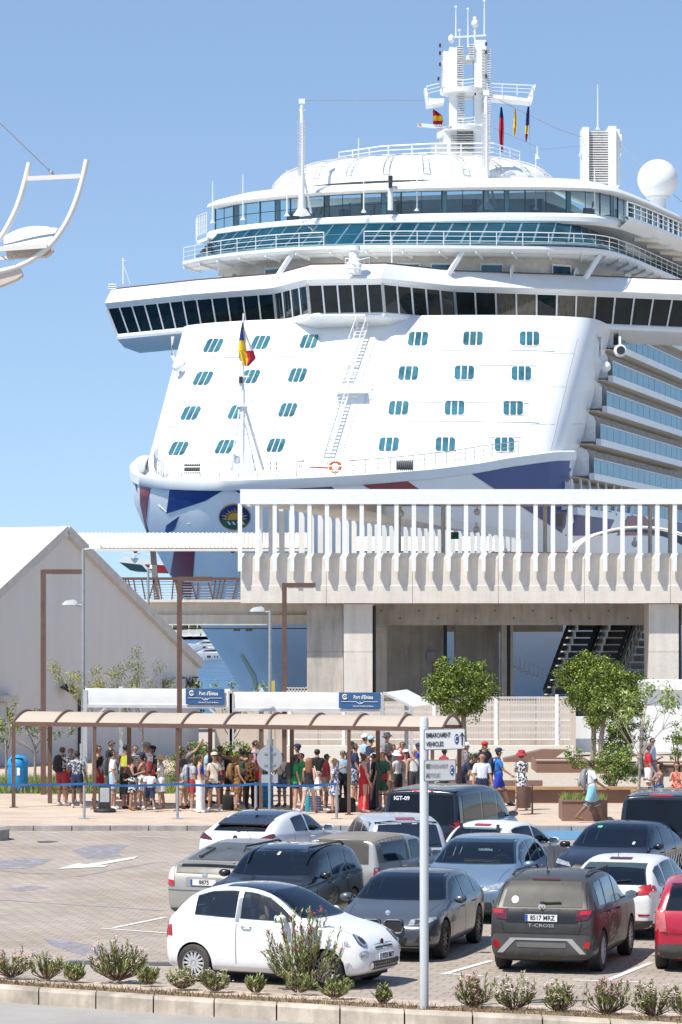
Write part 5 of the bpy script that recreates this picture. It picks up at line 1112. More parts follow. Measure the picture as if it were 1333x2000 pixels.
for a, c in ((566, 671), (671, 745), (745, 848), (848, 969), (969, 1088), (1088, 1118)):
    xa, xc = at(a, 0, DF).x+.06, at(c, 0, DF).x-.06; b = MB(); b.quad((xa, DF, .75), (xc, DF, .75), (xc, DF, 2.4), (xa, DF, 2.4)); b.build('mesh_panel', MM, fen)
    b = MB(); 
    for z in (.78, 1.5, 2.38): b.tube((xa, DF, z), (xc, DF, z), .011, n=5)
    b.build('cross_wire', WHITE, fen)
b = MB(); b.b2((at(556, 0, DF).x, DF-.3, .12), (at(1120, 0, DF).x, DF+.3, .55)); o = b.build('low_wall', CREAM); tag(o, 'long low cream wall beneath the mesh fence', 'wall')
b = MB(); b.b2((at(420, 0, 129).x, 129, .12), (at(1125, 0, 129).x, 129.4, 2.15)); o = b.build('beige_wall', noisecol('beige stone wall', [(.3, (.50, .41, .33)), (.7, (.60, .52, .43))], 1.2, brick=(.8, .35, .01))); tag(o, 'pale beige stone wall behind the mesh fence', 'wall')
TER = mat('terracotta steel', (.22, .125, .09), .7, var=.1, scale=2); GRAV = noisecol('pale gravel', [(.3, (.40, .34, .27)), (.7, (.58, .52, .44))], 12, bump=.8, bscale=60)
def planter(px0, px1, yb_, h_, dep, label, gap=0):
    D = (H-.12)*F/(yb_-YH); a = at(px0, 0, D).x; c = at(px1, 0, D).x; r_ = root('planter', ((a+c)/2, D, .12), label, 'planter', 'terracotta coloured steel planters')
    b = MB(); b.b2((a, D, .12), (c, D+.06, .12+h_)); b.b2((a, D+dep-.06, .12), (c, D+dep, .12+h_)); b.b2((a, D+.061, .12), (a+.06, D+dep-.061, .12+h_)); b.b2((c-.06, D+.061, .12), (c, D+dep-.061, .12+h_)); b.build('side_wall', TER, r_)
    b = MB(); b.b2((a-.03, D-.03, .121+h_), (c+.03, D+.1, .16+h_)); b.build('rim', TER, r_); b = MB(); b.b2((a+.061, D+.061, .13), (c-.061, D+dep-.061, .06+h_)); b.build('soil', GRAV, r_); return D
planter(1099, 1187, 1604, .52, 1.6, 'low terracotta planter with weeds behind the walking man'); planter(1048, 1155, 1520, .55, 3, 'upper terracotta planter under the double ficus tree'); planter(1155, 1420, 1522, .45, 3, 'terracotta planter behind the seated women at right')
DBn = 96.5; bn = root('long_bench', (at(1090, 0, DBn).x, DBn, .12), 'long timber bench with brown base running behind the bin', 'bench'); xa, xc = at(905, 0, DBn).x, at(1245, 0, DBn).x
for k in range(3): b = MB(); b.b2((xa, DBn-.05+k*.15, .52), (xc, DBn+.09+k*.15, .60)); b.build('seat_plank', mat('bench timber', (.42, .26, .13), .6, var=.2, scale=3, stretch=(.3, 3, 1)), bn)
b = MB(); b.b2((xa, DBn+.1, .12), (xc, DBn+.4, .515)); b.build('base', TER, bn)
D2 = 101; b = MB(); b.b2((at(880, 0, D2).x, D2, .12), (at(1060, 0, D2).x, D2+.15, .55)); b.build('rear_ledge', TER, bn)
b = MB(); b.prism([(at(900, 0, 97.2).x, 97.2), (at(1800, 0, 97.2).x, 97.2), (at(1800, 0, 118).x, 118), (at(880, 0, 118).x, 118)], .06, .30); o = b.build('gravel_bed', GRAV); o['kind'] = 'structure'
b = MB(); p = at(985, 1490, 118); b.extr([(p.x, 118, .3), (p.x+1.6, 118, .3), (p.x+2.2, 118, .72), (p.x+1.4, 118, .74), (p.x, 118, .42)], (0, 1, 0)); o = b.build('sloped_coping', TER); tag(o, 'sloping terracotta coping rising beside the upper planter', 'coping')
bs = root('side_bench', (at(1290, 0, 95).x, 95, .12), 'timber bench at right where two women sit', 'bench'); b = MB(); b.b2((at(1235, 0, 95).x, 95, .5), (at(1400, 0, 95).x, 95.5, .58)); b.build('seat_plank', mat('bench timber', (.42, .26, .13), .6, var=.2, scale=3, stretch=(.3, 3, 1)), bs); b = MB(); b.b2((at(1237, 0, 95).x, 95.1, .12), (at(1400, 0, 95).x, 95.4, .495)); b.build('base', TER, bs)
# litter: A-board / stroller-like dark stand in the queue
p = Vector(((205-CX)/F*92.5, 92.5, .12)); r_ = root('display_stand', p, 'black freestanding notice stand among the people left in the queue', 'notice stand'); b = MB(); b.lathe([(.3, 0), (.32, .04), (.28, .1)], (0, 0, 0), 16); b.build('base', BLACK, r_, True, local=True); b = MB(); b.box((0, 0, .42), (.34, .06, .66)); b.build('frame', DARK, r_, local=True); b = MB(); b.box((0, -.035, .48), (.26, .01, .4)); b.build('notice', mat('grey notice', (.4, .42, .42), .5), r_, local=True)

# ---- swing chair seen at upper left
DCH = 21.0
def C(x, y, d=0): return at(x, y, DCH+d)
ch = root('hanging_chair', C(60, 500), 'cream tubular chairlift seat hanging at upper left against the sky', 'chairlift seat'); CT = mat('cream tube paint', (.78, .74, .68), .4, var=.02)
crvR = [(170, 312), (163, 345), (152, 385), (136, 425), (118, 455), (98, 480), (70, 503), (38, 521), (-6, 532)]
crvL = [(58, 318), (50, 352), (38, 395), (20, 435), (0, 468), (-30, 500)]
b = MB(); b.path(smoothline([C(x, y) for x, y in crvR], 2), .0175, 10); b.build('side_tube', CT, ch, True); b = MB(); b.path(smoothline([C(x, y, .02) for x, y in crvL], 2), .0175, 10); b.build('side_tube', CT, ch, True)
b = MB(); b.bar(C(54, 349), C(158, 344), .022, .028); b.build('cross_bar', CT, ch); b = MB(); b.bar(C(-20, 488, -.02), C(92, 480, -.02), .03, .03); b.bar(C(0, 505, .1), C(98, 498, .1), .03, .02); b.build('seat_frame', CT, ch)
b = MB(); rows = []
for i in range(13):
    t = i/12; rows.append([C(lerp(8, 92, t)+(1-j/6)*0+lerp(0, 22*(t), j/6), lerp(481, 446-6*math.sin(math.pi*t)+(16*(1-t)**3), j/6)-0, .25*j/6) for j in range(7)])
b.loft(rows); b.loft([[p+Vector((0, 0, -.012)) for p in r_] for r_ in rows]); b.build('seat_shell', CT, ch, True)
b = MB(); b.extr([C(12, 487, .05), C(98, 478, .05), C(104, 488, .05), C(90, 500, .05), C(14, 503, .05)], (0, .12, 0)); b.build('seat_pan', mat('beige underside', (.60, .50, .42), .6), ch)
b = MB(); b.extr([C(-5, 530), C(38, 522), C(44, 536), C(32, 545), C(-5, 560)], (0, .12, 0)); b.build('clamp_block', mat('beige underside', (.60, .50, .42), .6), ch)
b = MB(); b.tube(C(-8, 232), C(98, 334), .0035, n=6); b.build('suspension_cable', WIRE, ch); b = MB(); b.tube(C(94, 330), C(109, 347), .009, n=6); b.sphere(C(101, 337), .014, 8, 6); b.build('cable_clamp', STEEL, ch)
b = MB(); b.path([C(5, 500, -.02), C(12, 507, -.02), C(26, 507, -.02), C(33, 496, -.02)], .004, 5); b.build('loose_wire', WIRE, ch)
# ================================================================== cars
DUST = (.36, .31, .25)
def paint(name, col, dust=.25, metal=0.0, rough=.3, coat=.6):
    return mat('car paint '+name, col, rough, metal, var=.03, coat=coat, dust=DUST, dusta=dust)
GLS = seethrough('car glass', (.24, .30, .31), .02, .05); GLSB = mat('privacy glass', (.006, .008, .012), .03, var=.3, scale=2, spec=.3); SEATM = mat('dark seat fabric', (.045, .045, .05), .8, var=.3)
GLSD = seethrough('dusty car glass', (.16, .18, .18), .12, .12)
GLSL = seethrough('lighter car glass', (.42, .50, .51), .02, .05)
TYRE = mat('tyre rubber', (.02, .02, .021), .8, var=.2, dust=DUST, dusta=.3); RIMS = mat('alloy silver', (.62, .63, .64), .35, .35, var=.05); RIMD = mat('dark alloy', (.06, .06, .065), .35, .6)
REDL = mat('red tail lamp', (.38, .008, .012), .12, var=.25, scale=20, coat=1); CLRL = mat('clear headlamp', (.50, .52, .54), .1, .5, var=.45, scale=18, coat=1); SMKL = mat('smoked tail lamp', (.09, .012, .02), .12, var=.3, scale=14, coat=1)
ORGL = mat('amber lamp', (.5, .15, .02), .2); PLW = mat('plate white', (.70, .70, .68), .5, var=.04); PLB = mat('plate blue', (.01, .08, .38), .5); PTRIM = mat('grey car plastic', (.055, .055, .055), .6, var=.15, dust=DUST, dusta=.15)
SLV = mat('silver trim', (.48, .48, .47), .35, .5); SEAMM = mat('panel gap', (.012, .012, .012), .8)
_wheel = {}
def wheelset(par, x, y, r_, kind, out):
    """tyre + rim with spokes, shared meshes"""
    key = (round(r_, 3), kind)
    if key not in _wheel:
        t = MB(); w_ = .105; t.lathe([(r_*.66, -w_), (r_*.86, -w_*1.0), (r_*.96, -w_*.9), (r_, -w_*.6), (r_, w_*.6), (r_*.96, w_*.9), (r_*.86, w_), (r_*.66, w_)], (0, 0, 0), 32, 'Y', False); t.lathe([(r_*.66, -w_), (r_*.64, -w_*.2), (.01, -w_*.2)], (0, 0, 0), 24, 'Y', False); t.lathe([(r_*.66, w_), (r_*.64, w_*.2), (.01, w_*.2)], (0, 0, 0), 24, 'Y', False)
        tm = t.build('tyre', TYRE, None, True, ang=40).data; bpy.data.objects.remove([o for o in bpy.data.objects if o.data == tm][0])
        b = MB(); n, sw = {'multi': (14, .032), 'five': (5, .06), 'ten': (10, .032), 'twin': (5, .05), 'seven': (7, .04)}[kind]
        b.lathe([(r_*.69, w_*.95), (r_*.70, w_*.70), (r_*.62, w_*.6), (r_*.61, w_*.9), (r_*.69, w_*.95)], (0, 0, 0), 32, 'Y', False); b.lathe([(r_*.16, w_*.55), (r_*.17, w_*.75), (r_*.10, w_*.82), (.001, w_*.82)], (0, 0, 0), 14, 'Y', False)
        for k in range(n):
            for dd in ((-.16, .16) if kind == 'twin' else (0,)):
                a = 2*math.pi*k/n+dd; d = Vector((math.cos(a), 0, math.sin(a))); b.bar(d*r_*.12+Vector((0, w_*.72, 0)), d*r_*.64+Vector((0, w_*.72, 0)), sw*(1 if kind != 'twin' else .7), .03, Vector((0, 1, 0)))
        rmm = b.build('rim', RIMS, None, True, ang=35).data; bpy.data.objects.remove([o for o in bpy.data.objects if o.data == rmm][0])
        _wheel[key] = (tm, rmm)
    tm, rmm = _wheel[key]
    o = bpy.data.objects.new('tyre', tm); COL.objects.link(o); o.parent = par; o.location = (x, y, r_); 
    q = bpy.data.objects.new('rim', rmm); COL.objects.link(q); q.parent = o
    if y < 0: q.rotation_euler = (0, 0, math.pi)
    o.name = 'wheel'; return o
def car(label, ctr, heading, S, M, wheel='five', rimm=None, glass=None, rear_glass=None, cat='car', name='parked_car', group='cars in the car park'):
    L_, W_, Hh = S['L'], S['W'], S['H']; top = S['top']; b0, b1 = S['belt']; a, bb, c, d = S['gh']; tw = S.get('tw', .74)
    glass = glass or GLS; r_ = root(name, (ctr[0], ctr[1], 0), label, cat, group, R(heading))
    w = W_/2
    wf = S.get('wf', [(0, .74), (.012, .83), (.045, .92), (.11, .98), (.3, 1), (.7, 1), (.9, .975), (.96, .93), (.988, .86), (1, .78)])
    xs = sorted(set([0, .012, .045, .11, a*.75, a, (a+bb)/2, bb, (bb+c)/2, c, (c+d)/2, min(d, .97), .96, .988, 1.0]))
    zt_ = lambda x: interp(top, x)*Hh
    bel = lambda x: min(zt_(x)-.035, lerp(b0, b1, x)*Hh)
    cl = S.get('clear', .17)
    def gfac(x): return 0 if x <= a else (x-a)/(bb-a) if x < bb else 1 if x <= c else max(0, (d-x)/(d-c)) if d > c else 0
    rows = []
    for x in xs:
        W2 = w*interp(wf, x); ZT = zt_(x); BL = bel(x); g_ = gfac(x); zb = cl+{0: .13, 1.0: .13, .012: .10, .988: .10, .045: .05, .96: .05}.get(x, 0); X = L_/2-x*L_
        half = [(.0, zb), (.78*W2, zb), (.95*W2, zb+.05), (1.0*W2, zb+.2 if BL > zb+.3 else zb+.1), (1.0*W2, lerp(zb+.2, BL, .55)), (.985*W2, BL-.05), (.95*W2, BL), (W2*lerp(.88, tw+.06, g_), lerp(ZT-.018, ZT-.085, g_)), (W2*lerp(.62, tw-.07, g_), ZT-.012), (0, ZT+.008)]
        rows.append([(X, y, z) for y, z in half]+[(X, -y, z) for y, z in reversed(half[1:-1])])
    mb_ = MB(); mb_.loft(rows, True, True)
    me = bpy.data.meshes.new('tmp'); me.from_pydata([tuple(v) for v in mb_.v], [], mb_.f)
    me.materials.append(M); me.materials.append(SEAMM)
    tmp = bpy.data.objects.new('tmp', me); COL.objects.link(tmp); ss = tmp.modifiers.new('s', 'SUBSURF'); ss.levels = 2
    fa, ra = L_/2-S['ax'][0]*L_, L_/2-S['ax'][1]*L_; rw = S['rw']
    cu = MB()
    for x in (fa, ra):
        for s_ in (-1, 1): cu.lathe([(rw*1.13, s_*(w-.30)), (rw*1.13, s_*(w+.3))], (x, 0, rw), 28, 'Y')
        cme = bpy.data.meshes.new('cut'); cme.from_pydata(cu.v, [], cu.f); bm = bmesh.new(); bm.from_mesh(cme); bmesh.ops.recalc_face_normals(bm, faces=bm.faces); bm.to_mesh(cme); bm.free(); cme.materials.append(M); cme.materials.append(SEAMM); cme.polygons.foreach_set('material_index', [1]*len(cme.polygons))
    co = bpy.data.objects.new('cut', cme); COL.objects.link(co); bo = tmp.modifiers.new('b', 'BOOLEAN'); bo.object = co; bo.operation = 'DIFFERENCE'; bo.solver = 'EXACT'
    bm = bmesh.new(); bm.from_mesh(me); bmesh.ops.recalc_face_normals(bm, faces=bm.faces); bm.to_mesh(me); bm.free()
    X = lambda x: L_/2-x*L_; rail_ = S.get('rail', .12); extra = []
    def addcut(q):
        qm = bpy.data.meshes.new('cut'); qm.from_pydata(q.v, [], q.f); bq = bmesh.new(); bq.from_mesh(qm); bmesh.ops.recalc_face_normals(bq, faces=bq.faces); bq.to_mesh(qm); bq.free(); qm.materials.append(M); qm.materials.append(SEAMM); qm.polygons.foreach_set('material_index', [1]*len(qm.polygons))
        qo = bpy.data.objects.new('cut', qm); COL.objects.link(qo); mm = tmp.modifiers.new('b', 'BOOLEAN'); mm.object = qo; mm.operation = 'DIFFERENCE'; mm.solver = 'EXACT'; mm.show_viewport = False; extra.append((qo, mm))
    q = MB(); rws = []; cx = [lerp(a, bb, .15), lerp(a, bb, .6), bb+.01, (bb+c)/2, c-.01, lerp(c, d, .55)]
    for x in cx:
        W2 = w*interp(wf, x); zt2 = zt_(x)-.06; zl = lerp(b0, b1, x)*Hh; zt2 = max(zt2, zl+.03); g_ = max(.25, gfac(x)); rws.append([Vector((X(x), y, z)) for y, z in ((-.86*W2, zl-.28), (-.89*W2, zl), (-W2*lerp(.86, tw-.04, g_), zt2-.03), (-W2*.4, zt2), (W2*.4, zt2), (W2*lerp(.86, tw-.04, g_), zt2-.03), (.89*W2, zl), (.86*W2, zl-.28))])
    q.loft(rws, True, True); addcut(q)
    q = MB(); nq = 0
    for i_, (x0, x1) in enumerate(S['split']):
        n = 8; xx = [x0+(x1-x0)*i/n for i in range(n+1)]; lo = [(X(x), lerp(b0, b1, x)*Hh+.03) for x in xx]; hi = [(X(x), zt_(x)-rail_-.01) for x in xx]; keep = [i for i in range(n+1) if hi[i][1] > lo[i][1]+.02]
        if len(keep) < 2: continue
        pl = [lo[i] for i in keep]+[hi[i] for i in reversed(keep)]
        for s_ in (-1, 1): q.extr([(x, s_*(w+.1), z) for x, z in pl], (0, -s_*(.1+w*.42), 0))
    addcut(q)
    q = MB(); z0, z1 = zt_(a)+.035, zt_(bb)-.075; y0, y1 = w*.83, w*(tw-.08); q.extr([(L_/2+.2, -y0, z0), (L_/2+.2, y0, z0), (L_/2+.2, y1, z1), (L_/2+.2, -y1, z1)], (X(bb)-.05-L_/2-.2, 0, 0))
    if rear_glass is None:
        rz0, rz1, ry0, ry1 = S['rearglass']; q.extr([(-L_/2-.2, -ry0*w+.02, rz0*Hh+.015), (-L_/2-.2, ry0*w-.02, rz0*Hh+.015), (-L_/2-.2, ry1*w-.02, rz1*Hh-.02), (-L_/2-.2, -ry1*w+.02, rz1*Hh-.02)], (L_/2+.2+X(lerp(c, d, .2)), 0, 0))
    addcut(q)
    bpy.context.view_layer.update(); dg = bpy.context.evaluated_depsgraph_get()
    bo.show_viewport = False; bpy.context.view_layer.update(); dg = bpy.context.evaluated_depsgraph_get(); em = tmp.evaluated_get(dg).to_mesh()
    BV = BVHTree.FromPolygons([v.co.copy() for v in em.vertices], [tuple(p.vertices) for p in em.polygons]); tmp.evaluated_get(dg).to_mesh_clear()
    bo.show_viewport = True
    for _o, _m in extra: _m.show_viewport = True
    bpy.context.view_layer.update(); dg = bpy.context.evaluated_depsgraph_get()
    fm_ = bpy.data.meshes.new_from_object(tmp.evaluated_get(dg)); bpy.data.objects.remove(tmp); bpy.data.objects.remove(co)
    for _o, _m in extra: bpy.data.objects.remove(_o)
    fm_.name = 'body'; fm_.polygons.foreach_set('use_smooth', [True]*len(fm_.polygons)); fm_.set_sharp_from_angle(angle=R(40))
    body = bpy.data.objects.new('body', fm_); COL.objects.link(body); body.parent = r_
    class K: pass
    k = K(); k.r = r_; k.bv = BV; k.L = L_; k.W = W_; k.H = Hh; k.w = w; k.body = body
    def patch(nm, poly, view, m, off=.006, par=None, me_=.09, lb=None):
        o, dr = {'L': (lambda x, z: Vector((x, w+1, z)), Vector((0, -1, 0))), 'R': (lambda x, z: Vector((x, -w-1, z)), Vector((0, 1, 0))),
                 'F': (lambda y, z: Vector((L_/2+1, y, z)), Vector((-1, 0, 0))), 'B': (lambda y, z: Vector((-L_/2-1, y, z)), Vector((1, 0, 0))), 'T': (lambda x, y: Vector((x, y, Hh+1)), Vector((0, 0, -1)))}[view]
        v, f = dense(poly, me_); pts = [shoot(BV, o(*q), dr, off) for q in v]; f = [t for t in f if all(pts[i] is not None for i in t)]
        if not f: return None
        f = [t if (pts[t[1]]-pts[t[0]]).cross(pts[t[2]]-pts[t[0]]).dot(dr) < 0 else t[::-1] for t in f]
        q = MB(); q.add([p if p is not None else (0, 0, 0) for p in pts], f)
        return q.build(nm, m, par or r_, True, local=True, label=lb, ang=60)
    k.patch = patch
    def mirror_poly(pl): return [(-y, z) for y, z in pl]
    def both(nm, pl, view, m, **kw):
        if view in 'FB': patch(nm, pl, view, m, **kw); patch(nm, mirror_poly(pl), view, m, **kw)
        else: patch(nm, pl, 'L', m, **kw); patch(nm, pl, 'R', m, **kw)
    k.both = both
    # glass
    X = lambda x: L_/2-x*L_
    ztop_glass = lambda x: zt_(x)-S.get('rail', .12)
    sp_ = S['split']
    for view in 'LR':
        for x0, x1 in sp_:
            n = 8; xx = [x0+(x1-x0)*i/n for i in range(n+1)]; lo = [(X(x), lerp(b0, b1, x)*Hh+.02) for x in xx]; hi = [(X(x), ztop_glass(x)) for x in xx]
            keep = [i for i in range(n+1) if hi[i][1] > lo[i][1]+.015]
            if len(keep) < 2: continue
            pl = [lo[i] for i in keep]+[hi[i] for i in reversed(keep)]
            patch('side_window', pl, view, glass, .005)
    z0, z1 = zt_(a)+.025, zt_(bb)-.035; y0, y1 = w*.86, w*(tw-.05); patch('windscreen', [(-y0, z0), (-y0*.5, z0-.012), (y0*.5, z0-.012), (y0, z0), (y1, z1), (y1*.5, z1+.01), (-y1*.5, z1+.01), (-y1, z1)], 'F', glass, .006)
    rg_ = S['rearglass']; z0, z1, y0, y1 = rg_; patch('rear_window', [(-y0*w, z0*Hh), (y0*w, z0*Hh), (y1*w, z1*Hh), (y1*w*.5, z1*Hh+.01), (-y1*w*.5, z1*Hh+.01), (-y1*w, z1*Hh)], 'B', rear_glass or glass, .006)
    # seats, dashboard, steering wheel
    fx_ = X(lerp(a, bb, 1.0))-.35; zb_ = lerp(b0, b1, .5)*Hh
    for j_, xs_ in enumerate((fx_, fx_-.85)):
        for y_ in ((-.36, .36) if j_ == 0 else (-.40, .0, .40)):
            if xs_ < -L_/2+.35: continue
            b = MB(); rws = [[Vector((xs_-.05*(z-zb_)/.3+dx, y_+dy, z)) for dx, dy in roundpoly((0, 0), .11, sw_, .05, 2)] for z, sw_ in ((zb_-.27, .42), (zb_+.02, .44), (zb_+.16, .36), (zb_+.17, .12), (zb_+.21, .12), (zb_+.215, .24), (zb_+.36, .22), (zb_+.38, .14))]; b.loft(rws, True, True); b.build('seat', SEATM, r_, True, local=True)
    b = MB(); b.extr([(X(lerp(a, bb, .2)), -w*.80, zb_-.25), (X(lerp(a, bb, .2)), -w*.80, zb_+.0), (X(lerp(a, bb, .8)), -w*.80, zb_+.03), (X(lerp(a, bb, .9)), -w*.80, zb_-.25)], (0, w*1.6, 0)); b.build('dashboard', SEATM, r_, local=True)
    b = MB(); sc_ = Vector((X(lerp(a, bb, 1.05)), .36, zb_+.02)); b.path([sc_+Vector((.07*math.sin(R(t)), .18*math.cos(R(t)), .17*math.sin(R(t)))) for t in range(0, 361, 30)], .014, 6); b.build('steering_wheel', SEATM, r_, True, local=True)
    # shut lines of the bonnet
    for s_ in (-1, 1): patch('bonnet_gap', [(X(.05), s_*w*.70), (X(a)+.12, s_*w*.80), (X(a)+.12, s_*(w*.80+.008)), (X(.05), s_*(w*.70+.008))], 'T', SEAMM, .002)
    # door gaps, handles
    for dx in S['doors']:
        for view in 'LR':
            pl = [(X(dx)-.006, cl+.16), (X(dx)+.006, cl+.16), (X(dx)+.006, lerp(b0, b1, dx)*Hh), (X(dx)-.006, lerp(b0, b1, dx)*Hh)]; patch('door_gap', pl, view, SEAMM, .002)
    for view in 'LR':
        patch('sill_trim', [(fa-rw*1.2, cl+.0), (ra+rw*1.2, cl+.0), (ra+rw*1.2, cl+.10), (fa-rw*1.2, cl+.10)], view, S.get('sill', PTRIM), .004)
        s_ = 1 if view == 'L' else -1
        for hx in S['handles']:
            p = shoot(BV, Vector((X(hx), s_*(w+1), lerp(b0, b1, hx)*Hh-.10)), Vector((0, -s_, 0)), .02)
            if p: b = MB(); b.path([p+Vector((-.09, -s_*.015, 0)), p+Vector((-.06, s_*.012, 0)), p+Vector((.06, s_*.012, 0)), p+Vector((.09, -s_*.015, 0))], .013, 6); b.build('door_handle', S.get('handlem', M), r_, True, local=True)
        mp_ = Vector((X(a)-S.get('mir', .30), s_*(w*.98), lerp(b0, b1, a)*Hh+.09)); b = MB(); b.sphere(mp_+Vector((0, s_*.11, 0)), (.07, .11, .07), 12, 8); b.bar(mp_+Vector((0, -s_*.06, -.05)), mp_+Vector((0, s_*.06, -.03)), .06, .03); mo = b.build('wing_mirror', S.get('mirm', M), r_, True, local=True)
        b = MB(); b.extr([mp_+Vector((-.07, s_*.11+y, z)) for y, z in roundpoly((0, 0), .19, .12, .04, 3)], (-.008, 0, 0)); b.build('mirror_glass', CHROME, mo, local=True)
    for x in (fa, ra):
        for s_ in (-1, 1):
            o = wheelset(r_, x, s_*(w-.115), rw, wheel, 0)
            if rimm:
                for ch in o.children: ch.material_slots[0].link = 'OBJECT'; ch.material_slots[0].material = rimm
    b = MB(); b.box((0, 0, cl+.05), (L_*.86, W_*.7, .12)); b.build('underbody', BLACK, r_, local=True)
    return k
def plate(k, view, zc, txt='', yc=0.0, big=True):
    pl = [(-.26+yc, zc-.055), (.26+yc, zc-.055), (.26+yc, zc+.055), (-.26+yc, zc+.055)]; d = 1 if view == 'F' else -1
    h_ = k.bv.ray_cast(Vector((d*(k.L/2+1), yc, zc)), Vector((-d, 0, 0)))[0]
    x = h_.x+d*.03; b = MB(); b.box((x, yc, zc), (.012, .52, .11)); b.box((x-d*.02, yc, zc), (.03, .45, .08)); p = b.build('number_plate', PLW, k.r, local=True)
    X_ = Vector((0, 1 if view == 'F' else -1, 0))
    b = MB(); b.box((x+d*.0075, yc-X_.y*.238, zc), (.004, .04, .105)); b.build('plate_band', PLB, p, local=True)
    if txt: text(txt, .105, DARK, 'lettering', p, TM((x+d*.008, yc+X_.y*.02, zc), X_, (0, 0, 1)), .002, bold=.002, local=True, fit=.40*len(txt)/8)
def emblem(k, view, zc, r_=.05, m=None, yc=0.0):
    d = 1 if view == 'F' else -1; h_ = k.bv.ray_cast(Vector((d*(k.L/2+1), yc, zc)), Vector((-d, 0, 0)))[0]
    b = MB(); b.lathe([(r_, .0), (r_, d*.012), (r_*.75, d*.018), (0.001, d*.018)], (h_.x+d*.002, yc, zc), 18, 'X'); return b.build('badge', m or CHROME, k.r, True, local=True), h_.x+d*.022
def wiper(k, y0, z0, y1, z1):
    P = [shoot(k.bv, Vector((-k.L/2-1, y, z)), Vector((1, 0, 0)), .03) for y, z in ((y0, z0), (y1, z1))]
    if all(P): b = MB(); b.bar(P[0], P[1], .02, .02); b.box(P[0], (.06, .06, .04)); b.build('rear_wiper', DARK, k.r, local=True)
def rpoly(c, w, h, r=.03, sk=0): return [(x+sk*(y-c[1]), y) for x, y in roundpoly(c, w, h, r, 3)]
def loc_px(px, D): return ((px-CX)/F*D, D)

HATCH = dict(L=4.32, W=1.80, H=1.44, top=[(0, .40), (.012, .45), (.045, .52), (.11, .585), (.2, .63), (.27, .665), (.36, .82), (.44, .96), (.52, 1.0), (.68, .995), (.82, .955), (.88, .90), (.94, .76), (.972, .66), (.988, .60), (1, .50)], belt=(.60, .66), gh=(.27, .46, .86, .965), ax=(.195, .81), rw=.33, split=[(.33, .53), (.55, .74), (.76, .87)], rearglass=(.68, .90, .66, .58), doors=(.31, .54, .74), handles=(.50, .71))
def mod(b_, **k_): q = dict(b_); q.update(k_); return q
# ---- 1 white small car in front
FS = dict(L=3.57, W=1.63, H=1.56, top=[(0, .34), (.012, .42), (.045, .51), (.1, .575), (.17, .61), (.25, .64), (.30, .68), (.40, .85), (.47, .945), (.55, .99), (.66, 1.0), (.76, .985), (.84, .93), (.90, .84), (.945, .73), (.972, .62), (.988, .55), (1, .46)], belt=(.60, .665), gh=(.275, .47, .82, .965), ax=(.185, .83), rw=.292, split=[(.34, .60), (.625, .83)], rearglass=(.70, .88, .62, .52), doors=(.335, .615), handles=(.565,), tw=.72, clear=.16, sill=None, mir=.36,
          wf=[(0, .62), (.012, .74), (.045, .88), (.11, .96), (.25, 1), (.7, 1), (.88, .97), (.95, .90), (.988, .80), (1, .70)])
FWHT = paint('gloss white', (.80, .80, .79), .04); FS['sill'] = FWHT; FS['handlem'] = CHROME
LX = lambda x: 3.57/2-x*3.57
k = car('shiny white small hatchback with black roof in the front row', (-.90, 52.2), -27, FS, FWHT, 'multi', name='parked_car', glass=GLSL)
fiat = k
k.patch('roof_panel', [(LX(.36), -.60), (LX(.36), .60), (LX(.5), .545), (LX(.70), .53), (LX(.70), -.53), (LX(.5), -.545)], 'T', mat('gloss black roof', (.012, .016, .028), .12, coat=1), .004)
WSP = [(x, y) for x, y in ((-.70, 1.02), (.70, 1.02), (.60, 1.40), (-.60, 1.40))]
k.both('headlight_ring', [(.57+.10*math.cos(R(t)), .74+.095*math.sin(R(t))) for t in range(0, 360, 20)], 'F', CHROME, off=.010, me_=.05); k.both('headlight', [(.57+.083*math.cos(R(t)), .74+.078*math.sin(R(t))) for t in range(0, 360, 20)], 'F', CLRL, off=.018, me_=.05); k.both('headlight_bulb', [(.57+.05*math.cos(R(t)), .74+.05*math.sin(R(t))) for t in range(0, 360, 30)], 'F', DARK, off=.024, me_=.05)
k.both('lower_lamp', [(.60+.075*math.cos(R(t)), .54+.06*math.sin(R(t))) for t in range(0, 360, 20)], 'F', CLRL, off=.012, me_=.05)
k.patch('lower_grille', rpoly((0, .36), .98, .13, .06), 'F', DARK, .008); 
for i in range(13):
    for j in (0, 1): k.patch('grille_dot', rpoly((-.42+i*.07, .335+j*.05), .022, .018, .008), 'F', CHROME, .012, me_=.03)
k.both('fog_lamp', [(.46+.05*math.cos(R(t)), .36+.05*math.sin(R(t))) for t in range(0, 360, 24)], 'F', CHROME, off=.013, me_=.03)
for z_c in (.60, .665): k.both('chrome_moustache', [(.07, z_c-.012), (.30, z_c-.018+ (.01 if z_c > .65 else 0)), (.30, z_c), (.07, z_c+.012)], 'F', CHROME, off=.012)
k.patch('upper_slot', [(-.3, .608), (.3, .608), (.28, .63), (-.28, .63)], 'F', DARK, .008)
emblem(k, 'F', .69, .05, mat('dark red badge', (.12, .01, .02), .3, .4)); plate(k, 'F', .485, '9723 MLY')
k.both('tail_light', rpoly((.60, .78), .13, .24, .03), 'B', REDL, off=.012)
for view in 'LR': k.patch('tail_light_side', [(LX(.945), .70), (LX(.978), .70), (LX(.972), .86), (LX(.95), .88)], view, REDL, .008)
k.patch('pillar_trim', [(LX(.603), .97), (LX(.622), .97), (LX(.618), 1.33), (LX(.60), 1.33)], 'R', mat('silver pillar', (.35, .36, .37), .3, .5), .008)
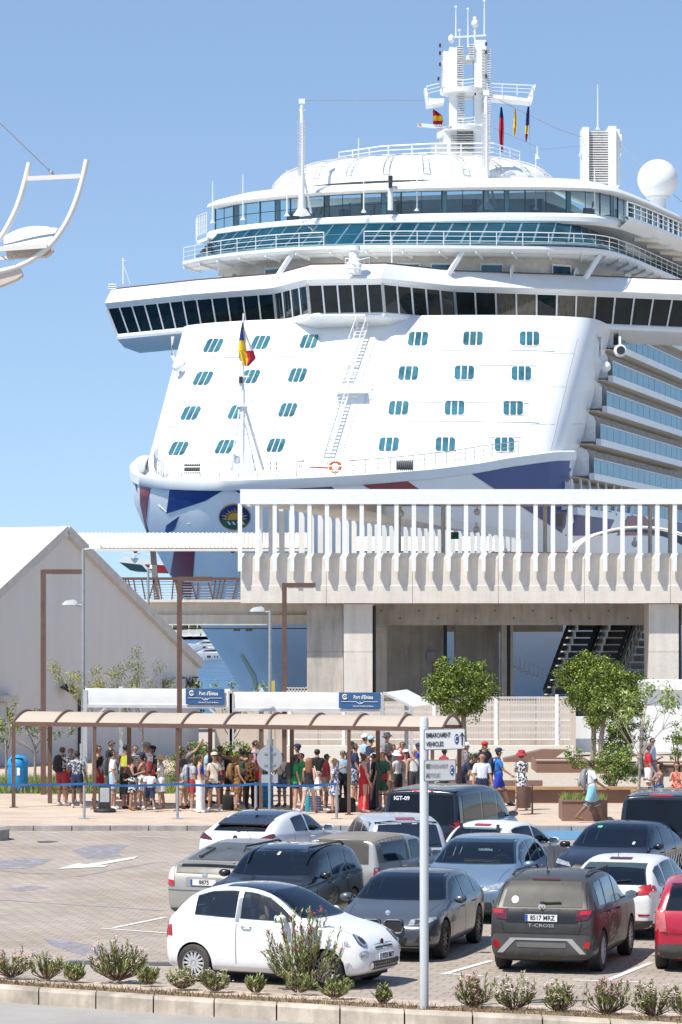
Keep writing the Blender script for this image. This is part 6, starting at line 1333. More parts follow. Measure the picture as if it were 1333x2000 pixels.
# driver inside the white car
dr = root('person', W[k.r]@Vector((-.12, -.35, .55)), 'blonde driver with raised hand inside the white small car in front', 'person', None, R(-27))
SKIN = [mat('skin fair', (.52, .30, .22), .5, var=.06, scale=8), mat('skin tanned', (.40, .215, .14), .5, var=.06, scale=8), mat('skin brown', (.20, .10, .065), .5, var=.06, scale=8), mat('skin light tan', (.46, .26, .18), .5, var=.06, scale=8)]
b = MB(); b.sphere((0, 0, .62), (.09, .075, .115), 14, 10); b.tube((0, 0, .42), (0, 0, .55), .05); b.sphere((-.02, 0, .32), (.11, .19, .2), 12, 8); b.path([(0, -.17, .40), (.10, -.19, .28), (.12, -.18, .52), (.06, -.13, .66)], [.045, .042, .035, .03], 8)
for i in range(4): b.path([(.06-.01*i, -.13+.0*i, .66), (.045-.015*i, -.10, .70+.01*(i % 2)), (.03-.015*i, -.07, .71)], .010, 5)
b.sphere((.09, 0, .61), (.015, .012, .02), 6, 4); b.build('body', SKIN[0], dr, True, local=True)
b = MB(); b.sphere((-.035, 0, .65), (.10, .092, .115), 12, 8); b.path([(-.08, -.04, .64), (-.10, -.05, .5), (-.09, -.06, .38)], [.06, .06, .035], 8); b.path([(-.07, .05, .64), (-.09, .05, .5), (-.08, .05, .38)], [.06, .05, .03], 8); b.build('hair', mat('blonde hair', (.50, .36, .17), .6, var=.3, scale=20, stretch=(1, 1, .2)), dr, True, local=True)
b = MB(); b.sphere((-.02, 0, .30), (.125, .205, .19), 12, 8); b.build('top', mat('turquoise top', (.12, .42, .45), .8), dr, True, local=True)

# ---- 2 dusty grey compact SUV, rear to us
SUV = dict(L=4.11, W=1.76, H=1.60, wf=[(0, .80), (.012, .88), (.045, .95), (.11, .99), (.3, 1), (.8, 1), (.93, .99), (.965, .965), (.988, .93), (1, .88)], top=[(0, .44), (.012, .50), (.045, .58), (.11, .625), (.2, .65), (.26, .675), (.34, .82), (.42, .95), (.50, 1.0), (.7, 1.0), (.86, .975), (.91, .945), (.945, .84), (.965, .72), (.988, .62), (1, .50)], belt=(.60, .66), gh=(.26, .43, .90, .975), ax=(.20, .815), rw=.335, split=[(.31, .51), (.535, .72), (.745, .86)], rearglass=(.665, .905, .74, .66), doors=(.30, .52, .725), handles=(.49, .69), tw=.78, clear=.19, rail=.15)
TCP = paint('dusty anthracite', (.030, .029, .028), .12, .1, .4, .3)
k = car('dusty dark grey compact SUV with roof rails parked rear towards us', (3.72, 55.0), 75, SUV, TCP, 'ten', name='parked_car', glass=GLSD, rear_glass=mat('very dusty glass', (.085, .08, .07), .5, var=.25, scale=2, spec=.2))
plate(k, 'B', .90, '8517 MRZ')
k.patch('light_band', rpoly((0, .93), 1.18, .22, .03), 'B', mat('dark boot panel', (.012, .012, .012), .3, var=.2), .006)
k.both('tail_light', [(.56, .86), (.74, .88), (.80, .97), (.80, 1.04), (.56, 1.03)], 'B', SMKL, off=.014); k.both('tail_light_lens', [(.62, .95), (.78, .96), (.79, 1.02), (.62, 1.01)], 'B', REDL, off=.022)
k.patch('lower_bumper', [(-.80, .30), (.80, .30), (.84, .62), (.7, .64), (-.7, .64), (-.84, .62)], 'B', PTRIM, .008)
for pl in ([(-.72, .34), (-.62, .34), (-.42, .545), (-.47, .58), (-.5, .58)], [(.72, .34), (.62, .34), (.42, .545), (.47, .58), (.5, .58)], [(-.5, .58), (-.44, .545), (.44, .545), (.5, .58)]): k.patch('silver_skid_trim', pl, 'B', SLV, .016)
k.patch('skid_plate', rpoly((0, .47), .8, .08, .02), 'B', mat('grey skid', (.14, .14, .13), .5), .014); k.both('bumper_reflector', rpoly((.73, .48), .09, .11, .02, .2), 'B', REDL, off=.018)
for s_ in (-1, 1): k.patch('tailgate_gap', [(s_*.60, .66), (s_*.61, .66), (s_*.66, .84), (s_*.65, .84)], 'B', SEAMM, .009); k.patch('tailgate_gap', [(s_*.72, 1.06), (s_*.73, 1.06), (s_*.66, 1.44), (s_*.65, 1.44)], 'B', SEAMM, .007)
text('T-CROSS', .075, mat('badge silver', (.6, .58, .53), .3, .5), 'lettering', k.r, TM(k.bv.ray_cast(Vector((-4, 0, .78)), Vector((1, 0, 0)))[0]+Vector((-.02, 0, 0)), (0, -1, 0), (0, 0, 1)), .003, local=True, fit=.42)
e, ex = emblem(k, 'B', 1.06, .065, mat('badge silver', (.6, .58, .53), .3, .5)); b = MB(); b.bar((ex-.02, .035, 1.09), (ex-.02, .0, 1.03), .01, .008); b.bar((ex-.02, -.035, 1.09), (ex-.02, 0, 1.03), .01, .008); b.build('badge_lines', DARK, e, local=True)
wiper(k, 0.0, 1.12, -.30, 1.135); k.patch('round_sticker', [(.45+.06*math.cos(R(t)), 1.17+.06*math.sin(R(t))) for t in range(0, 360, 24)], 'B', mat('pale sticker', (.55, .62, .6), .6), .014, me_=.06)
k.patch('high_brake_light', rpoly((0, 1.475), .45, .022, .01), 'B', mat('dark lamp', (.08, .02, .02), .3), .012)
for s_ in (-1, 1):
    b = MB(); b.path([(.55, s_*.58, 1.49), (.45, s_*.60, 1.57), (-1.1, s_*.60, 1.585), (-1.35, s_*.60, 1.53)], .022, 6); b.build('roof_rail', mat('dark rail', (.05, .045, .045), .4), k.r, True, local=True)
b = MB(); b.path([(-1.25, .05, 1.57), (-1.42, .05, 1.80)], [.007, .003], 5); b.box((-1.25, .05, 1.575), (.08, .03, .03)); b.build('aerial', DARK, k.r, local=True)
k.patch('bonnet_gap', [(-.62, .66), (.62, .66), (.62, .652), (-.62, .652)], 'B', SEAMM, .009)

# ---- 3 grey hatch, front to us
GR = mod(HATCH, H=1.38, handlem=None, tw=.73); GP = paint('metallic grey', (.115, .13, .15), .05, .55, .3); GR['handlem'] = GP
k = car('metallic grey hatchback with kidney grille facing us behind the sign pole', (1.22, 56.9), -104.5, GR, GP, 'ten', rimm=RIMD, name='parked_car')

for s_ in (-1, 1):
    h_ = k.bv.ray_cast(Vector((4, s_*.19, .53)), Vector((-1, 0, 0)))[0]; b = MB(); b.extr([(h_.x+.035, y, z) for y, z in rpoly((s_*.19, .60), .30, .20, .06)], (-.18, 0, 0)); q_ = b.build('kidney_grille', BLACK, k.r, local=True); b = MB(); b.path([(h_.x+.037, y, z) for y, z in rpoly((s_*.19, .60), .31, .21, .06)]+[(h_.x+.037, s_*.19+.155, .60)], .010, 4); b.build('grille_frame', CHROME, q_, local=True)

k.both('headlight', [(.42, .60), (.74, .635), (.83, .70), (.82, .73), (.62, .715), (.44, .69)], 'F', CLRL, off=.010); k.both('headlight_lens', [(.52, .62), (.6, .63), (.6, .69), (.52, .685)], 'F', DARK, off=.016)
k.patch('lower_intake', [(-.38, .28), (.38, .28), (.42, .42), (-.42, .42)], 'F', BLACK, .010); k.both('side_intake', [(.52, .33), (.78, .36), (.76, .47), (.60, .43)], 'F', DARK, off=.010); k.patch('silver_lip', [(-.75, .245), (.75, .245), (.7, .27), (-.7, .27)], 'F', SLV, .012)
emblem(k, 'F', .78, .045, mat('blue white badge', (.35, .45, .6), .3))
# ---- 4 pale blue hatch behind
BP_ = paint('pale metallic blue', (.21, .31, .42), .05, .5, .3); MINI = mod(HATCH, L=4.4, W=1.83, H=1.52, top=[(0, .40), (.012, .46), (.045, .53), (.11, .60), (.2, .645), (.24, .67), (.33, .82), (.42, .95), (.52, 1.0), (.68, 1.0), (.84, .96), (.90, .92), (.95, .78), (.975, .66), (.988, .60), (1, .50)], gh=(.24, .45, .88, .97))
k = car('pale blue people carrier with clear headlights facing us between grey hatchback and dusty SUV', (2.75, 63.4), -104, MINI, BP_, 'five', name='parked_car', glass=GLSL)
k.both('headlight', [(.42, .63), (.80, .68), (.86, .80), (.70, .76), (.44, .70)], 'F', CLRL, off=.010); k.patch('grille', [(-.36, .60), (.36, .60), (.40, .68), (-.40, .68)], 'F', DARK, .010); k.patch('grille_chrome', [(-.40, .685), (.40, .685), (.42, .70), (-.42, .70)], 'F', CHROME, .012); k.patch('lower_intake', [(-.6, .28), (.6, .28), (.55, .42), (-.55, .42)], 'F', DARK, .010); k.both('fog_lamp', rpoly((.66, .42), .16, .08, .02), 'F', CHROME, off=.012)
b = MB(); P = [shoot(k.bv, Vector((6, y, z)), Vector((-1, 0, 0)), .02) for y, z in ((.5, 1.08), (-.2, 1.10))]; b.bar(P[0], P[1], .02, .02); b.build('wiper_blade', DARK, k.r, local=True)
# ---- 5 black SUV with rear spare wheel behind the white car
ES = mod(SUV, L=4.0, W=1.75, H=1.56); BKB = paint('black', (.012, .014, .02), .02, .2, .25)
k = car('black SUV with rear mounted spare wheel directly behind the white small car', (-.98, 60.4), -109, ES, BKB, 'five', name='parked_car')
for s_ in (-1, 1): b = MB(); b.path([(.6, s_*.60, 1.45), (.5, s_*.60, 1.53), (-1.2, s_*.60, 1.53), (-1.4, s_*.60, 1.47)], .02, 6); b.build('roof_rail', DARK, k.r, True, local=True)
b = MB(); b.lathe([(.20, -.11), (.31, -.10), (.335, -.05), (.335, .05), (.30, .10), (.10, .12), (.001, .12)], (-2.2, 0, .86), 28, 'X'); b.build('spare_wheel', TYRE, k.r, True, local=True)
k.both('headlight', [(.45, .76), (.82, .80), (.80, .88), (.5, .84)], 'F', CLRL, off=.01); k.patch('grille', rpoly((0, .68), .9, .22, .04), 'F', DARK, .008); k.patch('windscreen_sticker', rpoly((.0, 1.40), .05, .05, .01), 'F', mat('pale sticker', (.55, .62, .6), .6), .012, me_=.05)
k.patch('roof_gloss', [(.3, -.5), (.3, .5), (-.9, .5), (-.9, -.5)], 'T', mat('sunroof glass', (.01, .012, .02), .05, coat=1), .004)
# ---- 6 dusty silver hybrid hatch at left
PR = dict(L=4.45, W=1.73, H=1.49, top=[(0, .38), (.012, .42), (.045, .50), (.11, .57), (.18, .62), (.23, .67), (.34, .85), (.42, .96), (.50, 1.0), (.58, .995), (.70, .95), (.82, .87), (.90, .80), (.945, .765), (.965, .72), (.988, .62), (1, .46)], belt=(.62, .70), gh=(.23, .46, .62, .94), ax=(.19, .80), rw=.31, split=[(.30, .50), (.52, .70), (.72, .82)], rearglass=(.79, .95, .64, .54), doors=(.3, .51, .70), handles=(.48, .67), clear=.17)
PRP = paint('dusty champagne silver', (.36, .345, .31), .22, .4, .4)
k = car('dusty champagne silver hybrid hatchback seen from behind at the left edge of the cars', (-1.62, 63.0), 66, PR, PRP, 'seven', name='parked_car', rear_glass=mat('pale dusty glass', (.05, .06, .065), .1, var=.4, dust=DUST, dusta=.15))
plate(k, 'B', .80, '8875'); k.patch('plate_recess', rpoly((0, .80), .74, .17, .03), 'B', mat('recess silver', (.22, .21, .19), .5), .006); k.both('tail_light', [(.60, .72), (.80, .74), (.79, 1.04), (.66, 1.06), (.62, .90)], 'B', mat('pale tail lamp', (.60, .50, .48), .15, coat=1), off=.012); k.both('tail_light_red', [(.60, .72), (.80, .74), (.80, .84), (.61, .82)], 'B', REDL, off=.018)
k.patch('lower_glass', [(-.60, .955), (.60, .955), (.62, 1.09), (-.62, 1.09)], 'B', mat('dusty dark panel', (.08, .08, .075), .3, dust=DUST, dusta=.4), .012); k.patch('bumper_gap', [(-.78, .64), (.78, .64), (.78, .65), (-.78, .65)], 'B', SEAMM, .008); k.patch('lower_valance', [(-.8, .2), (.8, .2), (.8, .31), (-.8, .31)], 'B', PTRIM, .008)
emblem(k, 'B', .925, .055); wiper(k, .30, 1.21, .24, 1.33); b = MB(); b.path([(-.2, 0, 1.48), (-.5, 0, 1.74)], [.006, .003], 5); b.build('aerial', DARK, k.r, local=True); b = MB(); b.box((-2.05, 0, 1.15), (.12, 1.1, .02)); b.build('spoiler', PRP, k.r, local=True)
# ---- 7 white crossover with black roof
CH = dict(L=4.36, W=1.80, H=1.56, top=[(0, .42), (.012, .47), (.045, .55), (.11, .60), (.2, .64), (.26, .67), (.34, .82), (.42, .95), (.50, 1.0), (.64, .98), (.78, .91), (.88, .82), (.93, .74), (.955, .68), (.988, .60), (1, .46)], belt=(.62, .74), gh=(.26, .44, .74, .93), ax=(.2, .8), rw=.34, split=[(.31, .51), (.53, .68)], rearglass=(.74, .92, .66, .58), doors=(.3, .52, .7), handles=(.49,), clear=.18, tw=.74)
k = car('white crossover with black roof and spoiler parked nearest the round sign', (-1.45, 71.2), 68, CH, paint('pearl white', (.68, .70, .72), .12), 'five', name='parked_car')
k.patch('roof_panel', [(.55, -.58), (.55, .58), (-1.35, .52), (-1.35, -.52)], 'T', mat('gloss black roof', (.012, .016, .028), .12, coat=1), .005); b = MB(); b.extr([(-1.25, .56, 1.37), (-1.25, -.56, 1.37), (-1.66, -.54, 1.28), (-1.66, .54, 1.28)], (0, 0, .03)); b.build('spoiler', BKB, k.r, local=True)
b = MB(); b.lathe([(.04, 0), (.02, .05), (.001, .07)], (-.9, 0, 1.54), 8); b.build('aerial_fin', BKB, k.r, local=True)
plate(k, 'B', .88, '7370 KMS'); k.both('tail_light', [(.48, .97), (.80, 1.0), (.86, 1.12), (.74, 1.10), (.55, 1.02)], 'B', SMKL, off=.02); k.patch('boot_gap', [(-.6, .80), (.6, .80), (.6, .81), (-.6, .81)], 'B', SEAMM, .008); emblem(k, 'B', 1.04, .05, DARK); wiper(k, 0, 1.16, -.35, 1.18); k.patch('red_sticker', rpoly((-.48, 1.27), .09, .06, .02), 'B', REDL, .014, me_=.05)
# ---- 8 silver pickup with dark hard top
k = car('small silver pickup with grey hard top beside the black SUV spare wheel', (.78, 65.2), 66, mod(SUV, L=4.1, W=1.68, H=1.50, top=[(0, .42), (.012, .48), (.045, .56), (.11, .62), (.2, .66), (.26, .69), (.34, .84), (.42, .95), (.48, .985), (.60, .99), (.62, 1.0), (.90, 1.0), (.945, .98), (.965, .93), (.988, .62), (1, .50)], split=[(.31, .44), (.455, .58), (.64, .9)], gh=(.26, .42, .955, .975), rearglass=(.64, .93, .72, .68), tw=.80), paint('dusty silver', (.40, .41, .41), .35, .4, .4), 'five', cat='pickup', name='parked_pickup', rear_glass=mat('very dusty glass', (.06, .057, .05), .5))
k.patch('hard_top', [(-.42, -.66), (-.42, .66), (-1.88, .64), (-1.88, -.64)], 'T', mat('dusty grey canopy', (.12, .115, .105), .6, dust=DUST, dusta=.5), .006)
for view in 'LR': k.patch('hard_top_side', [(-.45, .96), (-1.9, .98), (-1.86, 1.47), (-.45, 1.47)], view, mat('dusty grey canopy', (.12, .115, .105), .6, dust=DUST, dusta=.5), .003)
k.both('tail_light', rpoly((.76, .80), .08, .20, .02), 'B', REDL, off=.012); plate(k, 'B', .72, '')
# ---- 9 silver compact van left of the sign pole
k = car('silver estate van with dark tailgate window left of the signpost top', (1.03, 69.6), 99, mod(SUV, L=4.5, W=1.74, H=1.61, belt=(.58, .60), rearglass=(.60, .90, .80, .68), gh=(.26, .42, .93, .975), split=[(.31, .50), (.52, .70), (.72, .88)], top=[(0, .42), (.012, .48), (.045, .56), (.11, .60), (.2, .63), (.26, .66), (.34, .82), (.42, .95), (.50, 1.0), (.8, 1.0), (.90, .985), (.94, .94), (.965, .76), (.988, .56), (1, .44)]), paint('pale silver', (.50, .53, .57), .12, .3, .3), 'five', name='parked_car', glass=GLSD)
k.patch('high_brake_light', rpoly((0, 1.52), .4, .03, .01), 'B', REDL, .012); k.both('tail_light', rpoly((.82, .85), .10, .3, .03), 'B', REDL, off=.012); plate(k, 'B', .78, '', -.35); wiper(k, -.2, 1.0, -.62, 1.04); emblem(k, 'B', .92, .055, CHROME)
# ---- black vans
VAN = dict(L=5.1, W=1.93, H=1.91, top=[(0, .36), (.012, .42), (.045, .48), (.11, .53), (.17, .58), (.21, .64), (.28, .82), (.34, .94), (.42, .985), (.6, 1.0), (.92, 1.0), (.955, .985), (.968, .93), (.988, .62), (1, .40)], belt=(.54, .54), gh=(.2, .36, .965, .98), ax=(.19, .80), rw=.34, split=[(.26, .41), (.43, .64), (.66, .92)], rearglass=(.56, .90, .80, .74), doors=(.25, .42, .65), handles=(.39, .45), tw=.84, clear=.19, rail=.20, mir=.32,
           wf=[(0, .72), (.012, .82), (.045, .92), (.11, .98), (.3, 1), (.7, 1), (.93, .99), (.96, .965), (.988, .92), (1, .88)])
VB = paint('gloss black van', (.010, .012, .020), .02, .2, .2)
k = car('shiny black passenger van marked IGT-09 parked near the queue', (2.55, 75.2), 71, VAN, VB, 'five', cat='van', name='parked_van', group='black passenger vans', glass=GLSB, rear_glass=GLSB)
text('IGT-09', .12, WHITE, 'lettering', k.r, TM(Vector((k.bv.ray_cast(Vector((-5, .42, 1.62)), Vector((1, 0, 0)))[0].x-.02, .45, 1.64)), (0, -1, 0), (0, 0, 1)), .003, local=True, bold=.003, fit=.36)
for kk, cat2 in ((k, 0),):
    kk.both('tail_light', rpoly((.86, .95), .12, .42, .03), 'B', REDL, off=.012); kk.patch('chrome_bar', rpoly((0, .93), .9, .04, .01), 'B', CHROME, .012); kk.patch('high_brake_light', rpoly((0, 1.80), .5, .03, .01), 'B', REDL, .012)
    for view in 'LR': kk.patch('tail_light_side', [(-2.5, .78), (-2.38, .78), (-2.38, 1.18), (-2.5, 1.18)], view, REDL, .008); kk.patch('silver_beltline', [(1.2, .995), (-2.3, .995), (-2.3, 1.02), (1.2, 1.02)], view, CHROME, .008)
k2 = car('shiny black passenger van at the right edge by the walking man', (7.35, 73.2), 77, VAN, VB, 'five', cat='van', name='parked_van', group='black passenger vans', rear_glass=GLSB)
k2.both('tail_light', rpoly((.86, .95), .12, .42, .03), 'B', REDL, off=.012); k2.patch('chrome_bar', rpoly((0, .93), .9, .04, .01), 'B', CHROME, .012); k2.patch('high_brake_light', rpoly((0, 1.82), .5, .03, .01), 'B', REDL, .012); plate(k2, 'B', .78, '')
for view in 'LR': k2.patch('tail_light_side', [(-2.5, .78), (-2.38, .78), (-2.38, 1.18), (-2.5, 1.18)], view, REDL, .008)
b = MB(); b.path([(-1.9, .2, 1.9), (-2.0, .2, 2.2)], [.01, .004], 5); b.build('aerial', DARK, k2.r, local=True)
# ---- 11 white small hatch
AY = mod(FS, L=3.45, W=1.63, H=1.46, sill=PTRIM, split=[(.33, .55), (.57, .80)], doors=(.33, .56), handles=(.52, .74), rearglass=(.64, .90, .74, .62), tw=.74); AY['handlem'] = FWHT
k = car('small white hatchback seen from behind just right of the black van', (3.45, 69.3), 60, AY, paint('plain white', (.74, .74, .73), .10), 'five', name='parked_car', glass=GLSL)
k.both('tail_light', [(.62, .72), (.78, .78), (.76, 1.05), (.66, 1.02)], 'B', REDL, off=.012); k.patch('high_brake_light', rpoly((0, 1.36), .36, .035, .01), 'B', REDL, .014); plate(k, 'B', .62, ''); wiper(k, .05, .99, -.3, 1.05)
for s_ in (-1, 1): b = MB(); p = shoot(k.bv, Vector((-4, s_*.42, 1.30)), Vector((1, 0, 0)), .03); b.box(p, (.03, .06, .13)); b.build('glass_hinge', DARK, k.r, local=True)
# ---- 12 black hatch with graphics, front to us
k = car('black hatchback with white graphics on its side facing us before the right van', (5.75, 68.4), -111, mod(HATCH, H=1.46, L=4.3), paint('dark navy black', (.010, .014, .03), .03, .3, .25), 'five', rimm=RIMD, name='parked_car')
k.both('headlight', [(.42, .64), (.78, .70), (.80, .78), (.5, .72)], 'F', CLRL, off=.01); k.patch('grille', rpoly((0, .60), .8, .16, .05), 'F', DARK, .008); k.patch('windscreen_sticker', rpoly((-.35, 1.33), .10, .035, .01), 'F', mat('green sticker', (.1, .5, .25), .6), .012, me_=.05); k.patch('windscreen_sticker', rpoly((.52, 1.05), .05, .05, .01), 'F', mat('pale sticker', (.55, .62, .6), .6), .012, me_=.05); emblem(k, 'F', .80, .04)
for i in range(9):
    x = .2-i*.22; k.patch('white_graphic', [(x, .5+.03*(i % 3)), (x-.05, .5), (x-.25, .78), (x-.14, .70)], 'L', WHITE, .008); k.patch('white_graphic', [(x-.1, .45), (x-.16, .47), (x-.02, .66)], 'L', WHITE, .008)
# ---- 14 white hatch right, rear to us
k = car('white hatchback with a red tail light parked behind the dusty SUV', (5.32, 60.3), 72, mod(HATCH, L=4.05, W=1.72, H=1.44, rearglass=(.67, .91, .76, .62), belt=(.60, .64)), paint('plain white', (.74, .74, .73), .10), 'five', name='parked_car')
k.both('tail_light', [(.50, .80), (.78, .82), (.86, .96), (.70, .98), (.50, .94)], 'B', REDL, off=.014); k.patch('lower_valance', [(-.8, .2), (.8, .2), (.8, .36), (-.8, .36)], 'B', PTRIM, .008); k.patch('high_brake_light', rpoly((0, 1.37), .4, .025, .01), 'B', mat('dark lamp', (.08, .02, .02), .3), .012); plate(k, 'B', .60, ''); wiper(k, 0, 1.0, -.35, 1.04); k.patch('bumper_reflector', rpoly((-.62, .46), .2, .03, .01), 'B', REDL, .014)
for view in 'LR': k.patch('tail_light_side', [(-1.9, .82), (-1.72, .90), (-1.75, .96), (-1.92, .97)], view, REDL, .01)
b = MB(); b.path([(-1.25, 0, 1.42), (-1.35, 0, 1.56)], [.007, .003], 5); b.build('aerial', DARK, k.r, local=True)
# ---- 15 red car at right edge
k = car('bright red hatchback cut off by the right edge of the picture', (6.12, 55.1), 82, mod(SUV, L=4.0, W=1.72, H=1.50, rearglass=(.66, .93, .78, .66)), paint('gloss red', (.40, .006, .03), .05), 'five', name='parked_car')
k.both('tail_light', [(.64, .66), (.82, .66), (.80, 1.02), (.68, 1.02)], 'B', mat('red clear lamp', (.5, .12, .12), .12, coat=1, var=.3, scale=10), off=.014); k.patch('lower_valance', [(-.85, .2), (.85, .2), (.85, .46), (-.85, .46)], 'B', PTRIM, .008); k.patch('boot_gap', [(-.7, .62), (.7, .62), (.7, .63), (-.7, .63)], 'B', SEAMM, .012); plate(k, 'B', .74, ''); wiper(k, .0, 1.06, .4, 1.2)
# ================================================================== plants
LEAFM = {}
def leafmats(key, cols):
    if key not in LEAFM: LEAFM[key] = [mat('%s leaf %s' % (key, s), c, .45, var=.2, scale=3, spec=.4) for s, c in zip(('dark', 'mid', 'light', 'pale'), cols)]
    return LEAFM[key]
FICUS = leafmats('glossy', [(.045, .075, .010), (.095, .15, .014), (.18, .24, .022), (.30, .36, .05)])
OLIVE = leafmats('willow', [(.10, .13, .05), (.17, .20, .08), (.24, .26, .10), (.32, .32, .10)])
YELL = leafmats('yellowish', [(.16, .17, .04), (.26, .26, .06), (.36, .34, .08), (.42, .38, .10)])
OLEA = leafmats('oleander', [(.11, .15, .04), (.19, .24, .07), (.30, .33, .11), (.44, .41, .17)])
BUSH = leafmats('hedge', [(.06, .10, .015), (.12, .19, .025), (.20, .28, .04), (.30, .36, .08)])
BARK = mat('pale bark', (.30, .25, .19), .9, var=.25, scale=8, bump=.5); TWIG = mat('brown twig', (.16, .10, .065), .9, var=.2)
def leaves(b, rr, c, rad, n, size, lens=1.6, nm=4, upb=.3):
    for _ in range(n):
        d = Vector((rr.gauss(0, 1), rr.gauss(0, 1), rr.gauss(0, 1))).normalized(); p = Vector(c)+Vector((d.x*rad[0], d.y*rad[1], d.z*rad[2]))*(rr.random()**.45)
        n_ = (d+Vector((rr.gauss(0, .6), rr.gauss(0, .6), rr.gauss(0, .5)+upb))).normalized(); a, u = frame(n_, Vector((rr.random(), rr.random(), rr.random()+.1))); ang = rr.random()*6.28
        t = a*math.cos(ang)+u*math.sin(ang); s = n_.cross(t); l = size*(.6+rr.random()*.8); w_ = l/lens
        b.mi = min(nm-1, int(rr.random()**1.3*nm)); b.add([p-t*l/2, p+s*w_/2+n_*l*.08, p+t*l/2, p-s*w_/2+n_*l*.08], [(0, 1, 2, 3)])
def crown(par, rr, c, R3, mats, nc, nl, size, cr, name='crown', lens=1.6, shell=.55):
    b = MB()
    for _ in range(nc):
        d = Vector((rr.gauss(0, 1), rr.gauss(0, 1), rr.gauss(0, 1))).normalized(); f = shell+(1-shell)*rr.random(); p = Vector(c)+Vector((d.x*R3[0], d.y*R3[1], d.z*R3[2]))*f
        s = cr*(.6+rr.random()*.8); leaves(b, rr, p, (s, s, s*.8), nl, size, lens)
    return b.build(name, mats, par)
def branch(b, rr, p, d, L_, r_, depth, tips):
    n = 4; pts = [p]; q = p
    for i in range(n): d = (d+Vector((rr.gauss(0, .13), rr.gauss(0, .13), rr.gauss(0, .08)))).normalized(); q = q+d*L_/n; pts.append(q)
    b.path(pts, [r_*(1-.5*i/n) for i in range(n+1)], 6, False)
    if depth == 0: tips.append(q); return
    for _ in range(3): branch(b, rr, pts[rr.choice((2, 3, 4))], (d+Vector((rr.gauss(0, .6), rr.gauss(0, .6), rr.gauss(.1, .35)))).normalized(), L_*.62, r_*.5, depth-1, tips)
rr = random.Random(11)
def ficus(px, D, zc, R3, label, seed, trunks, zb=.5):
    rr = random.Random(seed); x = (px-CX)/F*D; t = root('ficus_tree', (x, D, zb), label, 'tree', 'clipped glossy green trees'); b = MB()
    for tx in trunks:
        xx = (tx-CX)/F*D; b.path([(xx, D, zb), (xx+.04, D, zb+(zc-zb)*.4), (lerp(xx, x, .3)+.03, D, zc-R3[2]*.5), (lerp(xx, x, .6), D+.1, zc)], [.10, .085, .07, .04], 8)
        for k in range(6): a = rr.random()*6.28; p = Vector((lerp(xx, x, .35), D, zc-R3[2]*.7)); b.path([p, p+Vector((math.cos(a)*R3[0]*.4, math.sin(a)*R3[1]*.4, R3[2]*.5)), p+Vector((math.cos(a)*R3[0]*.75, math.sin(a)*R3[1]*.7, R3[2]*(.6+rr.random()*.6)))], [.04, .03, .012], 6)
    b.build('trunk', BARK, t, True)
    b = MB(); lumps = [(rr.uniform(-.35, .35), rr.uniform(-.4, .4), rr.uniform(-.3, .35)) for _ in range(5)]
    for _ in range(190):
        d = Vector((rr.gauss(0, 1), rr.gauss(0, 1), rr.gauss(0, 1))).normalized(); lum = 1+.10*math.sin(3*d.x*2+seed)+.09*math.sin(5*d.z+d.y*3+seed*2)
        f = (.55+.45*rr.random())*lum; c = Vector((x+d.x*R3[0]*f*.88, D+d.y*R3[1]*f*.88, zc+d.z*R3[2]*f*.88)); s = .16+rr.random()*.14
        leaves(b, rr, c, (s, s, s*.8), 75, .075, 1.7)
    b.build('crown', FICUS, t)
ficus(899, 103, 5.9-(1345-1180)*103/6500, (1.27, 1.25, 1.13), 'round glossy green tree standing alone between the signpost and the fence', 4, [905], .3)
ficus(1148, 111, 5.9-(1330-1180)*111/6500, (1.25, 1.2, 1.15), 'left glossy green tree of the touching pair under the escalators', 9, [1158], .5)
ficus(1192, 108, 5.9-(1362-1180)*108/6500, (1.25, 1.2, 1.2), 'right and fuller glossy green tree of the touching pair', 15, [1172], .5)
# young trees with loose foliage
def young(px, D, zb, ztop, spread, mats, label, seed, nl=26, size=.09, name='young_tree', depth=2, rad=.16, lens=3.0, lean=0, stake=False):
    rr = random.Random(seed); x = (px-CX)/F*D; t = root(name, (x, D, zb), label, 'tree'); b = MB(); tips = []
    hh = ztop-zb; p1 = Vector((x+lean*.5, D, zb+hh*.45)); b.path([(x, D, zb), (x+.02+lean*.25, D, zb+hh*.25), p1], [.045, .04, .032], 8)
    for k in range(6): a = k*1.05+rr.random(); branch(b, rr, p1-Vector((0, 0, rr.random()*hh*.12)), Vector((math.cos(a)*spread, math.sin(a)*spread, 1)).normalized(), hh*.36, .018, depth-1, tips)
    b.build('trunk', BARK, t, True); b = MB()
    for p in tips: leaves(b, rr, p-Vector((0, 0, .05)), (rad, rad, rad*1.1), nl, size, lens)
    b.build('crown', mats, t); return t
young(182, 112, .1, 4.5, .55, YELL, 'thin young tree with yellowish leaves against the hall wall', 2, 110, .085, rad=.27); young(278, 113, .1, 4.35, .62, OLIVE, 'thin grey green young tree just right of the yellowish one', 6, 110, .085, rad=.27)
young(68, 106, .1, 3.1, .9, BUSH, 'small staked young tree behind the left end of the shelter', 8, 40, .09, rad=.2, lens=2); young(12, 108, .1, 2.9, .8, YELL, 'sparse young tree cut by the left edge in front of the door', 10, 36, .09, rad=.18, lens=2)
young(450, 110, .1, 3.7, .8, BUSH, 'small tree showing over the tent canopy beneath the ship bow', 12, 40, .09, rad=.2, lens=2)
young(1246, 93, .3, 3.95, .85, mat and leafmats('light green', [(.12, .18, .04), (.20, .27, .06), (.28, .35, .09), (.36, .42, .14)]), 'young tree with drooping light green leaves and white trunk at right', 14, 60, .11, rad=.25, lens=2.6, lean=.15)
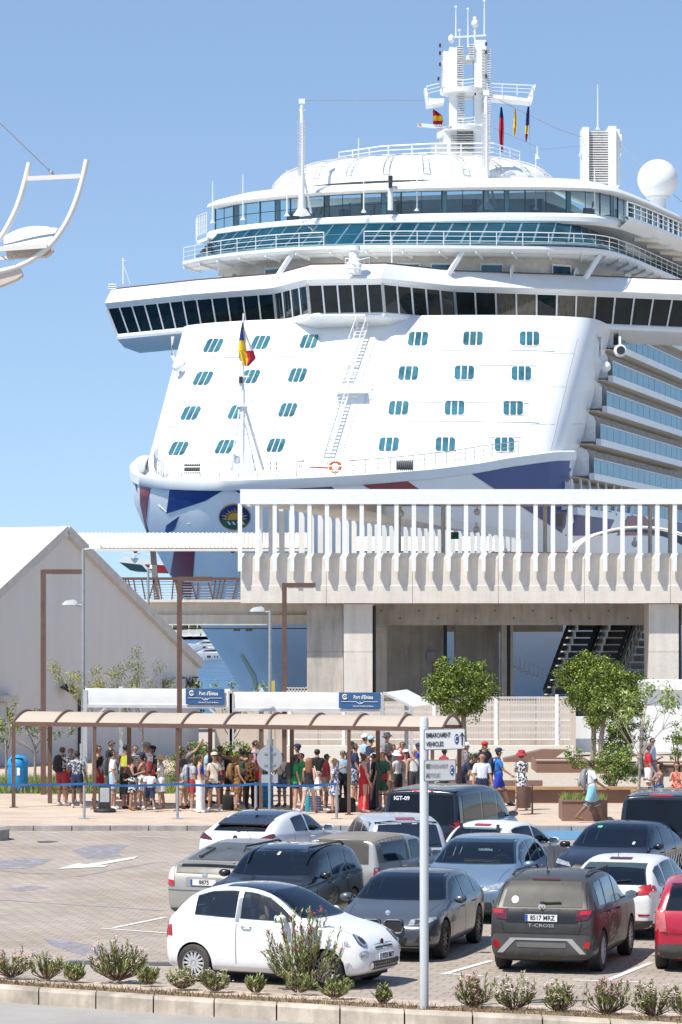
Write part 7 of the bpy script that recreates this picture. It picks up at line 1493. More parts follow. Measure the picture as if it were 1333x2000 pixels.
def bush(name, label, c, R3, mats, n, nl, size, seed, group=None, cr=.16, cat='shrub'):
    rr = random.Random(seed); t = root(name, (c[0], c[1], c[2]-R3[2]), label, cat, group); crown(t, rr, c, R3, mats, n, nl, size, cr, 'foliage', 1.8, .3)
    b = MB()
    for k in range(8): a = rr.random()*6.28; b.path([(c[0]+math.cos(a)*.1, c[1]+math.sin(a)*.1, c[2]-R3[2]), (c[0]+math.cos(a)*R3[0]*.6, c[1]+math.sin(a)*R3[1]*.6, c[2]+R3[2]*.3)], [.02, .008], 5)
    b.build('stem', TWIG, t); return t
g_ = lambda px, D, z: ((px-CX)/F*D, D, z)
bush('round_bush', 'big round green bush below the double tree by the lean young tree', g_(1195, 101, 1.0), (1.0, .9, .75), BUSH, 90, 60, .07, 21)
bush('round_bush', 'darker bush behind the round bush under the paired trees', g_(1212, 109, 1.5), (.95, .8, .65), BUSH, 80, 55, .07, 22)
bush('round_bush', 'bush at the right edge behind the seated women', g_(1328, 104, 1.5), (.4, .6, .7), BUSH, 30, 50, .07, 23)
bush('round_bush', 'low bush by the man in the white shirt behind the signpost', g_(935, 104, 1.0), (.55, .5, .45), BUSH, 26, 50, .07, 24); bush('round_bush', 'little bush on the upper planter edge left of the paired trees', g_(1125, 106, 1.0), (.4, .4, .35), BUSH, 14, 50, .06, 25)
for i, (px, w_) in enumerate(((385, .8), (440, 1.0), (492, .8))):
    bush('hedge_bush', ['left bush of the bright green hedge behind the queue', 'middle bush of the bright green hedge behind the queue', 'right bush of the bright green hedge behind the queue'][i], g_(px, 100, 1.12), (w_, .6, .66), BUSH, 110, 70, .07, 30+i, 'bright green hedge bushes')
bush('dry_bush', 'dull brownish shrub by the left part of the queue', g_(320, 103, .62), (.8, .5, .5), OLIVE, 26, 45, .06, 35)
# grass strip at left
def grass(name, label, x0, x1, y0, y1, z, n, h_, mats, seed):
    rr = random.Random(seed); b = MB()
    for _ in range(n):
        x = rr.uniform(x0, x1); y = rr.uniform(y0, y1); a = rr.random()*6.28; h = h_*(.4+rr.random()); dx = Vector((math.cos(a), math.sin(a), 0))*.012; l = Vector((rr.gauss(0, .3)*h, rr.gauss(0, .3)*h, h)); p = Vector((x, y, z)); b.mi = rr.randrange(len(mats)); b.add([p-dx, p+dx, p+l], [(0, 1, 2)])
    o = b.build(name, mats); tag(o, label, 'grass', kind='stuff'); return o
sheet('grass_bed', [(g_(-300, 103, 0)[0], 101.5), (g_(345, 103, 0)[0], 101.5), (g_(345, 110, 0)[0], 111), (-25, 111)], .125, noisecol('dry turf', [(.35, (.16, .17, .07)), (.65, (.26, .23, .12))], 3))
grass('grass', 'rough green and straw grass behind the blue bin', -16, g_(345, 103, 0)[0], 101.5, 108, .125, 26000, .28, BUSH[1:]+OLIVE[1:], 41)
grass('grass', 'weeds growing in the low terracotta planter', g_(1103, 89, 0)[0], g_(1184, 89, 0)[0], 89.2, 90.4, .55, 1500, .22, BUSH[1:]+OLIVE[2:], 42)
# dry growth on the near planting strip
lo2, hi2 = resample(offl(KF, .35), 60), resample(offl(KF, 1.3), 60); b = MB(); r4 = random.Random(50)
for _ in range(4200):
    i = r4.randrange(59); p = lo2[i].lerp(lo2[i+1], r4.random()); p = p+Vector((0, r4.random()*.95, 0)); h = .03+.09*r4.random()**2; a = r4.random()*6.28; dx = Vector((math.cos(a), math.sin(a), 0))*.008; p.z = .06; b.mi = r4.randrange(3); b.add([p-dx, p+dx, p+Vector((r4.gauss(0, .5)*h, r4.gauss(0, .5)*h, h))], [(0, 1, 2)])
o = b.build('dry_ground_cover', [mat('dry stalk', (.22, .14, .08), .9), mat('dead leaf', (.14, .085, .05), .9), OLIVE[1]]); tag(o, 'dry stalks and dead leaves between the oleanders', 'ground cover', kind='stuff')
# oleanders
PINK = mat('pink petal', (.70, .42, .44), .6, var=.15); PINKL = mat('pale pink petal', (.78, .62, .60), .6, var=.1); DPINK = mat('deep pink petal', (.55, .06, .18), .6, var=.1)
def oleander(px, py, w_, h_, label, seed, n=26, flow=.3, petal=PINKL, dense=1.0, zb=.06):
    rr = random.Random(seed); c = gnd(px, py, zb); t = root('oleander', c, label, 'shrub', 'oleanders on the near planting strip'); b = MB(); lf = MB(); fl = MB()
    for k in range(n):
        a = rr.random()*6.28; s = rr.random()**.5; tip = c+Vector((math.cos(a)*w_*.5*s, math.sin(a)*w_*.4*s, h_*(1-.25*s*s)*(.42+.64*rr.random()))); base = c+Vector((math.cos(a)*.05, math.sin(a)*.05, 0)); mid = base.lerp(tip, .5)+Vector((rr.gauss(0, .03)+math.cos(a)*s*w_*.10, rr.gauss(0, .03), -h_*.04)); b.path([base, mid, tip], [.009, .006, .003], 4, False)
        for j in range(int(42*dense)):
            f = .35+.65*rr.random(); p = (mid.lerp(tip, (f-.5)*2) if f > .5 else base.lerp(mid, f*2)); ax = (tip-mid).normalized(); a2 = rr.random()*6.28; s_, u_ = frame(ax); out = s_*math.cos(a2)+u_*math.sin(a2); d = (out*.6+ax*.9).normalized(); l = .05+.055*rr.random(); sd_ = d.cross(ax).normalized()*l*.11
            lf.mi = rr.randrange(4); lf.add([p, p+d*l*.5+sd_, p+d*l, p+d*l*.5-sd_], [(0, 1, 2, 3)])
        if rr.random() < flow:
            for j in range(9):
                p = tip+Vector((rr.gauss(0, .03), rr.gauss(0, .03), rr.gauss(.01, .02)))
                for q in range(4): a2 = q*1.57+rr.random(); d = Vector((math.cos(a2), math.sin(a2), .5))*.02; s2 = Vector((-math.sin(a2), math.cos(a2), 0))*.011; fl.add([p, p+d-s2, p+d+s2], [(0, 1, 2)])
    b.build('stem', TWIG, t); lf.build('foliage', OLEA, t)
    if fl.f: fl.build('flower', petal, t, kind='stuff')
oleander(597, 1926, 1.30, 1.16, 'tall oleander with deep pink flowers in front of the white small car', 60, 60, .3, DPINK, 1.3)
oleander(584, 1938, .5, .35, 'low green tuft at the foot of the tall oleander', 61, 22, 0, dense=.7)
oleander(228, 1915, .95, .62, 'broad oleander covered with pale pink blossom at left', 62, 60, .75, PINKL, 1.0)
for i, (px, py, w_, h_, fw, lb) in enumerate(((22, 1908, .72, .46, .25, 'green oleander at the far left edge of the strip'), (92, 1912, .62, .42, .1, 'thin oleander second from the left edge'), (145, 1915, .35, .3, 0, 'tiny oleander just left of the broad blossoming one'), (292, 1922, .34, .28, 0, 'tiny twiggy oleander just right of the broad blossoming one'),
        (355, 1930, .48, .30, .25, 'low oleander below the rear wheel of the white car'), (420, 1935, .42, .32, .25, 'low twiggy oleander below the white car sill'), (500, 1938, .28, .26, 0, 'small bare oleander left of the tall one'), (655, 1948, .55, .30, 0, 'dry shrub right of the tall oleander'), (748, 1958, .26, .26, .05, 'small shrub below the front bumper of the white car'),
        (925, 1966, .62, .48, .3, 'oleander just right of the signpost foot'), (1005, 1970, .68, .50, .35, 'second oleander right of the signpost foot'), (1092, 1974, .50, .44, .3, 'third oleander right of the signpost foot'), (1185, 1980, .70, .52, .3, 'fourth and widest oleander right of the signpost foot'), (1278, 1984, .68, .50, .3, 'fifth oleander right of the signpost foot'), (1345, 1986, .5, .48, .3, 'oleander cut off by the right edge of the picture'))):
    oleander(px, py, w_, h_, lb, 70+i, int(26+26*w_), min(1, fw*1.6), PINKL if i % 3 else PINK, .5)
# ================================================================== people
_body = {}
HAIRC = {'black': (.012, .010, .009), 'brown': (.06, .035, .02), 'dark': (.028, .018, .013), 'blond': (.36, .24, .11), 'red': (.20, .08, .03), 'grey': (.22, .20, .19)}
def clothm(col, pat=None):
    key = 'cloth %s %s' % ('_'.join('%02d' % int(c*100) for c in col), pat or '')
    if key in MC: return MC[key]
    m = mat(key, col, .85, var=.12, scale=6, bump=.25, bscale=14)
    if pat:
        nt = m.node_tree; N = nt.nodes; L = nt.links; b = N['Principled BSDF']; tc = N.new('ShaderNodeTexCoord'); src = b.inputs['Base Color'].links[0].from_socket
        kind, c2 = pat
        t = N.new('ShaderNodeTexNoise' if kind != 'stripe' else 'ShaderNodeTexWave')
        if kind == 'stripe': t.bands_direction = 'Z'; t.inputs['Scale'].default_value = 7
        else: t.inputs['Scale'].default_value = 16 if kind == 'print' else 9; t.inputs['Detail'].default_value = 1.5
        L.new(tc.outputs['Object'], t.inputs[0]); mr = N.new('ShaderNodeMapRange'); mr.inputs['From Min'].default_value = .48; mr.inputs['From Max'].default_value = .53; L.new(t.outputs['Fac'], mr.inputs['Value'])
        mx = N.new('ShaderNodeMix'); mx.data_type = 'RGBA'; L.new(mr.outputs[0], mx.inputs['Factor']); L.new(src, mx.inputs['A']); mx.inputs['B'].default_value = (*c2, 1); L.new(mx.outputs['Result'], b.inputs['Base Color'])
    return m
def limb(p, length, fwd, out, side):          # direction of a hanging limb
    f, o = R(fwd), R(out); d = Vector((math.sin(f), side*math.sin(o)*math.cos(f*.5), -math.cos(f)*math.cos(o))).normalized(); return p+d*length, d
POSES = {   # arms: (forward, outward, elbow bend, inward) left/right ; legs: (forward, knee) left/right ; lean
 'stand': dict(aL=(5, 9, 12, 0), aR=(2, 9, 12, 0), lL=(3, 4), lR=(-3, 3)),
 'hips': dict(aL=(-8, 24, 70, 40), aR=(4, 9, 15, 0), lL=(2, 2), lR=(5, 12)),
 'cross': dict(aL=(22, 6, 88, 55), aR=(20, 6, 92, 55), lL=(2, 3), lR=(-2, 3)),
 'phone': dict(aL=(28, 6, 95, 20), aR=(8, 8, 25, 0), lL=(3, 3), lR=(-4, 4)),
 'phone2': dict(aL=(35, 5, 80, 30), aR=(35, 5, 82, 30), lL=(-3, 4), lR=(3, 3)),
 'walk': dict(aL=(-25, 7, 20, 0), aR=(26, 7, 30, 0), lL=(26, 6), lR=(-22, 22)),
 'walk2': dict(aL=(24, 7, 45, 0), aR=(-22, 8, 20, 0), lL=(-24, 18), lR=(24, 4)),
 'point': dict(aL=(78, 14, 6, 0), aR=(2, 8, 10, 0), lL=(3, 3), lR=(-4, 4)),
 'reach': dict(aL=(2, 9, 15, 0), aR=(128, 16, 20, 0), lL=(3, 3), lR=(-4, 4)),
 'head': dict(aL=(110, 38, 120, 40), aR=(108, 38, 118, 40), lL=(2, 3), lR=(-2, 3)),
 'head1': dict(aL=(112, 40, 120, 30), aR=(5, 9, 15, 0), lL=(4, 8), lR=(-2, 3)),
 'sit': dict(aL=(38, 6, 60, 30), aR=(38, 6, 60, 30), lL=(80, 78), lR=(84, 84), sit=True),
 'bend': dict(aL=(65, 8, 20, 10), aR=(60, 8, 25, 10), lL=(18, 12), lR=(-4, 8), lean=42),
}
def bodymesh(pose, fem):
    key = (pose, fem)
    if key in _body: return _body[key]
    P = POSES[pose]; sit = P.get('sit'); V = []; E = []; RD = []; BN = []
    def add(p, r, par=None):
        V.append(Vector(p)); RD.append(r)
        if par is not None: E.append((par, len(V)-1))
        return len(V)-1
    pz = .93 if not sit else .56
    hipw, shw = (.098, .150) if fem else (.088, .182); wst = .092 if fem else .112
    pel = add((0, 0, pz+.02), .125 if fem else .118); sp1 = add((0, 0, pz+.17), wst, pel); ch_ = add((-.01, 0, pz+.36), .118 if fem else .130, sp1); nb = add((-.015, 0, pz+.50), .075, ch_); nk = add((0, 0, pz+.575), .052, nb); jaw = add((.022, 0, pz+.64), .066, nk); hd = add((.012, 0, pz+.715), .094, jaw); cr = add((.0, 0, pz+.785), .062, hd)
    bones = [('torso', pel, sp1), ('torso', sp1, ch_), ('torso', ch_, nb), ('neck', nb, nk), ('neck', nk, jaw), ('head', jaw, hd), ('head', hd, cr)]
    hands = []; hipi = []
    for side, ak, lk in ((1, 'aL', 'lL'), (-1, 'aR', 'lR')):
        sh = add((-.012, side*shw, pz+.475), .062 if not fem else .052, ch_); 
        f, o, bd, inw = P[ak]; p, d = limb(V[sh], .285, f, o, side); el = add(p, .040 if not fem else .034, sh); ub = V[sh].lerp(p, .5); 
        d2 = Matrix.Rotation(-R(bd), 3, Vector((0, 1, 0)))@d; d2 = (d2+Vector((0, -side*math.sin(R(inw))*1.0, 0))).normalized(); w_ = p+d2*.25; wr = add(w_, .026, el); hn = add(w_+d2*.05, .030, wr)
        bones += [('uarm', sh, el), ('farm', el, wr), ('hand', wr, hn)]; hands.append((w_+d2*.05, d2, side))
        hp = add((0, side*hipw, pz-.02), .100 if fem else .094, pel); tf, kb = P[lk]; t, d = limb(V[hp], .42, tf, 3, side); kn = add(t, .058, hp); md = V[hp].lerp(t, .5)
        d2 = Matrix.Rotation(R(kb), 3, Vector((0, 1, 0)))@d; a_ = t+d2*.40; cf = add(t+d2*.14, .060, kn); an = add(a_, .034, cf); fd = Vector((1, side*.18, 0)).normalized(); hl = add(a_+Vector((-.03, 0, -.045)), .036, an); toe = add(a_+fd*.13+Vector((0, 0, -.055)), .034, an); tip = add(a_+fd*.185+Vector((0, 0, -.062)), .022, toe)
        bones += [('hip', hp, kn), ('shin', kn, cf), ('shin', cf, an), ('foot', an, hl), ('foot', an, toe), ('foot', toe, tip)]
    # lean the trunk forward from the hips
    if P.get('lean'):
        m = Matrix.Rotation(R(P['lean']), 3, 'Y'); piv = Vector((0, 0, pz)); ok = set(range(1, 8))
        for i, v in enumerate(V):
            if i in ok: V[i] = piv+m@(v-piv)
        # arms follow
        k = 8
        for s in range(2):
            base = k
            for j in range(4): V[base+j] = piv+m@(V[base+j]-piv)
            k += 4+7-0
        hands = [(V[11], (V[11]-V[10]).normalized(), 1), (V[22] if len(V) > 22 else V[11], (V[22]-V[21]).normalized(), -1)]
    zmin = min(v.z for v in V)-.025
    for v in V: v.z -= zmin
    hands = [(h-Vector((0, 0, zmin)) if not P.get('lean') else h.copy(), d, s) for h, d, s in hands]
    me = bpy.data.meshes.new('t'); me.from_pydata([tuple(v) for v in V], E, []); ob = bpy.data.objects.new('t', me); COL.objects.link(ob); ob.modifiers.new('sk', 'SKIN')
    for i, sv in enumerate(me.skin_vertices[0].data): sv.radius = (RD[i], RD[i]); sv.use_root = (i == 0)
    s = ob.modifiers.new('ss', 'SUBSURF'); s.levels = 2; bpy.context.view_layer.update(); ev = ob.evaluated_get(bpy.context.evaluated_depsgraph_get()); em = bpy.data.meshes.new_from_object(ev); bpy.data.objects.remove(ob)
    # flatten the torso front to back a little
    em.update(); vs = [v.co.copy() for v in em.vertices]; ns = [v.normal.copy() for v in em.vertices]; fs = [tuple(p.vertices) for p in em.polygons]
    cls = []
    for v in vs:
        best = None
        for nm, i, j in bones:
            a, c = V[i], V[j]; ab = c-a; t = max(0, min(1, (v-a).dot(ab)/max(1e-6, ab.length_squared))); q = a+ab*t; dd = (v-q).length-lerp(RD[i], RD[j], t)
            if best is None or dd < best[0]: best = (dd, nm, t, i)
        cls.append(best)
    fc = []
    for f in fs:
        c = sum((vs[i] for i in f), Vector())/len(f); names = [cls[i] for i in f]; nm = max(set(x[1] for x in names), key=lambda q: sum(1 for x in names if x[1] == q)); t = sum(x[2] for x in names)/len(names); fc.append((nm, t, c))
    res = dict(v=vs, n=ns, f=fs, fc=fc, V=V, pz=V[0].z, hands=hands, head=V[6], chest=V[2], neck=V[4], jaw=V[5], up=(V[7]-V[5]).normalized(), sit=sit, lean=P.get('lean', 0))
    # base mesh with face and hands
    b = MB(); b.add(vs, fs); up = res['up']; fw = Vector((up.z, 0, -up.x)); H_ = res['head']
    def hp_(f, s, u): return H_+fw*f+Vector((0, s, 0))+up*u
    b.loft([[hp_(.082, -.010, -.005), hp_(.082, .010, -.005)], [hp_(.112, -.014, -.028), hp_(.112, .014, -.028)], [hp_(.084, -.014, -.04), hp_(.084, .014, -.04)]]); b.add([hp_(.08, -.012, 0), hp_(.112, -.014, -.028), hp_(.08, -.02, -.04)], [(0, 1, 2)]); b.add([hp_(.08, .012, 0), hp_(.112, .014, -.028), hp_(.08, .02, -.04)], [(0, 1, 2)])
    for s_ in (-1, 1): b.sphere(hp_(.0, s_*.085, -.015), (.024, .012, .032), 8, 6)
    for h, d, s_ in hands:
        a, u = frame(d, Vector((0, s_, .2))); p0 = h; b.path([p0-d*.02, p0+d*.05], [.026, .034], 6)
        for k in range(4): q = p0+d*.045+a*(k-1.5)*.017; l = (.062, .072, .068, .052)[k]; b.path([q, q+d*l*.55+u*.004, q+d*l*.9+u*.018], [.0085, .008, .006], 5)
        q = p0+a*.03; b.path([q, q+(d*.6+a*.7).normalized()*.035, q+(d+a*.4).normalized()*.06], [.010, .009, .007], 5)
    bm = bpy.data.meshes.new('body'); bm.from_pydata(b.v, [], b.f); bm.polygons.foreach_set('use_smooth', [True]*len(bm.polygons)); bm.materials.append(SKIN[0]); res['mesh'] = bm
    e = MB()
    for s_ in (-1, 1): e.sphere(hp_(.083, s_*.032, .0), (.012, .014, .008), 6, 4)
    e.box(hp_(.085, 0, -.062), (.012, .045, .008)); em2 = bpy.data.meshes.new('face'); em2.from_pydata(e.v, [], e.f); em2.materials.append(mat('eye and lip', (.08, .03, .025), .5)); res['face'] = em2
    _body[key] = res; return res
_cl = {}
def shell(B, key, nm, test, off, flare=0.0, drop=0.0):
    if key in _cl: return _cl[key]
    b = MB(); idx = {}; fs = []
    for f, (cn, t, c) in zip(B['f'], B['fc']):
        if test(cn, t, c): fs.append(f)
    used = sorted({i for f in fs for i in f}); mp = {a: i for i, a in enumerate(used)}
    vs = [B['v'][i]+B['n'][i]*off for i in used]; me = bpy.data.meshes.new(nm); me.from_pydata([tuple(v) for v in vs], [], [tuple(mp[i] for i in f) for f in fs]); me.polygons.foreach_set('use_smooth', [True]*len(me.polygons)); me.materials.append(WHITE); _cl[key] = me; return me
def ob_from(me, nm, m, par):
    o = bpy.data.objects.new(nm, me); COL.objects.link(o); o.parent = par
    o.material_slots[0].link = 'OBJECT'; o.material_slots[0].material = m; return o
SHD = {'white': (.74, .74, .73), 'black': (.02, .02, .022), 'tan': (.35, .22, .13), 'pink': (.6, .2, .28)}
def col(c):
    if isinstance(c, tuple) and len(c) == 3 and isinstance(c[0], float): return clothm(c)
    if isinstance(c, tuple): return clothm(c[0], (c[1], c[2]))
    return clothm(PAL[c])
PAL = dict(white=(.74, .74, .73), black=(.018, .018, .02), navy=(.018, .028, .07), grey=(.20, .20, .21), dgrey=(.06, .06, .065), red=(.50, .02, .03), dred=(.34, .03, .04), blue=(.02, .10, .36), rblue=(.015, .05, .40), lblue=(.34, .48, .62), sky=(.25, .52, .62), beige=(.48, .40, .30), khaki=(.30, .25, .17), green=(.02, .26, .09), dgreen=(.03, .09, .06), denim=(.09, .15, .24), pink=(.55, .28, .34), yellow=(.62, .66, .05), brown=(.20, .12, .05), straw=(.50, .36, .19), cream=(.62, .55, .45), silver=(.4, .42, .44))
bags = []
def person(px, py, hgt, face, label, pose='stand', fem=False, skin=1, top=('tee', 'white'), bot=('shorts', 'black'), shoes='white', hair=('short', 'dark'), hat=None, glasses=False, pack=None, z=.12, xy=None):
    if xy is None: c = gnd(px, py, z); D = c.y; x = c.x
    else: x, D = xy
    sc_ = hgt/1.775; t = root('person', (x, D, z), label, 'person', None, R(face), sc_)
    B = bodymesh(pose, fem); K = (pose, fem); ob_from(B['mesh'], 'body', SKIN[skin], t); f_ = bpy.data.objects.new('face', B['face']); COL.objects.link(f_); f_.parent = t
    pz = B['pz']; hd = B['head']; up = B['up']; fw = Vector((up.z, 0, -up.x)); V = B['V']
    # tops
    kind, tc_ = top
    sl = {'tee': .62, 'shirt': .75, 'tank': -1, 'crop': -1, 'dress': -1, 'sdress': .55, 'long': 2}.get(kind, .6)
    low = {'crop': pz+.22}.get(kind, pz-.06)
    up_n = V[3]
    def ttest(cn, tt, c):
        if cn == 'torso' or cn == 'hip' or (cn == 'neck' and tt < .12 and sl > 0): 
            h = (c-V[0]).dot((V[2]-V[0]).normalized()); 
            if kind == 'crop' and h < .20: return False
            if kind in ('tank', 'crop', 'dress') and h > .44: return False
            return h > -.09 and not (B['sit'] and cn == 'hip')
        if cn == 'uarm': return tt < sl if sl > 0 else False
        if cn == 'farm': return sl > 1
        return False
    ob_from(shell(B, K+('top', kind), 'shirt', ttest, .014 if kind not in ('shirt', 'tee') else .020), 'dress' if 'dress' in kind else 'shirt', col(tc_), t)
    bk, bc = bot
    if bk in ('shorts', 'trousers', 'miniskirt', 'tights'):
        lim = {'shorts': .72, 'miniskirt': .45, 'trousers': 2, 'tights': 2}[bk]
        def btest(cn, tt, c):
            if cn == 'torso': return (c-V[0]).length < .20 and c.z < pz+.10
            if cn == 'hip': return tt < lim
            if cn == 'shin': return lim > 1
            return False
        ob_from(shell(B, K+('bot', bk), 'shorts', btest, .030 if bk in ('shorts', 'trousers') else .012), {'miniskirt': 'shorts', 'tights': 'trousers'}.get(bk, bk), col(bc), t)
    if bk in ('skirt', 'longskirt', 'wide'):
        key = K+('sk', bk)
        if key not in _cl:
            b = MB(); z1 = {'skirt': pz-.36, 'longskirt': .10, 'wide': .04}[bk]; mxy = (V[14 if not B['lean'] else 14]) if False else None
            if bk == 'wide':
                for s_ in (-1, 1):
                    rows = [[Vector((r0*math.cos(R(a)), s_*yy+r0*math.sin(R(a))*.95, zz)) for a in range(0, 360, 30)] for r0, yy, zz in ((.13, .07, pz+.02), (.115, .09, pz-.25), (.105, .10, pz-.5), (.12, .11, z1))]; b.loft(rows, True)
            else:
                rows = []
                for i in range(7):
                    q = i/6; zz = lerp(pz+.12, z1, q); r0 = lerp(.115, .185 if bk == 'skirt' else .165, q**.7)+(.03 if i == 1 else 0); rows.append([Vector((r0*math.cos(R(a))*(1+.07*q*math.sin(5*R(a))), r0*1.12*math.sin(R(a))*(1+.07*q*math.cos(4*R(a))), zz)) for a in range(0, 360, 20)])
                b.loft(rows, True)
            me = bpy.data.meshes.new('skirt'); me.from_pydata([tuple(v) for v in b.v], [], b.f); me.polygons.foreach_set('use_smooth', [True]*len(me.polygons)); me.materials.append(WHITE); _cl[key] = me
        ob_from(_cl[key], 'trousers' if bk == 'wide' else 'skirt', col(bc), t)
    if shoes != 'bare':
        ob_from(shell(B, K+('shoe',), 'shoes', lambda cn, tt, c: cn == 'foot', .012), 'shoes', col(shoes), t)
    # hair
    hk, hc = hair
    if hk != 'bald':
        def htest(cn, tt, c):
            if cn not in ('head', 'neck'): return False
            q = c-hd; u = q.dot(up); f = q.dot(fw); return u > .045 or (f < .02 and u > -.06) or (hk != 'short' and f < -.01 and u > -.12)
        hm_ = mat('hair '+hc, HAIRC[hc], .6, var=.3, scale=25, stretch=(1, 1, .2)); h_ = ob_from(shell(B, K+('hair', hk), 'hair', htest, .016 if hk == 'short' else .022), 'hair', hm_, t)
        if hk in ('long', 'bun', 'tail'):
            key = K+('hl', hk)
            if key not in _cl:
                b = MB(); Q = lambda f, s, u: hd+fw*f+Vector((0, s, 0))+Vector((0, 0, u))
                if hk == 'long':
                    rows = []
                    for i in range(7):
                        q = i/6; w_ = lerp(.10, .115, math.sin(q*2.4))*(1 if q < .9 else .6); rows.append([Q(-.045-.035*q+.055*math.cos(R(a)), w_*math.sin(R(a)), .06-.42*q) for a in range(60, 301, 30)]+[Q(-.04, 0, .06-.42*q)])
                    b.loft(rows, True, True)
                elif hk == 'bun': b.sphere(Q(-.09, 0, .075), .05, 8, 6)
                else: b.path([Q(-.09, 0, .04), Q(-.14, 0, 0), Q(-.13, 0, -.15), Q(-.12, 0, -.22)], [.03, .035, .028, .01], 8)
                me = bpy.data.meshes.new('hair_length'); me.from_pydata([tuple(v) for v in b.v], [], b.f); me.polygons.foreach_set('use_smooth', [True]*len(me.polygons)); me.materials.append(WHITE); _cl[key] = me
            o = bpy.data.objects.new('hair_length', _cl[key]); COL.objects.link(o); o.parent = h_; o.material_slots[0].link = 'OBJECT'; o.material_slots[0].material = hm_
    if hat:
        hk2, hcol = hat; key = K+('hat', hk2)
        if key not in _cl:
            b = MB(); Q = lambda f, s, u: hd+fw*f+Vector((0, s, 0))+up*u
            def ring(r0, u, ky=1.0, f0=0): return [Q(f0+r0*math.cos(R(a)), r0*ky*math.sin(R(a)), u) for a in range(0, 360, 20)]
            if hk2 == 'cap': b.loft([ring(.112, .035, .93), ring(.114, .07, .93), ring(.098, .115, .93), ring(.05, .138, .93), ring(.003, .142)], True); b.extr([Q(.09, -.07, .045), Q(.17, -.055, .035), Q(.185, 0, .035), Q(.17, .055, .035), Q(.09, .07, .045)], up*.012)
            else:
                br = .22 if hk2 == 'sun' else .17; b.loft([ring(br, .005), ring(.15, .045), ring(.112, .055), ring(.108, .115), ring(.085, .15), ring(.003, .155)], True); b.loft([ring(br, .0), ring(.112, .045)], True)
            me = bpy.data.meshes.new('hat'); me.from_pydata([tuple(v) for v in b.v], [], b.f); me.polygons.foreach_set('use_smooth', [True]*len(me.polygons)); me.materials.append(WHITE); _cl[key] = me
        ob_from(_cl[key], 'cap' if hk2 == 'cap' else 'sun_hat', col(hcol), t)
    if glasses:
        b = MB(); Q = lambda f, s, u: hd+fw*f+Vector((0, s, 0))+up*u
        for s_ in (-1, 1): b.extr([Q(.100, s_*.034+y, z_-.0) for y, z_ in roundpoly((0, 0), .055, .038, .012, 2)], fw*.006); b.bar(Q(.095, s_*.062, .01), Q(0, s_*.092, .005), .006, .006)
        b.bar(Q(.103, -.01, .008), Q(.103, .01, .008), .006, .006); b.build('sunglasses', BLACK, t, local=True)
    if pack: bag(t, B, pack, sc_)
    return t
def bag(t, B, pk, s):
    kind, c, label = pk; M_ = W[t]; V = B['V']; ch_ = V[2]; r_ = root({'back': 'backpack', 'tote': 'tote_bag', 'cross': 'shoulder_bag', 'belt': 'waist_bag'}[kind], M_.translation, label, 'bag', None, t.rotation_euler.z, s); m = col(c)
    if kind == 'back':
        b = MB(); rows = []
        for i in range(9):
            q = i/8; zz = ch_.z-.30+.50*q; w_ = .15*math.sin(math.pi*(.12+.76*q))**.35; d_ = .15*math.sin(math.pi*(.10+.75*(1-q)))**.6; rows.append([Vector((ch_.x-.135-d_*.62+d_*.62*math.cos(R(a)), w_*math.sin(R(a)), zz)) for a in range(0, 360, 24)])
        b.loft(rows, True, True); b.build('pack_body', m, r_, True, local=True)
        b = MB(); b.sphere((ch_.x-.135-.19, 0, ch_.z-.16), (.05, .11, .11), 10, 8); b.build('front_pocket', m, r_, True, local=True)
        for s_ in (-1, 1): b = MB(); b.path([(ch_.x-.13, s_*.09, ch_.z+.18), (ch_.x-.01, s_*.105, ch_.z+.215), (ch_.x+.12, s_*.11, ch_.z+.05), (ch_.x+.08, s_*.14, ch_.z-.12), (ch_.x-.12, s_*.12, ch_.z-.2)], .016, 5); b.build('strap', m, r_, True, local=True)
    elif kind == 'tote':
        y = -1; p = Vector((-.02, y*.27, B['pz']+.02)); b = MB(); b.loft([[p+Vector((dx*k_, dy*k2, dz)) for dx, dy in ((-1, -1), (1, -1), (1, 1), (-1, 1))] for k_, k2, dz in ((.13, .03, .18), (.18, .07, .0), (.19, .09, -.14), (.16, .07, -.19))], True, True); b.build('bag_body', m, r_, True, local=True); b = MB()
        for dx in (-.07, .07): b.path([p+Vector((dx, 0, .17)), Vector((ch_.x+dx*.3, y*.16, ch_.z+.20))], .01, 5)
        b.build('strap', m, r_, local=True)
    elif kind == 'cross':
        b = MB(); b.box((.10, .17, B['pz']+.06), (.09, .17, .17)); b.build('bag_body', m, r_, local=True); b = MB(); b.path([(.12, .15, B['pz']+.13), (.145, .02, ch_.z), (.06, -.13, ch_.z+.19), (-.12, -.09, ch_.z+.1), (-.13, .08, B['pz']+.15)], .009, 5); b.build('strap', BLACK, r_, local=True)
    else:
        b = MB(); b.sphere((.14, 0, B['pz']+.10), (.06, .15, .08), 10, 8); b.build('bag_body', m, r_, True, local=True)
PR_ = lambda c, c2: (PAL[c], 'print', c2)
P = person
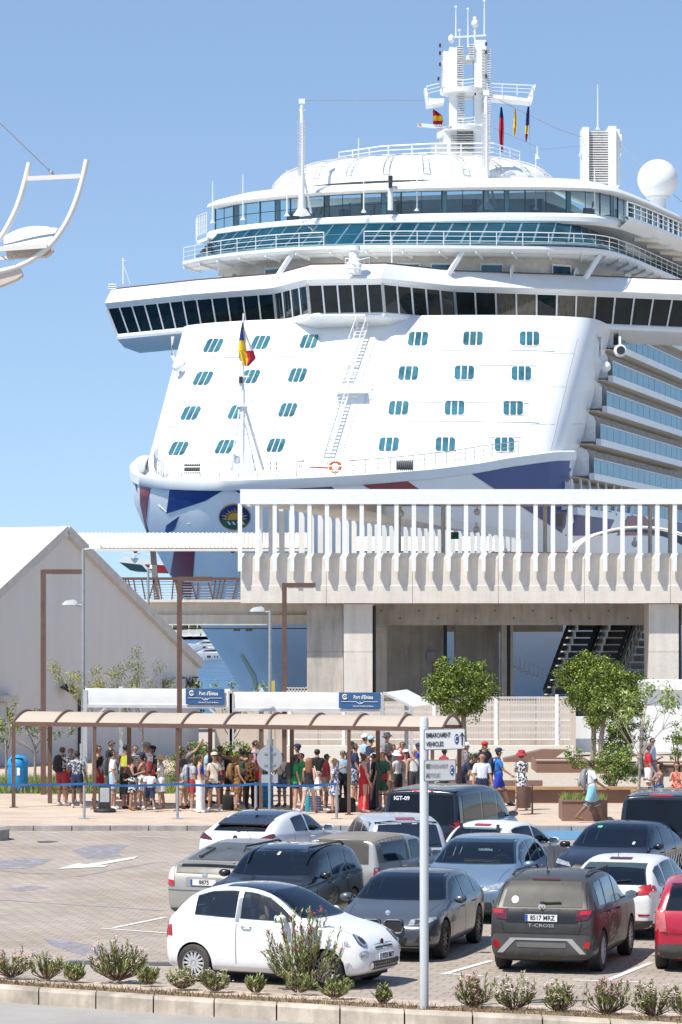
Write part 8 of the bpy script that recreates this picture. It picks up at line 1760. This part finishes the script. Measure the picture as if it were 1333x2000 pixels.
# ---- left group
P(122, 1574, 1.74, 60, 'man with black backpack, black and white patterned shirt and red shorts at far left', skin=3, top=('shirt', PR_('white', (.05, .05, .06))), bot=('shorts', 'dred'), hair=('short', 'brown'), pack=('back', 'black', 'black backpack on the leftmost man of the queue'))
P(151, 1578, 1.66, 80, 'man in grey blue patterned shirt seen from behind beside the leftmost man', pose='hips', skin=2, top=('shirt', PR_('silver', (.06, .08, .12))), bot=('shorts', 'navy'), hair=('short', 'black'), pack=('cross', 'navy', 'navy shoulder bag of the man in the grey blue patterned shirt'))
P(139, 1567, 1.62, -80, 'person in red shorts half hidden between the two leftmost men', skin=1, top=('tee', 'grey'), bot=('shorts', 'dred'), shoes='white', hair=('short', 'dark'))
P(193, 1567, 1.70, -40, 'woman in black top and red skirt with sunglasses on her head', pose='phone', fem=True, skin=1, top=('tank', 'black'), bot=('skirt', 'red'), shoes='black', hair=('bun', 'brown'), pack=('belt', 'grey', 'grey waist bag of the woman in the red skirt'))
P(217, 1562, 1.80, -20, 'tall bearded man in black shirt and dark glasses in the left group', skin=3, top=('tee', 'black'), bot=('trousers', 'dgrey'), hair=('short', 'dark'), glasses=True)
P(222, 1581, 1.72, 0, 'man in white shirt and pale blue shorts with grey backpack facing right', skin=3, top=('shirt', 'white'), bot=('shorts', 'lblue'), hair=('short', 'black'), glasses=True, pack=('back', 'dgrey', 'dark grey backpack of the man in white shirt and pale blue shorts'))
P(246, 1562, 1.68, 90, 'worker in a bright yellow safety vest in the left group', skin=2, top=('tank', 'yellow'), bot=('trousers', 'black'), shoes='black', hair=('short', 'black'))
P(243, 1580, 1.22, -30, 'boy in a black T-shirt standing by the woman with folded arms', pose='phone2', skin=1, top=('tee', 'black'), bot=('shorts', 'dgrey'), shoes='black', hair=('short', 'dark'))
P(261, 1583, 1.56, -20, 'woman with folded arms, black top and black and white shorts', pose='cross', fem=True, skin=1, top=('tank', 'black'), bot=('skirt', PR_('black', (.6, .58, .52))), shoes='tan' if False else 'brown', hair=('bun', 'black'), glasses=True)
P(264, 1566, 1.70, -60, 'man with short beard and striped shirt behind the woman with folded arms', skin=3, top=('shirt', (PAL['navy'], 'stripe', (.6, .6, .6))), bot=('shorts', 'navy'), hair=('short', 'dark'))
P(278, 1581, 1.62, 170, 'woman in navy cap and white shorts with a red backpack', pose='phone', fem=True, skin=1, top=('tank', 'straw'), bot=('skirt', 'white'), hair=('tail', 'dark'), hat=('cap', 'navy'), pack=('back', 'dred', 'red backpack of the woman in the navy cap'))
P(288, 1573, 1.82, -150, 'tall man in grey cap and white printed T-shirt leaning over the others', skin=1, top=('tee', PR_('white', (.35, .35, .4))), bot=('shorts', 'grey'), hair=('short', 'brown'), hat=('cap', 'grey'))
P(299, 1571, 1.70, -160, 'person in a black cap and dark top by the straw hat woman', skin=1, top=('tee', 'dgrey'), bot=('shorts', 'black'), shoes='black', hair=('short', 'dark'), hat=('cap', 'black'))
P(293, 1585, 1.25, 100, 'boy in white T-shirt and navy shorts seen from behind', pose='walk', skin=2, top=('tee', 'white'), bot=('shorts', 'navy'), hair=('short', 'black'))
P(315, 1580, 1.52, 175, 'woman in a short white dress and wide straw hat', pose='phone', fem=True, skin=3, top=('sdress', 'white'), bot=('skirt', 'white'), shoes='beige', hair=('short', 'blond'), hat=('sun', 'straw'))
# ---- middle group
P(359, 1580, 1.72, -15, 'man in dark grey T-shirt, beige shorts and sunglasses by the shelter post', skin=3, top=('tee', 'dgrey'), bot=('shorts', 'beige'), shoes='black', hair=('short', 'dark'), glasses=True)
P(376, 1585, 1.56, 20, 'boy in white T-shirt and red shorts with a grey rucksack', skin=1, top=('tee', 'silver'), bot=('shorts', 'dred'), shoes='white', hair=('short', 'brown'), pack=('back', ((.20, .24, .30), 'print', (.4, .4, .42)), 'grey patterned rucksack of the boy in red shorts'))
P(392, 1587, 1.68, -10, 'woman in royal blue crop top and wide white trousers', pose='hips', fem=True, skin=0, top=('crop', 'rblue'), bot=('wide', 'white'), hair=('tail', 'brown'))
P(370, 1568, 1.74, 0, 'man reaching up to hold the shelter post', pose='reach', skin=3, top=('tee', 'grey'), bot=('shorts', 'dgrey'), hair=('short', 'dark'))
P(407, 1570, 1.70, -10, 'man in sunglasses behind the woman in white trousers', skin=3, top=('tee', 'lblue'), bot=('shorts', 'grey'), shoes='black', hair=('short', 'dark'), glasses=True)
P(419, 1585, 1.66, -75, 'woman in beige T-shirt, beige cap and black shorts', fem=True, skin=1, top=('tee', 'cream'), bot=('miniskirt', 'black'), hair=('short', 'brown'), hat=('cap', 'cream'), pack=('cross', 'black', 'black strapped bag of the woman in the beige cap'))
P(431, 1577, 1.80, 0, 'man in white vest and red shorts pointing with his arm to the right', pose='point', skin=2, top=('tank', 'white'), bot=('shorts', 'red'), hair=('short', 'black'), pack=('back', 'navy', 'navy and red backpack of the pointing man'))
P(446, 1574, 1.64, 10, 'person in black with a dark backpack behind the floral skirt woman', fem=True, skin=1, top=('tee', 'black'), bot=('shorts', 'black'), shoes='black', hair=('short', 'black'), pack=('back', 'black', 'dark backpack between the pointing man and the floral skirt woman'))
P(463, 1584, 1.60, 20, 'long haired woman in tan top and floral skirt seen from behind', pose='phone', fem=True, skin=1, top=('tank', ((.30, .17, .05), 'print', (.25, .12, .04))), bot=('skirt', ((.03, .10, .03), 'print', (.45, .08, .04))), shoes='brown', hair=('long', 'red'), pack=('back', 'brown', 'tan leather backpack of the long haired woman'))
P(489, 1579, 1.62, -60, 'woman in black colourful top and leggings looking at her phone', pose='phone2', fem=True, skin=1, top=('tank', PR_('black', (.5, .25, .03))), bot=('tights', 'black'), shoes='black', hair=('bun', 'black'))
P(474, 1572, 1.66, 40, 'woman holding both hands to her head in the middle group', pose='head', fem=True, skin=1, top=('tank', 'dgreen'), bot=('shorts', 'black'), shoes='pink', hair=('bun', 'dark'))
P(499, 1566, 1.86, 0, 'tall dark haired man in pink shirt looking right above the crowd', skin=3, top=('shirt', 'pink'), bot=('trousers', 'navy'), hair=('short', 'dark'))
P(506, 1577, 1.64, -150, 'woman in a broad white sun hat and red top left of the round sign', fem=True, skin=3, top=('tee', 'red'), bot=('tights', 'navy'), shoes='black', hair=('long', 'brown'), hat=('sun', 'white'))
P(551, 1576, 1.58, -120, 'boy in cream T-shirt and denim shorts partly behind the round sign', skin=1, top=('tee', 'cream'), bot=('shorts', 'denim'), shoes='dgrey', hair=('short', 'blond'), pack=('cross', 'black', 'thin black shoulder bag of the boy by the round sign'))
P(577, 1585, 1.64, 20, 'girl in green T-shirt and black shorts with a black backpack', fem=True, skin=0, top=('tee', 'green'), bot=('miniskirt', 'black'), shoes='white', hair=('tail', 'brown'), pack=('back', 'dgrey', 'large dark backpack of the girl in the green T-shirt'))
P(590, 1581, 1.64, -160, 'second girl in green T-shirt and black leggings', fem=True, skin=3, top=('tee', 'green'), bot=('miniskirt', 'black'), shoes='white', hair=('short', 'brown'))
P(582, 1568, 1.72, 170, 'man in a navy cap behind the girls in green', skin=3, top=('tee', 'navy'), bot=('shorts', 'navy'), hair=('short', 'brown'), hat=('cap', 'navy'))
P(604, 1589, 1.64, 80, 'woman with very long brown hair, black top and grey shorts', pose='walk2', fem=True, skin=0, top=('tank', 'black'), bot=('miniskirt', 'silver'), shoes='pink', hair=('long', 'red'), pack=('tote', 'white', 'big white tote bag on the shoulder of the long haired woman'))
P(620, 1572, 1.66, 100, 'person in black behind the white tote bag', skin=1, top=('tee', 'black'), bot=('skirt', PR_('beige', (.4, .1, .1))), shoes='brown', hair=('short', 'dark'))
P(638, 1585, 1.66, 10, 'black haired man in red T-shirt and khaki shorts', skin=2, top=('tee', 'dred'), bot=('shorts', 'khaki'), shoes='white', hair=('short', 'black'))
P(654, 1588, 1.56, 160, 'blond woman in a blue and white patterned dress', fem=True, skin=3, top=('sdress', PR_('white', (.05, .10, .35))), bot=('skirt', PR_('white', (.05, .10, .35))), shoes='brown', hair=('tail', 'blond'))
P(670, 1576, 1.66, -80, 'smiling man in sunglasses and pale blue shirt with black trousers', pose='cross', skin=3, top=('shirt', 'lblue'), bot=('trousers', 'black'), shoes='black', hair=('short', 'grey'), glasses=True)
P(694, 1572, 1.82, 0, 'tall man in navy T-shirt and navy patterned shorts', pose='phone', skin=3, top=('tee', 'navy'), bot=('shorts', PR_('navy', (.4, .42, .5))), hair=('short', 'dark'))
P(711, 1587, 1.68, 20, 'woman in a long bright red dress touching her hair', pose='head1', fem=True, skin=0, top=('dress', 'red'), bot=('longskirt', 'red'), shoes='pink', hair=('bun', 'brown'))
P(731, 1582, 1.64, 160, 'woman in a long dark navy dress beside the red dress', fem=True, skin=1, top=('sdress', 'navy'), bot=('longskirt', 'navy'), shoes='black', hair=('short', 'brown'))
P(748, 1584, 1.70, -130, 'man in green and white T-shirt and dark green shorts with shoulder bag', skin=3, top=('shirt', 'dgreen'), bot=('shorts', 'dgreen'), shoes='grey', hair=('short', 'dark'), pack=('cross', 'dred', 'dark red shoulder bag of the man in dark green shorts'))
P(761, 1577, 1.60, 10, 'woman in a sleeveless brown patterned long dress', fem=True, skin=2, top=('dress', PR_('khaki', (.45, .32, .2))), bot=('longskirt', PR_('khaki', (.45, .32, .2))), shoes='brown', hair=('bun', 'dark'))
P(776, 1573, 1.56, 140, 'woman in white bucket hat and pastel checked shirt', pose='cross', fem=True, skin=3, top=('shirt', ((.45, .62, .62), 'print', (.6, .4, .38))), bot=('shorts', 'black'), hair=('short', 'grey'), hat=('brim', 'white'))
P(793, 1572, 1.60, -80, 'woman in white cap and sunglasses near the black van', fem=True, skin=0, top=('tank', 'cream'), bot=('shorts', 'white'), hair=('short', 'blond'), hat=('cap', 'white'), glasses=True)
P(786, 1560, 1.74, -60, 'man in sunglasses and maroon T-shirt behind the white capped woman', skin=3, top=('tee', 'dred'), bot=('shorts', 'navy'), hair=('short', 'brown'), glasses=True)
P(809, 1573, 1.68, -70, 'bald man in white vest with a red backpack and camera strap', skin=3, top=('tank', 'white'), bot=('shorts', 'dgrey'), hair=('bald', 'grey'), pack=('cross', 'black', 'black strapped camera bag of the bald man in white vest'))
P(818, 1560, 1.66, -20, 'man in navy cap and blue T-shirt beside the bald man', skin=1, top=('tee', 'rblue'), bot=('shorts', 'navy'), hair=('short', 'dark'), hat=('cap', 'navy'))
P(768, 1562, 1.68, -40, 'brown haired woman between the man with bag and the white hat', fem=True, skin=1, top=('tee', 'grey'), bot=('shorts', 'black'), hair=('bun', 'brown'))
P(756, 1541, 1.76, -30, 'man in a dark brimmed hat further back behind the queue', pose='phone', skin=3, top=('tee', 'grey'), bot=('shorts', 'dgrey'), hair=('short', 'dark'), hat=('brim', 'dgrey'))
P(713, 1546, 1.78, 10, 'person in a white cap behind the woman in red', skin=1, top=('tee', 'lblue'), bot=('shorts', 'grey'), hair=('short', 'dark'), hat=('cap', 'white'))
P(725, 1548, 1.74, 30, 'person in navy standing behind the shelter post near the red dress', skin=1, top=('tee', 'navy'), bot=('shorts', 'navy'), hair=('short', 'dark'), hat=('cap', 'lblue'))
P(686, 1556, 1.66, -30, 'person in a black cap left of the tall man in navy', skin=1, top=('tee', 'black'), bot=('shorts', 'black'), hair=('short', 'dark'), hat=('cap', 'black'))
P(735, 1557, 1.62, -60, 'woman with a straw hat behind the long navy dress', fem=True, skin=0, top=('tee', 'cream'), bot=('shorts', 'beige'), hair=('short', 'brown'), hat=('brim', 'straw'))
# ---- right of the signpost
P(899, 1570, 1.62, -20, 'person in navy bending over right of the signpost', pose='bend', skin=1, top=('tee', 'navy'), bot=('shorts', 'navy'), hair=('short', 'black'))
P(911, 1562, 1.70, 0, 'man in white cap with a red and grey backpack', skin=3, top=('tee', 'grey'), bot=('shorts', 'dgrey'), hair=('short', 'brown'), hat=('cap', 'white'), pack=('back', ((.45, .4, .4), 'print', (.5, .04, .06)), 'red and grey backpack of the man in the white cap'))
P(868, 1565, 1.6, 30, 'dark haired person just right of the signpost between the signs', skin=2, top=('tee', 'dred'), bot=('shorts', 'black'), hair=('short', 'black'))
P(947, 1560, 1.70, -60, 'person in a bright red cap behind the balding man in white', skin=1, top=('tee', 'black'), bot=('shorts', 'black'), hair=('short', 'dark'), hat=('cap', 'red'))
P(942, 1592, 1.74, -80, 'stout balding man in a white short sleeved shirt behind the van', skin=1, top=('shirt', ((.66, .68, .76), 'stripe', (.70, .72, .78))), bot=('trousers', 'navy'), hair=('bald', 'grey'))
P(974, 1575, 1.74, 5, 'man in blue sports shirt and blue shorts walking with a navy backpack', pose='walk', skin=1, top=('tee', ((.02, .16, .50), 'print', (.03, .18, .55))), bot=('shorts', 'rblue'), shoes='navy', hair=('short', 'dark'), hat=('cap', 'navy'), pack=('back', 'navy', 'navy backpack of the walking man in blue'))
P(1019, 1583, 1.68, 95, 'woman in black and white patterned dress and red cap near the litter bin', pose='cross', fem=True, skin=0, top=('sdress', PR_('white', (.03, .03, .05))), bot=('longskirt', PR_('white', (.03, .03, .05))), shoes='beige', hair=('short', 'brown'), hat=('brim', 'dred'))
P(1156, 1606, 1.76, 5, 'man in white T-shirt and light blue shorts striding past the planter', pose='walk', skin=2, top=('tee', 'white'), bot=('shorts', 'sky'), shoes='brown', hair=('short', 'black'), pack=('back', ((.22, .24, .25), 'print', (.28, .26, .24)), 'grey and orange hiking backpack of the striding man'))
P(1267, 1567, 1.74, 0, 'man in red sports shirt and white shorts with a pale cap', pose='phone', skin=1, top=('tee', 'red'), bot=('shorts', 'white'), hair=('short', 'dark'), hat=('cap', 'grey'), pack=('back', 'grey', 'black and white backpack of the man in the red shirt'))
P(1274, 1552, 1.78, -20, 'man standing behind the man in the red shirt', skin=1, top=('tee', 'lblue'), bot=('shorts', 'denim'), hair=('short', 'dark'))
P(0, 0, 1.62, 200, 'seated woman leaning over in a grey patterned top with brown hair', pose='sit', fem=True, skin=1, top=('tank', PR_('grey', (.3, .2, .25))), bot=('shorts', 'denim'), hair=('bun', 'dark'), xy=((1288-CX)/F*95.2, 95.15), z=.10)
P(0, 0, 1.64, 250, 'seated woman in a red patterned dress at the far right', pose='sit', fem=True, skin=1, top=('dress', PR_('red', (.6, .3, .2))), bot=('shorts', PR_('red', (.6, .3, .2))), hair=('long', 'dark'), xy=((1322-CX)/F*95.2, 95.15), z=.10)
P(0, 0, 1.74, -90, 'worker in a yellow vest standing on the terminal deck behind the fins', skin=2, top=('tee', 'yellow'), bot=('trousers', 'navy'), hair=('short', 'black'), xy=((996-CX)/F*146, 146), z=6.53)
# luggage on the ground
def luggage(name, px, py, size, c, label, cat='bag'):
    p = gnd(px, py, .12); r_ = root(name, p, label, cat); b = MB(); w_, d_, h_ = size; rows = []
    for z_, k in ((0, .9), (.03, 1), (h_*.8, 1), (h_*.97, .85), (h_, .5)): rows.append([Vector((x*k, y*k, z_)) for x, y in roundpoly((0, 0), w_, d_, min(w_, d_)*.25, 3)])
    b.loft(rows, True, True); b.build('bag_body', col(c), r_, True, local=True); b = MB(); b.path([(-w_*.25, 0, h_*.95), (-w_*.2, 0, h_+.12), (w_*.2, 0, h_+.12), (w_*.25, 0, h_*.95)], .012, 5); b.build('handle', BLACK, r_, local=True)
luggage('travel_bag', 446, 1582, (.32, .25, .42), 'black', 'black rucksack standing on the ground by the floral skirt woman'); luggage('suitcase', 522, 1576, (.36, .26, .95), ((.02, .20, .42), 'print', (.10, .36, .55)), 'tall blue patterned suitcase behind the round sign pole', 'suitcase')
luggage('beach_bag', 612, 1584, (.45, .25, .42), (PAL['rblue'], 'stripe', (.6, .62, .66)), 'blue and white striped beach bag by the long haired woman'); luggage('towel_roll', 601, 1586, (.12, .12, .5), (.02, .34, .42), 'upright turquoise rolled towel beside the striped bag', 'towel'); luggage('suitcase', 676, 1586, (.55, .3, .40), 'black', 'black case on the ground beside the smiling man', 'suitcase')
